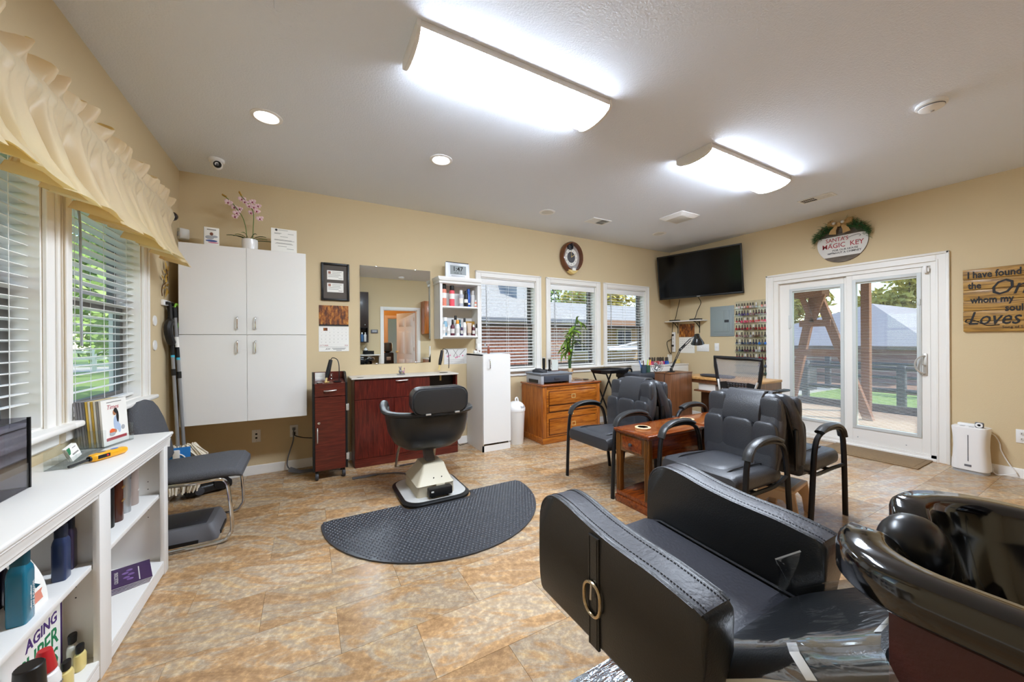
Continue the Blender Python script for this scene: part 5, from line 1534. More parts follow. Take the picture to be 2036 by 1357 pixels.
# anti-fatigue mat with a cut-out for the base
m_mat = M('rubber_mat', '#3a3c41', .36, spec=.6)
mt = thing('salon_mat', 'black half round anti fatigue mat with bubble pattern around the chair base', 'mat', (0, 0, 0))
outline = []
ycut = -1.375
outer = [(1.81 + .775 * math.cos(a), -1.44 + .785 * math.sin(a)) for a in [PI * 1.0 + PI * k / 28 for k in range(29)]]
notch = [(2.12, ycut), (2.117, -1.43), (2.09, -1.475), (2.04, -1.494), (1.845, -1.497), (1.65, -1.494), (1.60, -1.475), (1.573, -1.43), (1.57, ycut)]
poly = [(1.035, -1.44), (1.05, -1.395), (1.09, ycut)][::-1]
poly = outer + [(2.585, -1.41), (2.56, -1.38), (2.52, -1.37)] + notch + [(1.10, -1.37), (1.06, -1.38), (1.036, -1.41)]
MB().prism(poly, 'z', .001, .010, .003, 1).build('mat_body', m_mat, mt)
def inside(x, y):
    if y > ycut - .012: return False
    if 1.555 < x < 2.135 and y > -1.512: return False
    return ((x - 1.81) / .76) ** 2 + ((min(0, y + 1.44)) / .77) ** 2 < 1
m = MB(); vs, fs = [], []
px_, py_ = .0262, .0225
for i in range(80):
    for j in range(60):
        x = 1.03 + i * px_ + (px_ / 2 if j % 2 else 0); y = -1.39 - j * py_
        if not inside(x, y): continue
        k = len(vs)
        for rx, z in ((.0115, .0096), (.0085, .0135), (.004, .0155)):
            for q in range(6):
                a = q * PI / 3
                vs.append((x + rx * math.cos(a), y + rx * .85 * math.sin(a), z))
        for b_ in (0, 6):
            for q in range(6):
                fs.append((k + b_ + q, k + b_ + (q + 1) % 6, k + b_ + 6 + (q + 1) % 6, k + b_ + 6 + q))
        fs.append(tuple(k + 12 + q for q in range(6)))
m._add(vs, fs)
stuff(m.build('bubbles', m_mat, mt, ang=80))

# ---------------------------------------------------------------- tall white cabinet, bin
tc = thing('tall_cabinet', 'tall narrow white cabinet with one door next to the bin', 'cabinet', (0, 0, 0))
a, b2, yf = 2.66, 3.008, -.48
MB().box(a, a + .016, yf + .002, -.02, 0, 1.089).box(b2 - .016, b2, yf + .02, -.02, 0, 1.089).box(a, b2, yf + .002, -.02, 1.072, 1.089, .001, 1).box(a + .016, b2 - .016, -.03, -.02, 0, 1.07).build('body', m_white, tc)
dd = MB().box(a + .002, b2 - .002, yf - .016, yf, .092, 1.086, .0015, 1).build('door', m_white, tc)
MB().tube(bez([(a + .075, yf - .016, 1.03), (a + .075, yf - .04, 1.025), (a + .075, yf - .044, 1.0), (a + .075, yf - .044, .955), (a + .075, yf - .04, .935), (a + .075, yf - .016, .93)], 3), .005, 8).build('handle', m_chrome, dd)
MB().box(a, b2, yf + .002, yf + .018, 0, .07).build('plinth', m_white, tc)
bottle('clear perfume bottle standing on the tall white cabinet', [(.013, 0), (.014, .004), (.014, .07), (.006, .085)], (2.815, -.22, 1.09), (m_acryl, m_lgrey), cap=(.009, .085, .009, .13))
bottle('small brown bottle standing on the tall white cabinet', [(.014, 0), (.015, .004), (.015, .07), (.008, .08)], (2.86, -.22, 1.09), (M('brown_glass', '#8a4a36', .2), M('rose_cap', '#b98f86', .4)), cap=(.01, .08, .009, .11))
t = thing('trinket', 'little cream and brown ceramic trinket on the tall white cabinet', 'ornament', (2.715, -.2, 1.09))
MB().sell((-.02, 0, .022), (.026, .02, .022), 2, 12, 8).sell((.02, 0, .018), (.022, .018, .018), 2, 12, 8).build('body', m_offw, t)
MB().sell((-.01, -.006, .045), (.011, .011, .012), 2, 10, 8).sell((.03, -.012, .03), (.009, .009, .01), 2, 10, 8).build('head', M('brown_glaze', '#6b4a38', .4), t)
t = thing('white_cards_box', 'narrow white box leaning at the window side on the tall cabinet', 'box', (2.775, -.12, 1.09))
MB().box(-.022, .022, -.012, .012, 0, .12, .002).build('box', m_white, t)
tb = thing('pedal_bin', 'white swing top bin between the tall cabinet and oak cabinet', 'bin', (3.165, -.33, 0))
MB().lathe([(.088, 0), (.092, .006), (.112, .40), (.114, .405), (.001, .405)], (0, 0, 0), 28).build('body', m_whitep, tb)
MB().lathe([(.117, .395), (.119, .41), (.119, .43), (.108, .455), (.085, .485), (.05, .503), (.001, .508)], (0, 0, 0), 28).build('lid', m_whitep, tb)
q = MB().sell((0, 0, 0), (.045, .006, .022), 2.2, 16, 8).build('flap', m_lgrey, tb); q.location = (.045, -.092, .452); q.rotation_euler = (-.75, 0, .45)
q = MB().tube(bez([(.03, .05, .49), (.035, .06, .53), (.06, .06, .535), (.07, .055, .49)], 4), .009, 8).build('lid_handle', m_whitep, tb)
tag(MB().tube(bez([(2.445, -.03, .40), (2.5, -.05, .25), (2.49, -.06, .15), (2.52, -.1, .02), (2.58, -.08, .008), (2.66, -.05, .008)], 5), .0035, 6).box(2.43, 2.46, -.03, -.001, .38, .42, .004).build('power_cable', m_black), 'thin black cord hanging behind the salon chair by the tall cabinet', 'cord')

# ---------------------------------------------------------------- oak filing cabinet
fc = thing('filing_cabinet', 'golden oak two drawer filing cabinet under the middle back window', 'filing cabinet', (0, 0, 0))
a, b2, yf, yb = 3.392, 4.30, -.575, -.08
MB().box(a + .012, b2 - .012, yf + .02, yb, .07, .69).build('carcass', m_oakv, fc)
MB().box(a + .004, b2 - .004, yf + .002, yb, 0, .075, .006).build('plinth', m_oak, fc)
MB().box(a - .008, b2 + .008, yf - .016, yb + .005, .69, .712, .007, 3).build('top', wood('oak_top', '#6a2e0c', '#8f4716', '#a85c22', (1.2, 12, 10), 4., .22, .6), fc)
MB().box(a + .008, a + .06, yf, yf + .03, .075, .69, .003).box(b2 - .06, b2 - .008, yf, yf + .03, .075, .69, .003).build('stile', m_oakv, fc)
MB().box(a + .06, b2 - .06, yf, yf + .03, .655, .69, .003).build('rail', m_oak, fc)
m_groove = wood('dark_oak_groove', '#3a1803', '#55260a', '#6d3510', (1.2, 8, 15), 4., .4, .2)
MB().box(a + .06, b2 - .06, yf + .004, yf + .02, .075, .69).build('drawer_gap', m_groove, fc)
for k, (za, zb) in enumerate(((.375, .653), (.082, .368))):
    dd = MB().box(a + .062, b2 - .062, yf - .004, yf + .016, za, zb, .004).build('drawer', m_oak, fc)
    p1, p2 = (za + .09, zb - .03) if k == 0 else (za + .03, zb - .075)
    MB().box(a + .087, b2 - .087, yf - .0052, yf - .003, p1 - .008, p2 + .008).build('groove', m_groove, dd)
    MB().box(a + .095, b2 - .095, yf - .016, yf - .003, p1, p2, .007, 2).build('raised_panel', m_oak, dd)
    if k == 0:
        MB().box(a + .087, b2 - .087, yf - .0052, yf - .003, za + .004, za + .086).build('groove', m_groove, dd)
        MB().box(a + .095, b2 - .095, yf - .014, yf - .003, za + .012, za + .078, .006, 2).build('raised_panel', m_oak, dd)
    xm = (a + b2) / 2 - .0
    zc = (p1 + p2) / 2 + .01
    m = MB()
    for q in ((xm - .03, xm - .024, zc - .025, zc + .025), (xm + .024, xm + .03, zc - .025, zc + .025), (xm - .03, xm + .03, zc + .019, zc + .025), (xm - .03, xm + .03, zc - .025, zc - .019)):
        m.box(q[0], q[1], yf - .0195, yf - .014, q[2], q[3], .001, 1)
    m.build('label_holder', m_brass, dd)
    if k == 0:
        zc = za + .045
        MB().tube(bez([(xm - .042, yf - .010, zc), (xm - .04, yf - .035, zc), (xm, yf - .038, zc), (xm + .04, yf - .035, zc), (xm + .042, yf - .010, zc)], 4), .005, 8).sell((xm - .042, yf - .012, zc), (.01, .004, .016), 2, 10, 6).sell((xm + .042, yf - .012, zc), (.01, .004, .016), 2, 10, 6).build('handle', m_brass, dd)
    else:
        MB().lathe([(.010, 0), (.010, .004), (.004, .006)], (xm, yf - .004, zb - .035), 12, '-y').build('lock', m_brass, dd)
# organiser tray on the oak cabinet
og = thing('desk_organiser', 'grey desktop organiser drawer on the oak filing cabinet', 'organiser', (3.65, -.35, .712))
[MB().box(q, q + .04, -.17, .17, 0, .10, .004).build('side_wall', m_lgrey, og) for q in (-.235, .185)]
MB().box(-.25, .235, -.185, .185, .112, .13, .008).box(-.24, .23, -.175, .175, .098, .112, .003).build('top_shelf', M('organiser_top', '#7c7f85', .4), og)
dd = MB().box(-.19, .18, -.175, .14, .022, .098, .005).build('drawer', M('slate_plastic', '#41454f', .4), og)
MB().box(-.045, .035, -.185, -.172, .045, .075, .006).build('pull', m_dgrey, dd)
MB().box(-.243, -.233, -.1, .1, .012, .05).build('side_slot', m_black, og)
t = thing('card_terminal', 'black card payment terminal lying on the grey organiser', 'card terminal', (3.50, -.36, .842), .3)
MB().prism([(-.085, 0), (.085, 0), (.085, .03), (.03, .05), (-.085, .018)], 'x', -.045, .045, .008).build('body', m_dgrey, t)
MB().box(-.032, .032, -.0, .05, .044, .05, .003).xf(Matrix.Identity(4)).build('screen', m_grey, t)
t = thing('hair_clipper', 'black hair clipper standing in its charger on the organiser', 'hair clipper', (3.63, -.26, .842))
MB().sell((0, 0, .012), (.05, .035, .014), 3, 14, 6).build('charger', m_black, t)
MB().loft([[(x, y, z) for x, y in rrect(-a, a, -.014, .014, .01, 3)] for a, z in ((.016, .02), (.018, .08), (.02, .14), (.018, .17))]).build('body', m_black, t)
MB().box(-.018, .018, -.006, .006, .17, .185).build('blade', m_steel, t)
t = thing('hair_trimmer', 'slim black trimmer with steel tip beside the clipper', 'hair clipper', (3.725, -.25, .842))
MB().loft([[(x, y, z) for x, y in rrect(-a, a, -.011, .011, .008, 3)] for a, z in ((.02, .0), (.024, .02), (.012, .03), (.013, .12), (.016, .15))]).build('body', m_black, t)
MB().box(-.018, .018, -.005, .005, .15, .168).build('blade', m_steel, t)
t = thing('coiled_cable', 'black coiled cord lying behind the card terminal', 'cord', (3.56, -.27, .842))
MB().tube([(.03 * math.cos(k * .6), .03 * math.sin(k * .6), .006 + .0011 * k) for k in range(30)], .005, 6).build('coil', m_black, t)
t = thing('upright_card_stand', 'white upright card stand on dark base on the organiser', 'card stand', (3.79, -.28, .842))
MB().box(-.055, .055, -.025, .025, 0, .008, .003).build('base', M('dark_red_base', '#5a2f26', .4), t)
MB().box(-.05, .05, -.003, .003, .006, .15).build('card', m_paper, t)
MB().box(-.053, .053, -.006, -.003, .006, .155).build('acrylic_front', m_acryl, t)
# lucky bamboo in a giraffe vase
bm_ = thing('potted_bamboo', 'lucky bamboo with drooping green leaves in a painted vase on the oak cabinet', 'plant', (4.045, -.27, .712))
m_vase = M('painted_vase', '#e0cba6', .35, var=.3, vscale=40)
MB().lathe([(.034, 0), (.036, .006), (.026, .03), (.023, .08), (.028, .12), (.036, .15), (.034, .155), (.028, .15), (.001, .14)], (0, 0, 0), 20).build('vase', m_vase, bm_)
MB().sell((-.0, -.03, .09), (.012, .01, .03), 2, 10, 8).sell((.03, -.02, .12), (.008, .012, .012), 2, 10, 6).build('vase_figure', M('ochre_glaze', '#c28a3a', .4), bm_)
m_bst = M('bamboo_stalk', '#39552f', .5); m_bl = M('bamboo_leaf', '#6f8f2c', .45, var=.25, vscale=12)
for q in ([(0, 0, .13), (.0, 0, .25), (.01, 0, .30), (-.02, 0, .36), (-.04, 0, .45), (-.05, 0, .56)], [(.01, 0, .13), (.015, 0, .28), (.04, 0, .4), (.06, 0, .55), (.09, 0, .72), (.12, 0, .82)], [(-.01, 0, .13), (-.01, .01, .27), (.0, .01, .40), (.02, .01, .56), (.03, .02, .66)]):
    MB().tube(bez(q, 4), .009, 8, rs=None).build('stalk', m_bst, bm_)
rnd = random.Random(21)
lf = None
def leafm(L):
    rows = []
    for k in range(7):
        f = k / 6
        w = .019 * math.sin(PI * min(1, f * .9 + .08)) ** .8
        rows.append([(L * (f - f ** 3 * .25), -w, -L * .42 * f ** 2.2), (L * (f - f ** 3 * .25), 0, -L * .42 * f ** 2.2 - .004), (L * (f - f ** 3 * .25), w, -L * .42 * f ** 2.2)])
    return MB().grid(rows)
srcs = [(-.05, 0, .55), (-.04, 0, .5), (.03, .02, .65), (.02, .01, .58), (.12, 0, .82), (.09, 0, .7), (.07, 0, .6), (-.03, 0, .42), (.05, 0, .5), (.0, .01, .42)]
for k in range(46):
    sx_, sy_, sz_ = rnd.choice(srcs)
    a = rnd.uniform(0, 2 * PI); p = rnd.uniform(-.9, 1.0); s = rnd.uniform(.75, 1.35)
    if lf is None:
        lf = leafm(.17).build('leaf', m_bl, bm_, ang=80)
        lf.location = (sx_, sy_, sz_); lf.rotation_euler = (rnd.uniform(-.5, .5), p, a)
    else:
        share(lf, bm_, (sx_, sy_, sz_ + rnd.uniform(-.05, .03)), (rnd.uniform(-.5, .5), p, a), (s, s, s))
MB().sell((-.035, -.03, .33), (.02, .008, .045), 2, 10, 8).build('red_ribbon', M('red_ribbon', '#a8202c', .5), bm_)
t = thing('hand_mirror', 'black long handled comb lying on the oak cabinet top', 'comb', (4.16, -.38, .712), -.25)
MB().tube([(-.1, .02, .006), (0, 0, .006)], .005, 6).build('handle', m_black, t)
MB().sell((.05, -.005, .008), (.05, .022, .007), 2, 14, 6).build('head', m_black, t)
# folding tray table
ft = thing('folding_tray_table', 'black folding tray table with crossed legs beside the oak cabinet', 'tray table', (4.62, -.42, 0))
oc8 = lambda a, b2, c: [(-a + c, -b2), (a - c, -b2), (a, -b2 + c), (a, b2 - c), (a - c, b2), (-a + c, b2), (-a, b2 - c), (-a, -b2 + c)]
MB().loft([[(x, y, z) for x, y in oc8(a, b2, c)] for a, b2, c, z in ((.24, .17, .08, .795), (.26, .19, .085, .84), (.25, .18, .08, .84), (.235, .165, .08, .812))]).build('tray', m_blackm, ft)
MB().loft([[(x, y, z) for x, y in oc8(.236, .166, .08)] for z in (.811, .814)]).build('tray_mat', m_dgrey, ft)
for y in (-.13, .13):
    MB().tube([(-.19, y, .8), (.2, y, .0)], .011, 8).tube([(.19, y + .02, .8), (-.2, y + .02, .0)], .011, 8).build('leg', m_blackm, ft)
MB().tube([(-.2, -.13, .1), (-.2, .15, .1)], .008, 6).tube([(.19, -.11, .8), (.19, .15, .8)], .008, 6).tube([(-.19, -.13, .79), (-.19, .13, .79)], .008, 6).build('cross_bar', m_blackm, ft)

# ================================================================ RIGHT WALL AND NAIL CORNER
tv = thing('television', 'large flat black television tilted on a wall arm in the corner', 'television', (0, 0, 0))
ya, ti = .247, .16
n_ = Vector((-math.cos(ya) * math.cos(ti), -math.sin(ya) * math.cos(ti), -math.sin(ti)))
rt = Vector((math.sin(ya), -math.cos(ya), 0))
up = rt.cross(-n_)
tv.matrix_world = Matrix(((rt.x, -n_.x, up.x, 6.2), (rt.y, -n_.y, up.y, -.67), (rt.z, -n_.z, up.z, 2.248), (0, 0, 0, 1)))
w, h = .61, .351
m = MB()
for q in ((-w, -w + .02, -h, h), (w - .02, w, -h, h), (-w, w, h - .02, h), (-w, w, -h, -h + .028)):
    m.box(q[0], q[1], -.012, .02, q[2], q[3], .004)
m.box(-w + .01, w - .01, .004, .05, -h + .01, h - .01, .01)
m.build('bezel', m_black, tv)
MB().box(-w + .019, w - .019, -.006, .003, -h + .027, h - .019).build('screen', M('black_screen', '#020203', .12, spec=.3), tv, flat=True)
MB().box(-.025, .025, -.0135, -.011, -h + .008, -h + .018).build('badge', m_lgrey, tv)
MB().box(-.2, .2, .05, .065, -.16, .16, .004).tube([(0, .06, 0), (.05, .14, .03), (0, .20, .05)], .02, 8).build('wall_arm', m_blackm, tv)

sf = thing('cord_shelf', 'narrow white wall shelf with black scroll brackets under the television', 'shelf', (R, -.34, 1.535))
MB().box(-.17, -.001, -.33, .33, 0, .016, .002).build('board', m_white, sf)
for y in (.19, -.20):
    MB().tube(bez([(-.004, y, -.17), (-.01, y, -.10), (-.05, y, -.06), (-.10, y, -.02), (-.15, y, -.006)], 4), .006, 6).tube([(-.006, y, -.19), (-.006, y, -.002), (-.15, y, -.004)], .006, 6).tube([(-.045 + .022 * math.cos(a), y, -.035 + .022 * math.sin(a)) for a in [k * .45 for k in range(12)]], .004, 5).build('bracket', m_blackm, sf)
t = thing('router', 'flat black router box on the cord shelf nearer the breaker panel', 'router', (R - .085, -.53, 1.5515))
MB().box(-.05, .05, -.08, .08, 0, .022, .004).build('case', m_black, t)
t = thing('cable_box', 'flat black cable box on the cord shelf in the corner', 'cable box', (R - .09, -.15, 1.5515))
MB().box(-.05, .05, -.07, .07, 0, .02, .004).build('case', m_black, t)
tag(MB().tube(bez([(R - .12, -.27, 1.9), (R - .08, -.2, 1.75), (R - .03, -.12, 1.6), (R - .02, -.06, 1.5), (R - .02, -.04, 1.3), (R - .02, .0 - .03, 1.15), (R - .04, -.05, 1.05), (R - .03, -.02, 1.0), (R - .09, -.022, 1.08), (R - .12, -.022, 1.2), (R - .02, -.03, 1.25)], 5), .005, 6).build('television_cable', m_black), 'black cord looping from the television past the shelf into the corner', 'cord')
tag(MB().tube(bez([(R - .15, -.62, 1.9), (R - .06, -.6, 1.82), (R - .03, -.52, 1.7), (R - .05, -.50, 1.6), (R - .08, -.50, 1.574)], 5), .005, 6).build('television_cable', m_black), 'black cord from the middle of the television down to the router', 'cord')
t = thing('power_strip', 'white vertical power strip on the wall under the corner shelf', 'power strip', (R, -.075, 1.20))
MB().box(-.03, -.001, -.028, .028, -.17, .17, .006).build('case', m_whitep, t)
for z in (-.12, -.06, 0, .06, .12):
    MB().box(-.032, -.029, -.014, .014, z - .016, z + .016, .003).build('socket', m_offw, t)
MB().box(-.06, -.03, -.014, .014, .105, .135, .005).box(-.06, -.03, -.014, .014, -.075, -.045, .005).build('plug', m_black, t)
t = thing('wall_calendar', 'second autumn wall calendar hanging under the corner shelf', 'calendar', (R, -.31, 0))
MB().box(-.004, -.001, -.14, .14, 1.285, 1.50).build('picture_page', m_aut, t)
pg = MB().box(-.005, -.001, -.14, .14, 1.02, 1.28).build('month_page', m_paper, t)
for r_ in range(5):
    for c_ in range(7):
        MB().box(-.0056, -.0048, .105 - .035 * c_, .115 - .035 * c_, 1.245 - .035 * r_, 1.25 - .035 * r_).build('date_mark', m_inkg, pg, flat=True)
t = outlet('switch_plate', 'white four gang switch plate beside the desk lamp', (R, -.593, 1.11), -PI / 2, w=.103, h=.058, cat='light switch')
for x in (-.07, -.023, .023, .07):
    MB().box(x - .005, x + .005, -.014, -.005, -.01, .012, .002).build('toggle', m_whitep, t)
t = outlet('switch_plate', 'white single switch plate next to the four gang plate', (R, -.82, 1.124), -PI / 2, w=.036, h=.06, cat='light switch')
MB().box(-.005, .005, -.014, -.005, -.01, .012, .002).build('toggle', m_whitep, t)
bp = thing('breaker_panel', 'grey metal breaker panel on the wall beside the polish rack', 'breaker panel', (R, -.905, 1.515))
m_pan = M('grey_enamel', '#98a3a5', .45, metal=.2)
MB().box(-.012, -.001, -.182, .182, -.228, .228, .003).box(-.018, -.012, -.16, .16, -.205, .205, .003).build('frame', m_pan, bp)
dd = MB().box(-.026, -.017, -.118, .118, -.16, .16, .003).build('door', m_pan, bp)
MB().box(-.029, -.025, -.1, -.03, -.155, .155, .001).build('door_fold', m_pan, dd)
MB().box(-.034, -.026, -.115, -.05, -.02, .018, .003).build('latch', m_dgrey, dd)

# nail polish rack
rk = thing('polish_rack', 'clear acrylic wall rack full of nail polish bottles beside the patio door', 'rack', (R, -1.322, 0))
PZ = [1.682 - .103 * k for k in range(10)]
MB().box(-.006, -.001, -.215, .215, PZ[-1] - .02, 1.79).build('back_panel', m_acryl, rk)
for z in PZ:
    MB().box(-.05, -.006, -.215, .215, z - .004, z).box(-.05, -.047, -.215, .215, z, z + .018).build('rack_shelf', m_acryl, rk)
m_cap = M('dark_brown_cap', '#4a4238', .35)
pc = {'pale pink': '#d9b3ad', 'clear': '#d8d3c8', 'silver': '#a9a6a4', 'coral': '#d97b66', 'violet': '#4b3a6e', 'dark purple': '#33264a', 'burgundy': '#5a1f2c', 'plum': '#47202f', 'red': '#b3282f', 'hot pink': '#e0486f',
      'rose': '#cf5a66', 'dark red': '#7a1f24', 'mauve': '#8d6a6c', 'taupe': '#7a6458', 'brown': '#5c3d33', 'navy': '#26324e', 'grey blue': '#525c6c', 'bright blue': '#2f6fc0', 'black': '#241f20', 'teal green': '#40574f', 'white': '#e8e4dd', 'magenta': '#b02a6a', 'orange': '#e2642d', 'royal blue': '#2749a5'}
pm = {k: M('polish_' + k.replace(' ', '_'), v, .15, coat=.5) for k, v in pc.items()}
m_capw = M('white_cap', '#d9d6d0', .4)
PB = MB().loft([[(x, y, z) for x, y in rrect(-a, a, -a, a, a * .75, 2)] for z, a in ((0, .0135), (.003, .015), (.024, .015), (.034, .007), (.038, .006))])
PBm = PB.build('proto', m_cap)
PCm = MB().lathe([(.0085, .036), (.0088, .04), (.0075, .072), (.005, .074)], (0, 0, 0), 10).build('proto', m_cap)
meshes = {}
def polish(label, loc, colour, white=False, group=None, cat='nail polish', s=1.):
    t = thing('nail_polish', label, cat, loc, 0, group)
    t.scale = (s, s, s)
    for key, src, mat, nm in ((('b', colour), PBm, pm[colour], 'bottle_glass'), (('c', white), PCm, m_capw if white else m_cap, 'cap')):
        if key not in meshes:
            me = src.data.copy(); me.materials.clear(); me.materials.append(mat); me.name = nm
            meshes[key] = me
        o = bpy.data.objects.new(nm, meshes[key]); COL.objects.link(o); o.parent = t
    return t
ordn = ['first', 'second', 'third', 'fourth', 'fifth', 'sixth', 'seventh', 'eighth', 'ninth', 'tenth', 'last']
rown = ['top', 'second', 'third', 'fourth', 'fifth', 'sixth', 'seventh', 'eighth', 'ninth', 'lowest']
rowc = [['clear', 'pale pink', 'clear', 'pale pink', 'coral', 'pale pink', 'silver', 'silver', None, 'coral', 'pale pink'],
        ['black', 'violet', 'violet', 'violet', 'violet', 'mauve', 'mauve', 'plum', 'burgundy', 'plum', 'burgundy'],
        ['red', 'dark red', 'hot pink', 'hot pink', 'rose', 'rose', 'red', 'rose', 'red', 'rose', 'hot pink'],
        ['red', 'dark red', 'dark red', 'burgundy', 'red', 'dark red', 'brown', 'dark red', 'dark red', 'red', 'red'],
        ['dark red', 'mauve', 'taupe', 'mauve', 'taupe', 'silver', 'taupe', 'brown', 'brown', 'taupe', 'black'],
        ['navy', 'silver', 'navy', 'grey blue', 'grey blue', 'navy', 'navy', 'navy', 'bright blue', 'grey blue', 'bright blue'],
        ['brown', 'grey blue', 'black', 'plum', 'plum', 'black', 'plum', 'silver', 'silver', 'plum', 'brown'],
        ['red', 'dark red', 'red', 'silver', 'dark red', 'dark red', 'brown', 'silver', 'dark red', 'dark red', 'dark red'],
        [None] * 8 + ['taupe', 'teal green', 'grey blue'],
        [None] * 8 + ['grey blue', 'taupe', 'teal green']]
rnd = random.Random(8)
wc = {(1, 5), (2, 5), (2, 7), (4, 1), (4, 6), (5, 1), (5, 5), (6, 8), (7, 3), (7, 7), (0, 7), (3, 6), (2, 3)}
for r_, row in enumerate(rowc):
    for c_, col in enumerate(row):
        if col is None: continue
        polish('%s nail polish, %s from the breaker panel, %s row of the wall rack' % (col, ordn[c_], rown[r_]), (R - .027, -1.322 + .19 - .038 * c_ + rnd.uniform(-.003, .003), PZ[r_] + .0005), col, (r_, c_) in wc, 'nail polish on the wall rack')

# white drawer unit with polish bottles in the corner
wd = thing('drawer_unit', 'white low drawer unit in the corner below the back window', 'cabinet', (0, 0, 0))
a, b2, yf = 5.42, 6.36, -.40
MB().box(a, b2, yf + .018, -.07, .0, .835).box(a - .004, b2 + .006, yf - .004, -.066, .835, .853, .002).build('body', m_white, wd)
for z0, z1 in ((.60, .83), (.35, .595), (.06, .345)):
    d_ = MB().box(a + .002, b2 - .002, yf, yf + .018, z0, z1, .002).build('drawer', m_white, wd)
    MB().prism([(5.91, z1 - .001), (5.99, z1 - .001), (5.97, z1 - .022), (5.93, z1 - .022)], 'y', yf - .001, yf + .002).build('finger_cutout', m_black, d_)
gp = 'polish bottles on the white drawer unit'
for k, (x, y, c, lab) in enumerate(((5.60, -.28, 'hot pink', 'hot pink polish first in the front row on the drawer unit'), (5.645, -.29, 'magenta', 'magenta polish second in the front row on the drawer unit'), (5.70, -.28, 'coral', 'coral polish third in the front row on the drawer unit'),
                                    (5.75, -.29, 'red', 'red polish fourth in the front row on the drawer unit'), (5.80, -.28, 'rose', 'rose polish fifth in the front row on the drawer unit'), (5.85, -.29, 'pale pink', 'pale pink polish sixth in the front row on the drawer unit'),
                                    (5.90, -.28, 'magenta', 'magenta polish beside the blue bottles on the drawer unit'), (5.95, -.29, 'royal blue', 'royal blue polish on the drawer unit'), (6.0, -.28, 'bright blue', 'bright blue polish at the end of the front row on the drawer unit'),
                                    (5.67, -.21, 'orange', 'orange polish behind the coral one on the drawer unit'), (5.73, -.21, 'red', 'red polish in the back row on the drawer unit'), (5.79, -.21, 'dark red', 'dark red polish in the back row on the drawer unit'),
                                    (5.86, -.21, 'black', 'black polish in the back row on the drawer unit'), (5.92, -.21, 'navy', 'navy polish in the back row on the drawer unit'), (5.985, -.21, 'grey blue', 'grey blue polish in the back row on the drawer unit'))):
    polish(lab, (x, y, .853), c, False, gp, s=1.5)
t = thing('photo_frame', 'small silver framed photo standing on the drawer unit', 'picture frame', (6.13, -.22, .853), .35)
MB().box(-.10, .10, -.012, .0, 0, .15, .004).build('frame', m_steel, t)
MB().box(-.08, .08, -.0135, -.011, .02, .13).build('photo', m_paper, t)
MB().box(.02, .06, 0, .06, .0, .1).build('easel', m_black, t)
t = thing('trinket_box', 'small brass box on the drawer unit near the lamp', 'box', (6.28, -.25, .853))
MB().box(-.04, .04, -.03, .03, 0, .05, .006).box(-.042, .042, -.032, .032, .05, .07, .006).build('box', m_brass, t)

# black trolley with pens and mirror
bt = thing('storage_cart', 'black plastic storage cart with a ridged top behind the leather chairs', 'cart', (4.98, -.62, 0))
MB().box(-.22, .22, -.2, .2, .06, .72, .01).build('body', m_black, bt)
MB().box(-.235, .235, -.215, .215, .72, .79, .015).build('top_tray', m_dgrey, bt)
for z in (.52, .30):
    MB().box(-.2, .2, -.21, -.195, z, z + .18, .006).build('drawer', m_black, bt)
MB().tube(bez([(-.19, .1, .79), (-.19, .1, .83), (-.10, .1, .845), (-.05, .1, .83), (-.04, .1, .79)], 4), .012, 6).build('carry_handle', m_black, bt)
pc_ = thing('pen_cup', 'dark pen cup on the black storage cart', 'pen cup', (4.97, -.70, .79))
MB().lathe([(.036, 0), (.038, .004), (.04, .11), (.036, .11), (.034, .01), (.001, .008)], (0, 0, 0), 18).build('cup', M('steel_blue_cup', '#4a5a6a', .4, metal=.3), pc_)
gp = 'pens and files in the pen cup'
for k, (dx, dy, lx, ly, c, lab) in enumerate(((-.015, .0, -.3, .1, '#3f6fc0', 'blue pen in the dark pen cup'), (.0, .012, -.1, .2, '#c9ccd0', 'grey pen in the dark pen cup'), (.01, -.01, .12, .05, '#e9e6df', 'white file in the dark pen cup'), (-.01, -.015, -.18, -.1, '#5a3a28', 'brown pen in the dark pen cup'))):
    tag(MB().tube([(4.97 + dx, -.70 + dy, .80), (4.97 + dx + lx * .17, -.70 + dy + ly * .17, .96)], .006, 6).build('pen', M('pen_%d' % k, c, .4)), lab, 'pen', gp)
t = thing('file_jar', 'jar of orange nail files beside the pen cup', 'jar', (5.10, -.66, .79))
MB().lathe([(.035, 0), (.036, .1), (.033, .1), (.032, .005), (.001, .004)], (0, 0, 0), 16).build('jar', M('green_jar', '#3c5a4a', .4), t)
for k in range(5):
    a = k * 1.2
    tag(MB().box(-.009, .009, -.002, .002, 0, .17, .001).build('nail_file', [M('orange_file', '#e8912f', .6), M('yellow_file', '#d9c23a', .6), M('lime_file', '#a7c63a', .6), m_whitep, M('orange_file_b', '#f0a040', .6)][k], loc=(5.10 + .018 * math.cos(a), -.66 + .018 * math.sin(a), .796)),
        ['orange nail file in the jar', 'yellow nail file in the jar', 'lime green nail file in the jar', 'white nail file in the jar', 'pale orange nail file in the jar'][k], 'nail file', 'nail files in the jar').rotation_euler = (.18 * math.sin(a), .22 * math.cos(a), a)
t = thing('desk_fan', 'small round chrome desk fan on the black storage cart', 'fan', (5.19, -.74, .79), -.6)
m = MB()
for k in range(12):
    a = k * PI / 6
    m.tube([(0, -.02, .085), (.035 * math.cos(a), -.03, .085 + .035 * math.sin(a)), (.075 * math.cos(a), -.012, .085 + .075 * math.sin(a))], .0016, 4)
for r in (.03, .055, .077):
    m.tube([(r * math.cos(k * PI / 10), -.026 + (r > .07) * .012, .085 + r * math.sin(k * PI / 10)) for k in range(20)], .0028, 5, close=True)
m.build('guard', m_chrome, t)
m = MB()
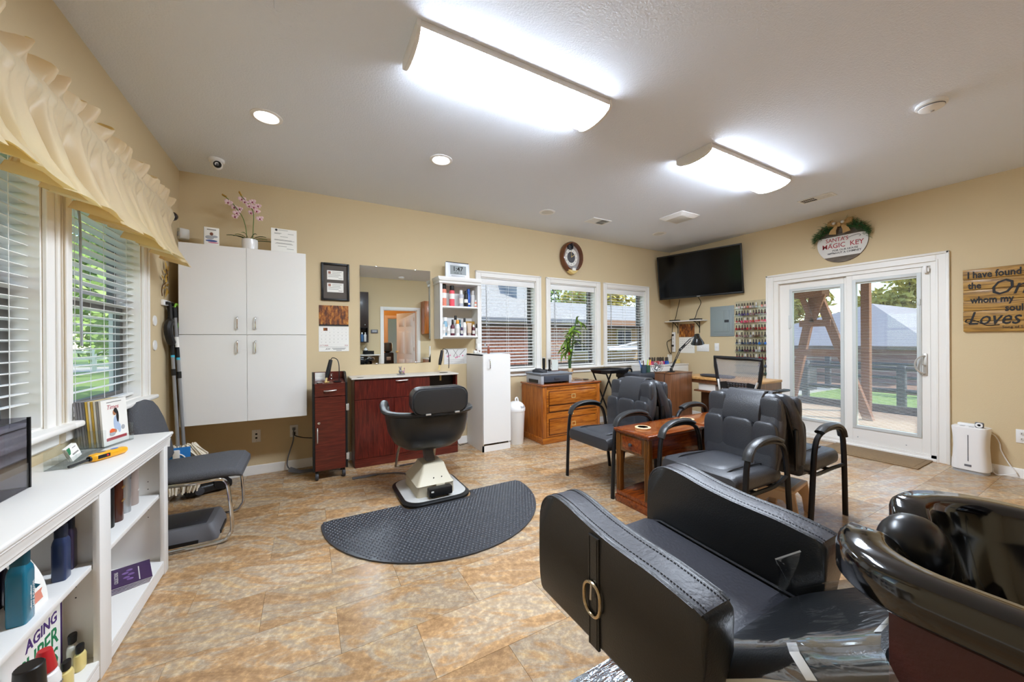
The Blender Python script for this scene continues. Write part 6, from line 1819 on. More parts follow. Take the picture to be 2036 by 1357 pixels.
for k in range(3):
    a = k * 2.094
    m.sell((.035 * math.cos(a), 0, .085 + .035 * math.sin(a)), (.026, .004, .026), 2, 10, 6)
m.build('blade', m_lgrey, t)
MB().box(-.04, .04, -.03, .04, 0, .012, .004).tube([(0, .01, .01), (0, .015, .085)], .01, 8).lathe([(.02, 0), (.024, .03)], (0, .0, .085), 12, 'y').build('stand', m_lgrey, t)

# nail desk and lamp
nd = thing('nail_desk', 'walnut nail desk with tall side tower and pale oak top', 'desk', (0, 0, 0))
MB().box(4.87, 5.29, -1.2, -.965, .0, .818, .002).build('tower', m_walnut, nd)
MB().box(4.865, 5.295, -1.205, -.96, .816, .828, .002).build('tower_top', m_walnut, nd)
MB().box(5.30, 5.82, -1.99, -1.0, .735, .765, .003).build('desk_top', m_desk, nd)
MB().box(5.30, 5.80, -1.99, -1.965, 0, .735).build('panel', m_walnut, nd)
MB().box(5.78, 5.80, -1.965, -1.0, .2, .735).build('panel', m_walnut, nd)
MB().box(5.32, 5.78, -1.965, -1.205, .58, .60).box(5.32, 5.335, -1.965, -1.0, .69, .735).build('shelf', m_walnut, nd)
t = thing('wrist_cushion', 'slim black oval arm cushion on the nail desk', 'cushion', (5.42, -1.45, .766))
MB().sell((0, 0, .02), (.06, .22, .02), 3, 24, 8).build('pad', m_leather, t)
gp = 'paper stacks on the nail desk shelf'
for k, (y, hgt) in enumerate(((-1.36, .09), (-1.62, .05))):
    t = thing('paper_stack', ['taller stack of white paper on the nail desk shelf', 'lower stack of white paper on the nail desk shelf'][k], 'paper', (5.45, y, .6), 0, gp)
    MB().box(-.1, .12, -.11, .11, 0, hgt, .003).build('sheets', m_paper, t)
dl_ = thing('desk_lamp', 'black spring arm desk lamp standing on the nail desk tower', 'lamp', (5.03, -1.09, .828))
MB().lathe([(.045, 0), (.045, .008), (.02, .014), (.016, .05), (.001, .052)], (0, 0, 0), 18).build('base', m_black, dl_)
P0, P1, P2 = Vector((0, 0, .04)), Vector((.10, -.02, .22)), Vector((.34, -.05, .42))
def arm(a, b2, nm):
    m = MB()
    o = Vector((0, .0, .012))
    m.tube([tuple(a + o), tuple(b2 + o)], .005, 6).tube([tuple(a - o + Vector((.012, 0, 0))), tuple(b2 - o + Vector((.012, 0, 0)))], .005, 6)
    m.tube([tuple(a.lerp(b2, .15)), tuple(a.lerp(b2, .5))], .007, 8)
    m.build(nm, m_blackm, dl_)
arm(P0, P1 + (P1 - P0) * .35, 'lower_arm')
PJ = P1 + (P1 - P0) * .35
arm(PJ, Vector((.33, -.04, .415)), 'upper_arm')
MB().sell(tuple(PJ), (.018, .014, .018), 2, 10, 8).build('joint', m_black, dl_)
hd = MB().lathe([(.014, .09), (.03, .085), (.036, .05), (.052, .02), (.078, -.03), (.082, -.045), (.076, -.045), (.05, .01), (.03, .05)], (0, 0, 0), 22).build('shade', M('glossy_black', '#161616', .2, coat=.5), dl_)
hd.location = (.42, -.08, .40); hd.rotation_euler = (.12, -.25, 0)
MB().lathe([(.02, -.005), (.026, -.025), (.015, -.042), (.001, -.044)], (0, 0, 0), 12).build('bulb', m_offw, hd)
MB().tube(bez([(.33, -.04, .415), (.37, -.06, .45), (.40, -.07, .46), (.42, -.08, .47)], 4), .006, 6).build('neck', m_blackm, dl_)
tag(MB().tube(bez([(5.0, -1.10, .835), (4.93, -1.12, .833), (4.872, -1.12, .82), (4.858, -1.12, .72), (4.862, -1.1, .5)], 5), .003, 6).build('lamp_cable', m_black), 'thin black lamp cord falling over the nail desk tower', 'cord')

# mesh office chair
oc = thing('office_chair', 'black mesh back office chair at the nail desk', 'office chair', (5.22, -1.96, 0))
m_mesh, tt, b = new_mat('grey_mesh_net')
v = coords(tt, (1, 1, 1), (0, 0, 0))
ck1 = tt.nodes.new('ShaderNodeTexWave'); ck1.inputs['Scale'].default_value = 26; ck1.wave_profile = 'SIN'
mpa = tt.nodes.new('ShaderNodeMapping'); mpa.inputs['Rotation'].default_value = (.75, 0, 0)
tt.links.new(v, mpa.inputs['Vector']); 
ck1.bands_direction = 'Z'; tt.links.new(mpa.outputs[0], ck1.inputs['Vector'])
trn = tt.nodes.new('ShaderNodeBsdfTransparent'); mxs = tt.nodes.new('ShaderNodeMixShader')
mr_ = tt.nodes.new('ShaderNodeMapRange'); mr_.inputs['To Min'].default_value = .3; mr_.inputs['To Max'].default_value = .75
tt.links.new(ck1.outputs['Fac'], mr_.inputs['Value']); tt.links.new(mr_.outputs[0], mxs.inputs[0])
b.inputs['Base Color'].default_value = lin('#8d8c93'); b.inputs['Roughness'].default_value = .8
tt.links.new(trn.outputs[0], mxs.inputs[1]); tt.links.new(b.outputs[0], mxs.inputs[2]); tt.links.new(mxs.outputs[0], tt.nodes['Material Output'].inputs['Surface'])
def bx(y, z):       # curved back plane
    return -.26 - .05 * (z - .6) + .22 * y * y
top, bot = 1.045, .60
def fr_pt(y, z): return (bx(y, z), y, z)
path = [(-.245, 1.03), (-.12, 1.04), (0, 1.038), (.12, 1.04), (.245, 1.045), (.238, .95), (.22, .82), (.20, .72), (.19, .60), (.1, .57), (-.1, .57), (-.19, .60), (-.20, .72), (-.22, .82), (-.238, .95)]
MB().tube([fr_pt(y, z) for y, z in path], .018, 8, close=True, r2=.02).build('back_frame', m_black, oc)
rows = []
for i in range(9):
    z = .58 + .45 * i / 8
    hw = .19 + .05 * max(0, (z - .6)) / .44
    rows.append([fr_pt(-hw + 2 * hw * k / 10, z) for k in range(11)])
MB().grid(rows).build('back_mesh', m_mesh, oc)
m = MB()
lum = lambda y, z: (bx(y, z) - .012, y, z)
zc = .745
for k in range(8):
    y = -.105 + .03 * k
    m.tube([lum(y, zc - .03), lum(y, zc + .03)], .005, 6)
for z in (zc - .032, zc - .011, zc + .011, zc + .032):
    m.tube([lum(-.11 + .02 * k, z) for k in range(12)], .005, 6)
for s in (-1, 1):
    m.loft([[(bx(s * y, z0_) - d_, s * y, z0_) for z0_, d_ in ((zc - hh_, .006), (zc - hh_, .02), (zc + hh_, .02), (zc + hh_, .006))] for y, hh_ in ((.11, .042), (.15, .036), (.21, .022))])
m.build('lumbar_band', m_black, oc)
for s in (-1, 1):
    MB().tube([lum(s * .205, .80), (-.30, s * .17, .66), (-.24, s * .1, .52)], .012, 8).build('back_bracket', m_steel, oc)
    MB().box(-.12, .12, s * .29 - .035, s * .29 + .035, .695, .72, .012, 3).build('arm_pad', m_black, oc)
    MB().tube([(-.02, s * .29, .44), (-.02, s * .29, .70)], .017, 10).build('arm_post', m_chrome, oc)
    MB().tube(bez([(-.02, s * .29, .5), (-.02, s * .285, .42), (0, s * .22, .39), (0, s * .12, .39)], 4), .024, 8).build('arm_bracket', m_black, oc)
MB().sell((0, 0, .44), (.25, .245, .05), 4, 24, 8, 2.5).build('seat', m_black, oc)
MB().tube([(0, 0, .10), (0, 0, .4)], .026, 12).build('gas_lift', m_chrome, oc)
MB().box(-.1, .1, -.08, .08, .36, .40, .01).build('seat_plate', m_black, oc)
for k in range(5):
    a = k * 1.2566 + .3
    lg = MB().tube([(0, 0, .11), (.28 * math.cos(a), .28 * math.sin(a), .075)], .02, 8).build('leg', m_black, oc)
    MB().lathe([(.02, -.02), (.028, -.014), (.028, .014), (.02, .02)], (.28 * math.cos(a), .28 * math.sin(a), .028), 12, 'x').build('castor', m_black, lg)

# ---------------------------------------------------------------- signs on the right wall
sg = thing('round_sign', 'round Christmas sign with evergreen sprays and burlap bow above the patio door', 'sign', (R, -2.335, 2.375))
m_rust = wood('weathered_board', '#4d443a', '#6b6156', '#857a6d', (1, 1.5, 14), 5., .8, 0., .2)
MB().lathe([(.235, .001), (.235, .016), (.001, .0165)], (0, 0, 0), 40, 'x').xf(Matrix.Scale(-1, 4, (1, 0, 0))).build('board', m_rust, sg)
zt_, zb_ = .075, -.165
lim = lambda z: math.sqrt(.234 ** 2 - z * z)
ring = []
for k in range(13):
    z = zt_ + (zb_ - zt_) * k / 12; ring.append((lim(z), z))
for k in range(13):
    z = zb_ + (zt_ - zb_) * k / 12; ring.append((-lim(z), z))
MB().prism(ring, 'x', -.019, -.0165).build('white_band', M('chalky_white', '#e2dfda', .7, var=.04), sg)
text('lettering', "SANTA'S", .062, m_red, sg, (-.0195, .045, .035), FACE_MX, offset=.0006, sx=.9)
text('lettering', 'MAGIC  KEY', .078, m_red, sg, (-.0195, -.005, -.035), FACE_MX, offset=.0006, sx=.9)
text('lettering', 'FOR OUR HOUSE', .030, m_ink, sg, (-.0195, -.03, -.09), FACE_MX, offset=.0005)
text('lettering', 'WITHOUT A CHIMNEY', .030, m_ink, sg, (-.0195, -.02, -.122), FACE_MX, offset=.0005)
MB().tube(bez([(-.0198, -.05, .035), (-.0198, -.10, .05), (-.0198, -.15, .055), (-.0198, -.17, .04), (-.0198, -.155, .03)], 4), .0022, 5).tube(bez([(-.0198, .13, -.125), (-.0198, .09, -.115), (-.0198, .06, -.13)], 4), .0018, 5).build('flourish', m_ink, sg)
for y, z in ((-.02, .048), (.1, -.005), (-.15, -.02)):
    m = MB()
    for k in range(3):
        a = k * PI / 3
        m.tube([(-.0198, y + .014 * math.cos(a), z + .014 * math.sin(a)), (-.0198, y - .014 * math.cos(a), z - .014 * math.sin(a))], .0014, 4)
    m.build('snowflake', m_inkg, sg)
m_ever = M('evergreen_needles', '#3a6236', .7, var=.35, vscale=40)
rnd = random.Random(12)
for s in (-1, 1):
    vs, fs = [], []
    for k in range(900):
        f = rnd.random()
        c = Vector((-.05 + rnd.uniform(-.03, .02), s * (.05 + .2 * f), .20 - .10 * f * f - .04 * f + rnd.gauss(0, .028)))
        d = Vector((rnd.uniform(-.5, .2), s * rnd.uniform(.2, 1), rnd.uniform(-.9, .5))).normalized()
        e = d.orthogonal().normalized() * .0022
        L = rnd.uniform(.025, .045); q = len(vs)
        vs += [tuple(c - e), tuple(c + e), tuple(c + d * L + e * .4), tuple(c + d * L - e * .4)]
        fs.append((q, q + 1, q + 2, q + 3))
    m = MB(); m._add(vs, fs)
    stuff(m.build('evergreen_spray', m_ever, sg, flat=True))
m = MB()
for k in range(26):
    s = rnd.choice((-1, 1)); f = rnd.random()
    m.sell((-.075, s * (.07 + .16 * f), .20 - .1 * f * f + rnd.uniform(-.04, .05)), (.005, .005, .005), 2, 6, 4)
stuff(m.build('berries', M('brown_berries', '#6b3320', .4), sg))
m_burl = M('burlap', '#bd9a67', .9, bump=.5, bscale=200, var=.12, vscale=30)
for s in (-1, 1):
    MB().loft([[(-.06, s * .01, .19), (-.075, s * .01, .2), (-.06, s * .01, .215), (-.05, s * .01, .2)], [(-.06, s * .07, .17), (-.10, s * .07, .215), (-.06, s * .07, .265), (-.04, s * .07, .215)], [(-.06, s * .115, .175), (-.085, s * .115, .215), (-.06, s * .115, .255), (-.045, s * .115, .215)]]).build('bow_loop', m_burl, sg)
    MB().grid([[(-.08, s * .01, .19), (-.075, s * .04, .19)], [(-.085, s * .03, .13), (-.08, s * .085, .14)], [(-.08, s * .03, .085), (-.08, s * .10, .10)]]).build('bow_tail', m_burl, sg)
MB().sell((-.085, 0, .195), (.02, .022, .025), 2.5, 10, 8).build('bow_knot', m_burl, sg)
m = MB()
for y in (-.035, .045):
    m.sell((-.1, y, .215), (.016, .02, .018), 2, 10, 8)
m.build('bells', m_steel, sg)

ws = thing('wooden_sign', 'golden plank sign reading I have found the One whom my soul Loves', 'sign', (R, -3.545, 1.592))
m_plank = wood('honey_plank', '#5d3f16', '#a87c33', '#c4984c', (1, 1.2, 16), 4., .6, .1, .15)
pp = None
for k in range(6):
    z = -.245 + .098 * k
    if pp is None:
        pp = MB().box(-.028, -.004, -.30, .30, -.0475, .0475, .004, 2).build('plank', m_plank, ws, loc=(0, 0, z))
    else:
        share(pp, ws, (random.uniform(-.002, .0), random.uniform(-.003, .003), z))
for y in (-.22, .22):
    MB().box(-.006, -.001, y - .03, y + .03, -.28, .28).build('batten', m_walnut, ws)
X = -.0315
text('lettering', 'I have found', .088, m_ink, ws, (X, .275, .235), FACE_MX, 'LEFT', offset=.002, sx=.70)
text('lettering', 'the', .086, m_ink, ws, (X, .27, .135), FACE_MX, 'LEFT', offset=.002, sx=.70)
text('lettering', 'One', .20, m_ink, ws, (X, .155, .10), FACE_MX, 'LEFT', shear=.35, sx=.8)
text('lettering', 'whom my', .086, m_ink, ws, (X, .255, .0), FACE_MX, 'LEFT', offset=.002, sx=.70)
text('lettering', 'soul', .086, m_ink, ws, (X, .06, -.085), FACE_MX, 'LEFT', offset=.002, sx=.70)
text('lettering', 'Loves', .17, m_ink, ws, (X, .275, -.175), FACE_MX, 'LEFT', shear=.35, sx=.74, offset=.001)
MB().tube(bez([(X, .255, -.215), (X, .285, -.20), (X, .27, -.175), (X, .22, -.195), (X, .16, -.235), (X, .09, -.232)], 5), .004, 6).build('flourish', m_ink, ws)
text('lettering', 'Song of Solomon', .030, m_ink, ws, (X, .075, -.255), FACE_MX, 'LEFT')

# ---------------------------------------------------------------- air purifier, outlet, door mat
ap = thing('air_purifier', 'white waisted air purifier standing against the wall by the patio door', 'air purifier', (6.33, -3.305, 0), -.06)
MB().loft([[(x, y, z) for x, y in rrect(-.085, .085, -a, a, .05, 6)] for z, a in ((.028, .112), (.05, .113), (.14, .106), (.24, .101), (.33, .104), (.41, .112), (.418, .110), (.42, .10))]).build('case', m_whitep, ap)
MB().loft([[(x, y, z) for x, y in rrect(-.075, .075, -a, a, .045, 6)] for z, a in ((.0, .105), (.028, .105))]).build('foot', m_lgrey, ap)
MB().box(-.0875, -.083, -.002, .002, .11, .35).build('slot', m_dgrey, ap)
MB().box(-.0885, -.084, -.02, .022, .062, .08, .001).build('badge', m_grey, ap)
for y in (-.01, .045):
    MB().box(-.055, -.015, y - .015, y + .015, .419, .4215, .001).build('button', m_lgrey, ap)
MB().box(.02, .07, -.02, .09, .419, .44, .006).build('lid', m_whitep, ap)
t = thing('web_camera', 'little square camera with round lens on top of the air purifier', 'camera', (6.285, -3.36, .422), -PI / 2)
MB().box(-.026, .026, -.012, .014, .0, .05, .009, 3).build('case', m_grey, t)
MB().lathe([(.022, .012), (.022, .016), (.012, .017), (.009, .013)], (0, 0, .025), 20, '-y').build('lens_ring', m_whitep, t)
MB().lathe([(.011, .012), (.008, .018), (.001, .019)], (0, 0, .025), 14, '-y').build('lens', m_black, t)
tag(MB().tube(bez([(6.40, -3.385, .36), (6.425, -3.42, .355), (6.43, -3.45, .29), (6.43, -3.46, .22), (6.42, -3.50, .12), (6.41, -3.54, .05), (6.40, -3.52, .03), (6.38, -3.45, .006), (6.40, -3.42, .02), (6.42, -3.415, .05)], 5), .0045, 6).build('power_cable', m_whitep), 'white cord curling down the wall behind the air purifier', 'cord')
t = outlet('power_outlet', 'white power outlet at the edge of the right wall beyond the air purifier', (R, -3.575, .37), -PI / 2, w=.038, h=.06)
for z in (.024, -.024):
    s_ = MB().sell((0, -.0065, z), (.018, .003, .016), 2.5, 16, 6).build('socket', m_offw, t)
    MB().box(-.008, -.005, -.0105, -.008, z - .004, z + .007).box(.005, .008, -.0105, -.008, z - .004, z + .007).build('slot', m_black, s_)
dm = thing('door_mat', 'brown textured door mat in front of the patio door', 'mat', (6.205, -2.66, 0))
m_dm = M('brown_door_mat', '#8b7355', .9, bump=.8, bscale=60, var=.25, vscale=45)
MB().box(-.23, .23, -.385, .385, .001, .011, .004).build('mat_body', m_dm, dm)
MB().box(-.195, .195, -.35, .35, .0105, .0135, .002).build('raised_field', m_dm, dm)

# ================================================================ WAITING CHAIRS AND SIDE TABLES
def seatring(x, zc, w, h):
    return [(x, y, z + zc) for y, z in rrect(-w, w, -h, h, min(w, h) * .8, 4)]
def make_waiting(label):
    t = thing('waiting_chair', label, 'chair', (0, 0, 0), 0, 'black leather waiting chairs')
    MB().loft([seatring(.285, .395, .225, .028), seatring(.282, .40, .245, .045), seatring(.25, .405, .255, .055), seatring(.1, .40, .255, .055), seatring(-.1, .39, .25, .052), seatring(-.22, .385, .24, .045), seatring(-.23, .385, .22, .03)]).build('seat', m_leather, t)
    MB().sell((.03, 0, .452), (.20, .155, .022), 4, 24, 8, 2.2).build('seat_panel', m_leather, t)
    for s in (-1, 1):
        MB().tube(bez([(.27, s * .15, .43), (.2, s * .165, .462), (0, s * .16, .458), (-.2, s * .155, .44)], 4), .004, 6).build('seat_seam', m_black, t)
    bxf = lambda z: -.195 - .24 * (z - .42)
    def br(z, w, h, o=0.):
        return [(bxf(z) + o + q, y, z + 0 * q) for y, q in rrect(-w, w, -h, h, min(w, h) * .85, 4)]
    MB().loft([br(.40, .20, .02), br(.41, .235, .04), br(.50, .245, .05), br(.62, .252, .052), br(.70, .25, .05), br(.78, .235, .05), br(.84, .215, .045), br(.868, .195, .035), br(.88, .17, .015)]).build('backrest', m_leather, t)
    MB().loft([br(.42, .21, .012, -.052), br(.6, .23, .012, -.056), br(.8, .2, .012, -.052), br(.85, .17, .01, -.046)]).build('back_cover', m_black, t)
    for y, w in ((-.166, .074), (0, .104), (.166, .074)):
        MB().sell((bxf(.56) + .042, y, .56), (.022, w, .15), 4.5, 16, 14, 4.5).xf(Matrix.Identity(4)).build('back_panel', m_leather, t)
    for s in (-1, 1):
        MB().sell((bxf(.775) + .035, s * .175, .775), (.024, .066, .09), 4., 14, 10, 4).build('back_wing', m_leather, t)
    hr = MB()
    hp = [(bxf(.70) + .058, .69), (bxf(.74) + .07, .74), (bxf(.80) + .066, .80), (bxf(.86) + .056, .86), (bxf(.89) + .02, .893), (bxf(.89) - .025, .893), (bxf(.87) - .055, .865), (bxf(.8) - .062, .8)]
    hi = [(bxf(z) - .0 + (.03 if i < 4 else (-.03 if i > 4 else 0)), min(z, .865)) for i, (x, z) in enumerate(hp)]
    sec = [(x, z) for x, z in hp] + [(x, z) for x, z in hi[::-1]]
    hr.loft([[(x * 1. + dx, y, z) for x, z in sec] for y, dx in ((-.125, -.012), (-.118, .0), (-.06, .004), (.06, .004), (.118, .0), (.125, -.012))])
    hr.build('headrest', m_leather, t)
    for s in (-1, 1):
        y = s * .285
        fr_ = bez([(.275, y, 0), (.268, y, .2), (.256, y, .42), (.238, y, .55), (.195, y, .615), (.10, y, .635), (-.03, y, .632), (-.125, y, .605), (-.17, y, .55), (-.195, y, .44), (-.22, y, .22), (-.25, y, 0)], 5)
        MB().tube(fr_, .017, 8, r2=.013).build('side_frame', m_blackm, t)
        pd = bez([(.24, y, .56), (.218, y, .605), (.175, y, .637), (.09, y, .658), (-.03, y, .655), (-.11, y, .63)], 4)
        MB().tube(pd, .03, 10, r2=.015, rs=None).build('arm_pad', m_leather2, t)
        MB().tube(bez([(.262, y, .36), (.15, s * .26, .345), (-.1, s * .26, .345), (-.2, y, .40)], 4), .012, 6).build('seat_rail', m_blackm, t)
        MB().box(bxf(.62) - .075, bxf(.62) - .03, s * .235 - .006, s * .235 + .006, .40, .66, .002).build('back_bracket', m_blackm, t)
    MB().tube([(.1, -.26, .345), (.1, .26, .345)], .012, 6).tube([(-.1, -.26, .345), (-.1, .26, .345)], .012, 6).build('cross_bar', m_blackm, t)
    return t
wl_ = ['black leather waiting chair facing the oak filing cabinet end, beside the wooden side table', 'black leather waiting chair behind the shampoo chair, facing the bookcase',
       'black leather waiting chair turned to the nail desk, back to back with another', 'black leather waiting chair facing the patio door above the beige step stool']
w1 = make_waiting(wl_[0])
for k, (x, y, rz) in enumerate(((3.315, -1.785, PI), (3.335, -2.765, PI), (3.99, -1.785, 0), (3.985, -2.80, 0))):
    o = w1 if k == 0 else copy_tree(w1)
    o.location = (x, y, 0); o.rotation_euler = (0, 0, rz); o['label'] = wl_[k]

def make_table(label):
    t = thing('side_table', label, 'table', (0, 0, 0), 0, 'cherry side tables between the waiting chairs')
    L, W = .30, .155
    MB().box(-L - .015, L + .012, -W - .015, W + .015, .546, .566, .006, 3).box(-L - .006, L + .006, -W - .006, W + .006, .536, .546).build('table_top', m_cherry, t)
    MB().box(-L + .03, L - .03, -W + .03, W - .03, .566, .5668).build('top_inlay', wood('burl_inlay', '#5d2c10', '#84451c', '#96592a', (3, 5, 5), 5., .2, .5), t)
    for x in (-L + .02, L - .02):
        for y in (-W + .02, W - .02):
            lg = MB().box(x - .02, x + .02, y - .02, y + .02, .09, .54, .002).build('leg', m_cherryv, t)
            for q in (-.009, .0, .009):
                MB().box(x - .0225, x - .019, y + q - .002, y + q + .002, .10, .53).box(x + q - .002, x + q + .002, y - .0225, y - .019, .10, .53).build('flute', m_cherryv, lg)
    MB().box(-L + .04, L - .04, -W + .005, -W + .02, .395, .536).box(-L + .04, L - .04, W - .02, W - .005, .395, .536).box(L - .03, L - .015, -W + .04, W - .04, .395, .536).box(-L + .04, L - .04, -W + .02, W - .02, .395, .41).build('apron', m_cherry, t)
    d_ = MB().box(-L + .002, -L + .02, -W + .042, W - .042, .40, .535, .003).build('drawer', m_cherryv, t)
    MB().box(-L - .002, -L + .004, -W + .065, W - .065, .418, .518, .002).build('drawer_inlay', m_cherry, d_)
    MB().lathe([(.006, 0), (.006, .01), (.013, .016), (.013, .022), (.004, .026)], (-L, 0, .468), 14, 'x').xf(Matrix.Translation((-2 * L, 0, 0)) @ Matrix.Scale(-1, 4, (1, 0, 0))).build('knob', m_dgrey, d_)
    MB().box(-L - .008, L + .008, -W - .008, W + .008, 0, .055, .006).box(-L, L, -W, W, .055, .09, .004).build('plinth_shelf', m_cherry, t)
    return t
tl_ = ['cherry side table with drawer and round coaster, facing the salon chair', 'second cherry side table behind the first, drawer toward the patio door']
t1 = make_table(tl_[0])
t2 = copy_tree(t1)
t1.location = (3.345, -2.262, 0)
t2.location = (3.972, -2.262, 0); t2.rotation_euler.z = PI; t2['label'] = tl_[1]
m_coast = M('pale_wood_coaster', '#d9b88c', .6, var=.1, vscale=20)
for lab, x, y in (('round pale wood coaster on the side table facing the salon chair', 3.19, -2.24), ('round pale wood coaster on the second side table', 3.735, -2.225)):
    t = thing('coaster', lab, 'coaster', (x, y, .567), 0, 'wood coasters on the side tables')
    MB().lathe([(.056, 0), (.058, .002), (.058, .010), (.055, .012), (.001, .012)], (0, 0, 0), 28).build('disc', m_coast, t)
    MB().lathe([(.04, .012), (.04, .0125), (.038, .0125), (.038, .012)], (0, 0, 0), 28).build('ring_print', m_taupe, t)
t = thing('carton', 'white printed paper carton on the lower shelf of the second side table', 'box', (3.93, -2.26, .0905))
MB().box(-.21, .21, -.11, .11, 0, .2, .003).build('box', m_paper, t)
for z, y0_, y1_ in ((.15, -.09, .0), (.135, -.09, .05), (.09, -.05, .08)):
    MB().box(-.2112, -.2095, y0_, y1_, z, z + .006).build('print_line', m_inkg, t)
so = thing('step_stool', 'beige plastic step stool under the waiting chairs', 'step stool', (3.93, -2.85, 0), .15)
m_bp = M('beige_plastic', '#cdb08c', .5)
MB().box(-.155, .155, -.105, .105, .195, .222, .01, 3).build('step_top', m_bp, so)
MB().box(-.12, .12, -.075, .075, .2215, .2245, .001).build('grip_pad', m_lgrey, so)
for s in (-1, 1):
    MB().prism([(-.135, 0), (-.085, 0), (-.075, .10), (-.04, .145), (.04, .145), (.075, .10), (.085, 0), (.135, 0), (.105, .2), (-.105, .2)], 'x', s * .145 - .012, s * .145 + .012, .003).build('side_leg', m_bp, so)
t = thing('wooden_ball_foot', 'small pale wooden roller on the floor beside the step stool', 'roller', (3.68, -2.72, 0))
MB().tube([(-.06, 0, .03), (.06, .02, .03)], .03, 12).build('roller', m_coast, t)

# ================================================================ SHAMPOO CHAIR AND BASIN
sc_ = thing('shampoo_chair', 'black vinyl shampoo chair with buckled strap on its arm, backed to the basin', 'salon chair', (0, 0, 0))
prof = [(p[0], p[1]) for p in bez([(-3.20, .43, 0), (-3.187, .50, 0), (-3.187, .64, 0), (-3.20, .715, 0), (-3.25, .755, 0), (-3.32, .757, 0), (-3.42, .738, 0), (-3.52, .726, 0), (-3.64, .720, 0), (-3.735, .708, 0)], 4)] + [(-3.752, .703), (-3.762, .692), (-3.764, .67), (-3.758, .60), (-3.735, .43)]
for xa, xb, ox in ((1.62, 1.722, 1.62), (2.133, 2.235, 2.235)):
    am = MB().prism(prof, 'x', xa, xb, .012, 3).build('arm', m_leather2, sc_, ang=50)
    q = [p for p in prof if p[1] > .5 and p[0] > -3.755]
    MB().loft([[(xa + .014, y, z + .0), (xb - .014, y, z), (xb - .02, y, z + .001), (xa + .02, y, z + .001)] for y, z in q]).build('arm_top', m_leatherw, am)
    for x in (xa + .006, xb - .006):
        MB().tube([(x, y * 1.0, z - .002) for y, z in q], .0042, 6).build('piping', m_leather, am)
    st_ = MB()
    for x in (xa + .022, xb - .022):
        for k in range(0, len(q) - 1):
            for f in (.1, .43, .76):
                y = q[k][0] + (q[k + 1][0] - q[k][0]) * f; z = q[k][1] + (q[k + 1][1] - q[k][1]) * f
                y2 = q[k][0] + (q[k + 1][0] - q[k][0]) * (f + .2); z2 = q[k][1] + (q[k + 1][1] - q[k][1]) * (f + .2)
                st_.tube([(x, y, z + .002), (x, y2, z2 + .002)], .0012, 4)
    stuff(st_.build('stitching', m_black, am))
    s = -1 if ox < 1.9 else 1
    xo = ox + s * .004
    so_ = MB().box(min(ox - s * .002, xo + s * .002), max(ox - s * .002, xo + s * .002), -3.472, -3.432, .428, .722, .001, 1).build('strap', m_leather2, am)
    for y in (-3.466, -3.438):
        MB().tube([(xo + s * .0025, y, .43 + .0125 * k) for k in range(24)], .0012, 4).build('strap_stitch', m_black, so_)
    MB().tube([(xo + s * .007, -3.452 + .031 * math.copysign(abs(math.cos(a)) ** .8, math.cos(a)), .558 + .042 * math.copysign(abs(math.sin(a)) ** .8, math.sin(a))) for a in [k * PI / 14 for k in range(28)]], .0045, 8, close=True).build('buckle', M('pale_gold', '#c9b592', .25, metal=1.), so_)
    MB().tube([(xo + s * .008, -3.452, .60), (xo + s * .011, -3.452, .558)], .003, 6).build('buckle_pin', m_steel, so_)
rg = lambda y, zc, w, h: [(1.9275 + x, y, z + zc) for x, z in rrect(-w, w, -h, h, min(w, h) * .6, 4)]
MB().loft([rg(-3.205, .495, .190, .035), rg(-3.20, .497, .202, .05), rg(-3.23, .5, .205, .054), rg(-3.45, .487, .205, .055), rg(-3.70, .475, .205, .055), rg(-3.75, .47, .2, .05)]).build('seat', m_leatherw, sc_)
for x in (1.728, 2.127):
    MB().tube([(x, -3.205, .535), (x, -3.25, .551), (x, -3.45, .540), (x, -3.72, .527)], .004, 6).build('seat_piping', m_leather, sc_)
# reclined back
d = Vector((0, -.80, .60)); nrm = Vector((0, .60, .80))
b0 = Vector((1.9275, -3.70, .55))
def bring(s, w, h, off=-.06):
    c = b0 + d * s + nrm * off
    return [tuple(c + Vector((x, 0, 0)) + nrm * q) for x, q in rrect(-w, w, -h, h, min(w, h) * .6, 4)]
MB().loft([bring(-.04, .17, .03), bring(-.02, .195, .055), bring(.05, .2, .06), bring(.2, .2, .06), bring(.29, .195, .055), bring(.33, .18, .045), bring(.345, .15, .02)]).build('backrest', m_leather2, sc_)
MB().box(1.70, 2.16, -3.72, -3.22, .39, .44, .01).build('seat_base', m_black, sc_)
MB().lathe([(.06, .012), (.05, .05), (.042, .06), (.042, .39), (.07, .395)], (1.93, -3.45, 0), 24).build('column', m_chrome, sc_)
m_foil, t_, b_ = new_mat('film_wrapped_steel')
b_.inputs['Metallic'].default_value = 1; b_.inputs['Roughness'].default_value = .1; b_.inputs['Base Color'].default_value = lin('#c9d6e2')
bump_in(t_, b_, noise(t_, coords(t_, (5, 22, 5), (0, 0, .5)), 2.2, 3, .5, 1.2), .6, .02)
MB().box(1.62, 2.24, -3.76, -3.14, .0, .014, .004).build('base_plate', m_foil, sc_)
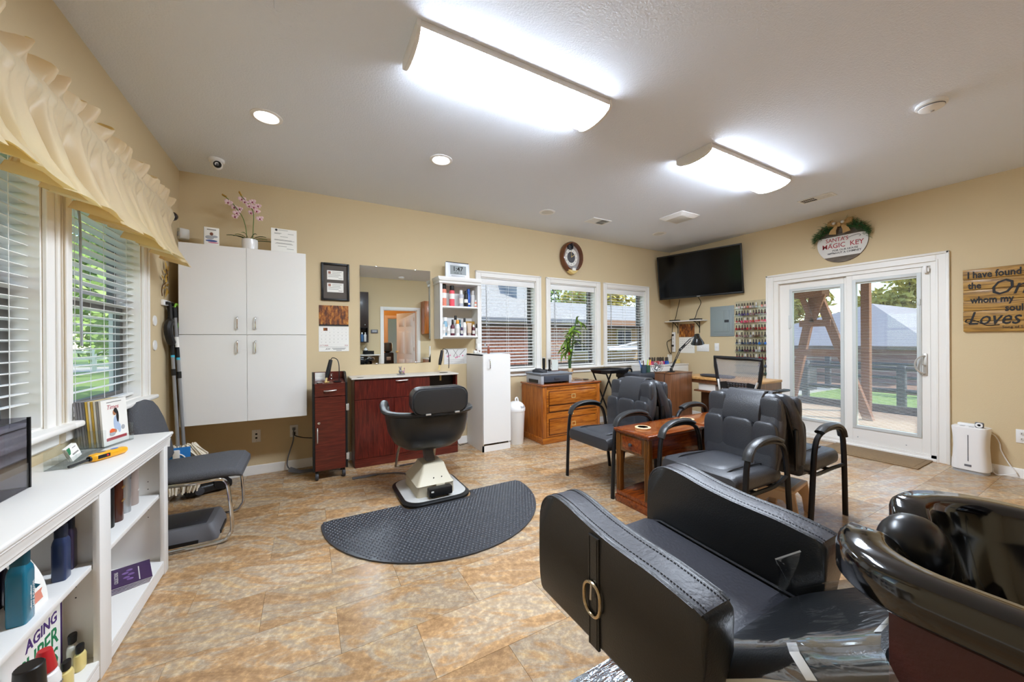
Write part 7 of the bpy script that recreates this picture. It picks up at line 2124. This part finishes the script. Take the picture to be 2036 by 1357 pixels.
# clear film over the reclined back
pf = thing('plastic_cover', 'clear plastic film with white taped edges over the back of the shampoo chair', 'plastic cover', (0, 0, 0))
m_film, t_, b_ = new_mat('clear_film')
gl_ = t_.nodes.new('ShaderNodeBsdfGlossy'); gl_.inputs['Roughness'].default_value = .08
tr_ = t_.nodes.new('ShaderNodeBsdfTransparent'); tr_.inputs['Color'].default_value = (.9, .92, .95, 1)
mx_ = t_.nodes.new('ShaderNodeMixShader')
lw_ = t_.nodes.new('ShaderNodeLayerWeight'); lw_.inputs['Blend'].default_value = .35
mr_ = t_.nodes.new('ShaderNodeMapRange'); mr_.inputs['To Min'].default_value = .2; mr_.inputs['To Max'].default_value = .55
t_.links.new(lw_.outputs['Facing'], mr_.inputs['Value']); t_.links.new(mr_.outputs[0], mx_.inputs[0])
t_.links.new(tr_.outputs[0], mx_.inputs[1]); t_.links.new(gl_.outputs[0], mx_.inputs[2]); t_.links.new(mx_.outputs[0], t_.nodes['Material Output'].inputs['Surface'])
bump_ = t_.nodes.new('ShaderNodeBump'); bump_.inputs['Strength'].default_value = .4; bump_.inputs['Distance'].default_value = .01
t_.links.new(noise(t_, coords(t_, (7, 1.6, 7), (0, 0, .6)), 2.2, 2, .5, .8), bump_.inputs['Height'])
t_.links.new(bump_.outputs[0], gl_.inputs['Normal'])
rnd = random.Random(2)
rows = []
wr = lambda a, b3: .002 * math.sin(a * 9 + 2 * math.sin(b3 * 4)) * math.sin(b3 * 7 + a * 5)
across = [(-.232, -.16), (-.228, -.12), (-.222, -.07), (-.215, -.03), (-.205, .004), (-.18, .014)] + [(-.15 + .03 * k, .016) for k in range(11)] + [(.18, .014), (.205, .006), (.218, -.02), (.222, -.06), (.226, -.1)]
NS = 26
for i in range(NS + 1):
    s = -.005 + .36 * i / NS
    row = []
    for x, o_ in across:
        c = b0 + d * s + nrm * (o_ + wr(s * 3, x * 3))
        row.append((c.x + x, c.y, c.z))
    rows.append(row)
MB().grid(rows).build('film', m_film, pf, ang=80)
MB().grid([[(2.11, -3.685, .575), (2.06, -3.70, .58), (2.0, -3.72, .59)], [(2.105, -3.655, .62), (2.07, -3.68, .61), (2.0, -3.71, .60)], [(2.12, -3.71, .665), (2.08, -3.72, .645), (2.0, -3.73, .615)]]).build('loose_corner', m_film, pf, ang=80)
m_tape = M('white_tape', '#dfe0df', .4)
def tape(pts, w, nrm_):
    m = MB(); rws = []
    for p in pts:
        p = Vector(p); rws.append([tuple(p - nrm_ * w), tuple(p + nrm_ * w)])
    m.grid(rws); m.build('tape_edge', m_tape, pf, ang=80)
side = lambda s, o_, x: tuple(b0 + d * s + nrm * o_ + Vector((x, 0, 0)))
tape([side(.0, -.045, -.2195), side(.12, -.04, -.2195), side(.25, -.045, -.2195), side(.35, -.06, -.2195)], .0055, nrm)
tape([side(.10, -.05, -.221), side(.105, -.10, -.229), side(.11, -.16, -.234)], .004, d)
tape([side(.20, .010, -.19), side(.21, -.0, -.209), side(.22, -.035, -.218)], .010, d)
tape([(2.108, -3.68, .58), (2.106, -3.655, .62), (2.12, -3.71, .667)], .003, Vector((0, .5, .5)))
tape([side(.35, .017, -.18), side(.352, .019, -.05), side(.352, .019, .1)], .006, d)

# basin
bn = thing('shampoo_basin', 'glossy black shampoo basin with neck notch on a dark red cabinet', 'shampoo basin', (0, 0, 0))
m_basin = M('glossy_black_acrylic', '#0d0d0f', .1, spec=.7, coat=.6)
bx0, bx1, by0, by1 = 1.688, 2.215, -4.66, -3.90
def brg(dd_, z, r=.13, dipk=1.):
    pts_ = []
    base = rrect(bx0 + dd_, bx1 - dd_, by0 + dd_, by1 - dd_, max(.02, r - dd_ * .5), 10)
    # subdivide the straight sides
    out = []
    n_b = len(base)
    for i in range(n_b):
        a_, c_ = Vector(base[i]), Vector(base[(i + 1) % n_b])
        ns_ = 24 if i % 11 == 10 else 1
        for k in range(ns_):
            out.append(a_.lerp(c_, k / ns_))
    for p in out:
        f = max(0., 1 - abs(p.x - 1.945) / .12) if p.y > -4.15 else 0.
        f = f * f * (3 - 2 * f)
        yy = p.y - .055 * f * (1 if dd_ < .1 else .6)
        pts_.append((p.x, yy, z - .115 * f * dipk))
    return pts_
zt_ = .905
MB().loft([brg(.19, .63, dipk=0), brg(.12, .66, dipk=0), brg(.085, .70, dipk=.1), brg(.066, .77, dipk=.5), brg(.06, .822, dipk=.9), brg(.03, .834), brg(.006, .84), brg(.0, .848), brg(.0, .886), brg(.004, .897), brg(.012, zt_), brg(.05, zt_), brg(.058, .9), brg(.064, .885), brg(.072, .84, dipk=.85), brg(.09, .77, dipk=.5), brg(.125, .70, dipk=.1), brg(.18, .675, dipk=0), brg(.24, .67, dipk=0)]).build('bowl', m_basin, bn, ang=70)
MB().sell((1.947, -3.962, .842), (.058, .05, .066), 2.3, 22, 14, 2.2).build('neck_rest', M('black_gel', '#141416', .3, spec=.6), bn)
MB().lathe([(.03, 0), (.03, .004), (.02, .005)], (1.95, -4.35, .676), 18).build('drain', m_chrome, bn)
MB().tube(bez([(1.98, -4.62, .905), (1.98, -4.62, 1.0), (1.98, -4.58, 1.03), (1.98, -4.5, 1.0)], 4), .011, 8).build('faucet', m_chrome, bn)
m_wine = M('wine_leather', '#4a1f1b', .4, bump=.3, bscale=120, var=.12, vscale=8)
for q in ((1.737, 1.75, -4.9, -3.985, .83), (2.153, 2.166, -4.9, -3.985, .83), (1.75, 2.153, -3.998, -3.985, .70)):
    MB().box(q[0], q[1], q[2], q[3], 0, q[4], .003).build('cabinet_panel', m_wine, bn)
t = thing('plastic_wrap', 'white crumpled plastic wrap on the floor beside the basin cabinet', 'plastic wrap', (1.63, -4.06, 0))
m = MB(); rws = []
for i in range(8):
    rws.append([(-.10 + .028 * j, -.16 + .05 * i, .12 + .035 * math.sin(i * 1.7 + j) + .03 * math.cos(j * 2.1)) for j in range(8)])
m.grid(rws); m.build('film', M('milky_film', '#cfd0ce', .3), t)

# ================================================================ REAR WALL (seen in the mirror)
rc = thing('dark_wall_cabinet', 'dark brown wall cabinet on the rear wall, reflected in the mirror', 'cabinet', (0, 0, 0))
m_esp = wood('espresso_wood', '#1f1512', '#2c1f1a', '#372822', (12, 12, 1.2), 4., .4, .2)
MB().box(1.45, 2.19, -D, -4.65, 1.22, 1.24).box(1.45, 2.19, -D, -4.65, 2.34, 2.36).box(1.45, 1.47, -D, -4.65, 1.24, 2.34).box(2.17, 2.19, -D, -4.65, 1.24, 2.34).box(1.45, 2.19, -D, -4.65, 1.55, 1.57).box(1.47, 2.17, -D, -4.92, 1.24, 2.34).build('body', m_esp, rc)
for xa, xb in ((1.452, 1.818), (1.822, 2.188)):
    q = MB().box(xa, xb, -4.65, -4.63, 1.565, 2.358, .002).build('door', m_esp, rc)
    MB().lathe([(.008, 0), (.014, .012), (.01, .02)], (xb - .03 if xa < 1.6 else xa + .29, -4.63, 1.62), 12, 'y').build('knob', m_chrome, q)
for x, c, lab in ((2.13, m_whitep, 'white bottle in the dark rear cabinet cubby'), (2.06, M('blue_white_bottle', '#4a6f9a', .3), 'blue bottle in the dark rear cabinet cubby'), (1.98, m_offw, 'off white bottle in the dark rear cabinet cubby')):
    bottle(lab, [(.028, 0), (.03, .004), (.03, .15), (.015, .17)], (x, -4.74, 1.2405), (c, m_whitep), cap=(.015, .17, .014, .21))
t = thing('thermostat', 'grey thermostat on the rear wall beside the door frame', 'thermostat', (2.355, -D, 1.48))
MB().box(-.078, .078, .0, .028, -.042, .042, .008).build('case', m_grey, t)
MB().box(-.05, .05, .028, .03, -.02, .028).build('display', m_lgrey, t)
oc_ = thing('oak_wall_cabinet', 'oak wall cabinet beside the rear doorway, reflected in the mirror', 'cabinet', (0, 0, 0))
MB().box(3.46, 4.2, -D, -4.63, 1.42, 2.22).build('body', m_oakv, oc_)
for xa, xb in ((3.465, 3.828), (3.832, 4.195)):
    MB().box(xa, xb, -4.63, -4.61, 1.425, 2.215, .004).build('door', m_oakv, oc_)
kc = thing('base_counter', 'oak base counter with pale top beside the rear doorway', 'counter', (0, 0, 0))
MB().box(3.5, 4.9, -D + .02, -4.36, 0, .80).build('body', m_oakv, kc)
MB().box(3.48, 4.92, -D + .003, -4.33, .80, .83, .004).build('worktop', m_offw, kc)
pt_ = thing('paper_towel_holder', 'roll of paper towel on a stand on the rear counter', 'paper towel', (3.62, -4.62, .83))
MB().lathe([(.07, 0), (.07, .01), (.008, .012), (.006, .31), (.001, .315)], (0, 0, 0), 18).build('stand', m_black, pt_)
MB().lathe([(.055, .015), (.056, .02), (.056, .285), (.055, .29)], (0, 0, 0), 20).build('roll', m_paper, pt_)
bb = thing('back_bar', 'pale shelf behind the basin along the rear wall', 'counter', (0, 0, 0))
MB().box(1.3, 2.45, -D + .003, -4.68, .92, .945, .003).build('worktop', m_offw, bb)
[MB().box(x, x + .02, -D + .003, -4.72, 0, .92).build('side_panel', m_white, bb) for x in (1.3, 2.43)]
t = thing('spray_hose', 'black coiled spray hose on the back bar shelf', 'hose', (2.2, -4.78, .945))
MB().tube([(.09 * math.cos(k * .5) * 1.3, .05 * math.sin(k * .5), .012 + .0016 * k) for k in range(48)], .011, 6).build('hose', m_black, t)
bottle('white pump bottle on the back bar shelf, reflected in the mirror', [(.04, 0), (.042, .005), (.042, .12), (.02, .14)], (2.15, -4.86, .945), (m_whitep, m_offw), cap=(.02, .14, .015, .18))

# ================================================================ CEILING
def led(label, x0, x1):
    t = thing('ceiling_light', label, 'ceiling light', ((x0 + x1) / 2, -2.355, H), 0, 'wraparound ceiling lights')
    hw, L = .152, (x1 - x0) / 2
    MB().box(-L + .02, L - .02, -hw + .003, hw - .003, -.034, 0, .002).build('housing', m_whitep, t)
    pr_ = arc(0, -.033, hw - .005, PI, 2 * PI, 16, .046)
    MB().prism(pr_, 'x', -L + .018, L - .018).build('diffuser', m_lit, t)
    for s in (-1, 1):
        pe = [(-hw, 0), (-hw, -.036)] + [(y, z) for y, z in arc(0, -.036, hw, PI, 2 * PI, 12, .05)][1:-1] + [(hw, -.036), (hw, 0)]
        MB().prism(pe, 'x', s * L - (.02 if s > 0 else 0), s * L + (0 if s > 0 else .02), .004).build('end_cap', m_whitep, t)
led('long lit wraparound ceiling light nearer the salon chair', 1.411, 2.63)
led('lit wraparound ceiling light nearer the patio door', 3.645, 4.865)
m_can = M('can_lens_lit', '#fffaf0', .4, emit=22.)
for x, y, lit, lab in ((.735, -1.277, 1, 'lit recessed ceiling light nearest the security camera'), (1.936, -1.268, 1, 'lit recessed ceiling light above the mirror'), (3.417, -.664, 0, 'unlit recessed ceiling light near the wall clock'), (5.314, -.693, 0, 'unlit recessed ceiling light near the television')):
    t = thing('recessed_light', lab, 'ceiling light', (x, y, H), 0, 'recessed ceiling lights')
    MB().lathe([(.092, 0), (.092, -.004), (.072, -.008), (.066, -.004), (.064, -.001)], (0, 0, 0), 28).build('trim_ring', m_whitep, t)
    MB().lathe([(.064, -.0012), (.001, -.0016)], (0, 0, 0), 24).build('lens', m_can if lit else m_offw, t)
def vent(label, loc, rz, w, h_):
    t = thing('ceiling_vent', label, 'vent', loc, rz, 'ceiling vents')
    m = MB()
    for q in ((-w, -w + .02, -h_, h_), (w - .02, w, -h_, h_), (-w + .02, w - .02, -h_, -h_ + .02), (-w + .02, w - .02, h_ - .02, h_)):
        m.box(q[0], q[1], q[2], q[3], -.008, 0, .003)
    m.box(-.006, .006, -h_ + .02, h_ - .02, -.007, -.001).box(-w + .02, w - .02, -.004, .004, -.007, -.001)
    m.build('frame', m_whitep, t)
    MB().box(-w + .01, w - .01, -h_ + .01, h_ - .01, -.002, 0).build('duct', M('dark_duct', '#4a4a4c', .8), t)
    p = None
    n = int((w - .02) / .016)
    for k in range(2 * n):
        x = -w + .03 + k * (2 * w - .06) / (2 * n - 1)
        if p is None:
            p = MB().box(-.006, .006, -h_ + .02, h_ - .02, -.001, .0005).build('slat', m_whitep, t)
            p.location = (x, 0, -.005); p.rotation_euler = (0, .7, 0)
        else:
            share(p, t, (x, 0, -.005), (0, .7 if k < n else -.7, 0))
vent('slatted ceiling vent between the wall clock and the square grille', (4.165, -.70, H), 0, .15, .09)
vent('slatted ceiling vent above the round Christmas sign', (5.70, -2.375, H), PI / 2, .15, .075)
sp = thing('square_ceiling_grille', 'square white ceiling fan grille near the television', 'fan grille', (4.93, -1.29, H))
MB().loft([[(x, y, z) for x, y in rrect(-a, a, -a, a, .015, 2)] for a, z in ((.165, 0), (.165, -.008), (.13, -.03), (.125, -.034))]).build('frame', m_whitep, sp)
MB().box(-.11, .11, -.11, .11, -.036, -.033, .001).build('panel', m_offw, sp)
sd = thing('smoke_detector', 'white round smoke detector on the ceiling near the wooden sign', 'smoke detector', (4.438, -3.465, H))
MB().lathe([(.07, 0), (.072, -.008), (.072, -.02), (.06, -.024), (.058, -.034), (.045, -.042), (.001, -.044)], (0, 0, 0), 28).build('case', m_whitep, sd)
MB().lathe([(.0605, -.0245), (.0605, -.030)], (0, 0, 0), 24).build('vent_band', m_grey, sd)
MB().lathe([(.01, -.043), (.008, -.046), (.001, -.0465)], (.02, 0, 0), 12).build('button', m_lgrey, sd)
sd2 = thing('smoke_detector', 'white smoke detector on the rear ceiling seen only in the mirror', 'smoke detector', (2.9, -4.55, H))
MB().lathe([(.07, 0), (.072, -.02), (.045, -.042), (.001, -.044)], (0, 0, 0), 24).build('case', m_whitep, sd2)
ah = thing('ceiling_plate', 'white blank plate on the ceiling at the upper edge of the view', 'plate', (.795, -2.29, H))
MB().box(-.045, .045, -.045, .045, -.006, 0, .003).build('plate', m_ceil, ah)
scam = thing('security_camera', 'white dome security camera on the ceiling above the wall cabinet', 'camera', (.325, -.40, H))
MB().lathe([(.052, 0), (.054, -.008), (.052, -.022), (.046, -.028)], (0, 0, 0), 24).build('base', m_whitep, scam)
MB().sell((0, -.004, -.045), (.042, .042, .04), 2, 18, 12).build('ball', m_whitep, scam)
MB().lathe([(.027, .0), (.027, .01), (.018, .012), (.016, .006)], (.012, -.035, -.055), 18, '-y').build('lens_ring', m_black, scam)
MB().lathe([(.012, 0), (.009, .008), (.001, .01)], (.012, -.037, -.055), 12, '-y').build('lens', m_grey, scam)
for o in (PBm, PCm):
    bpy.data.objects.remove(o)
texts_to_mesh()
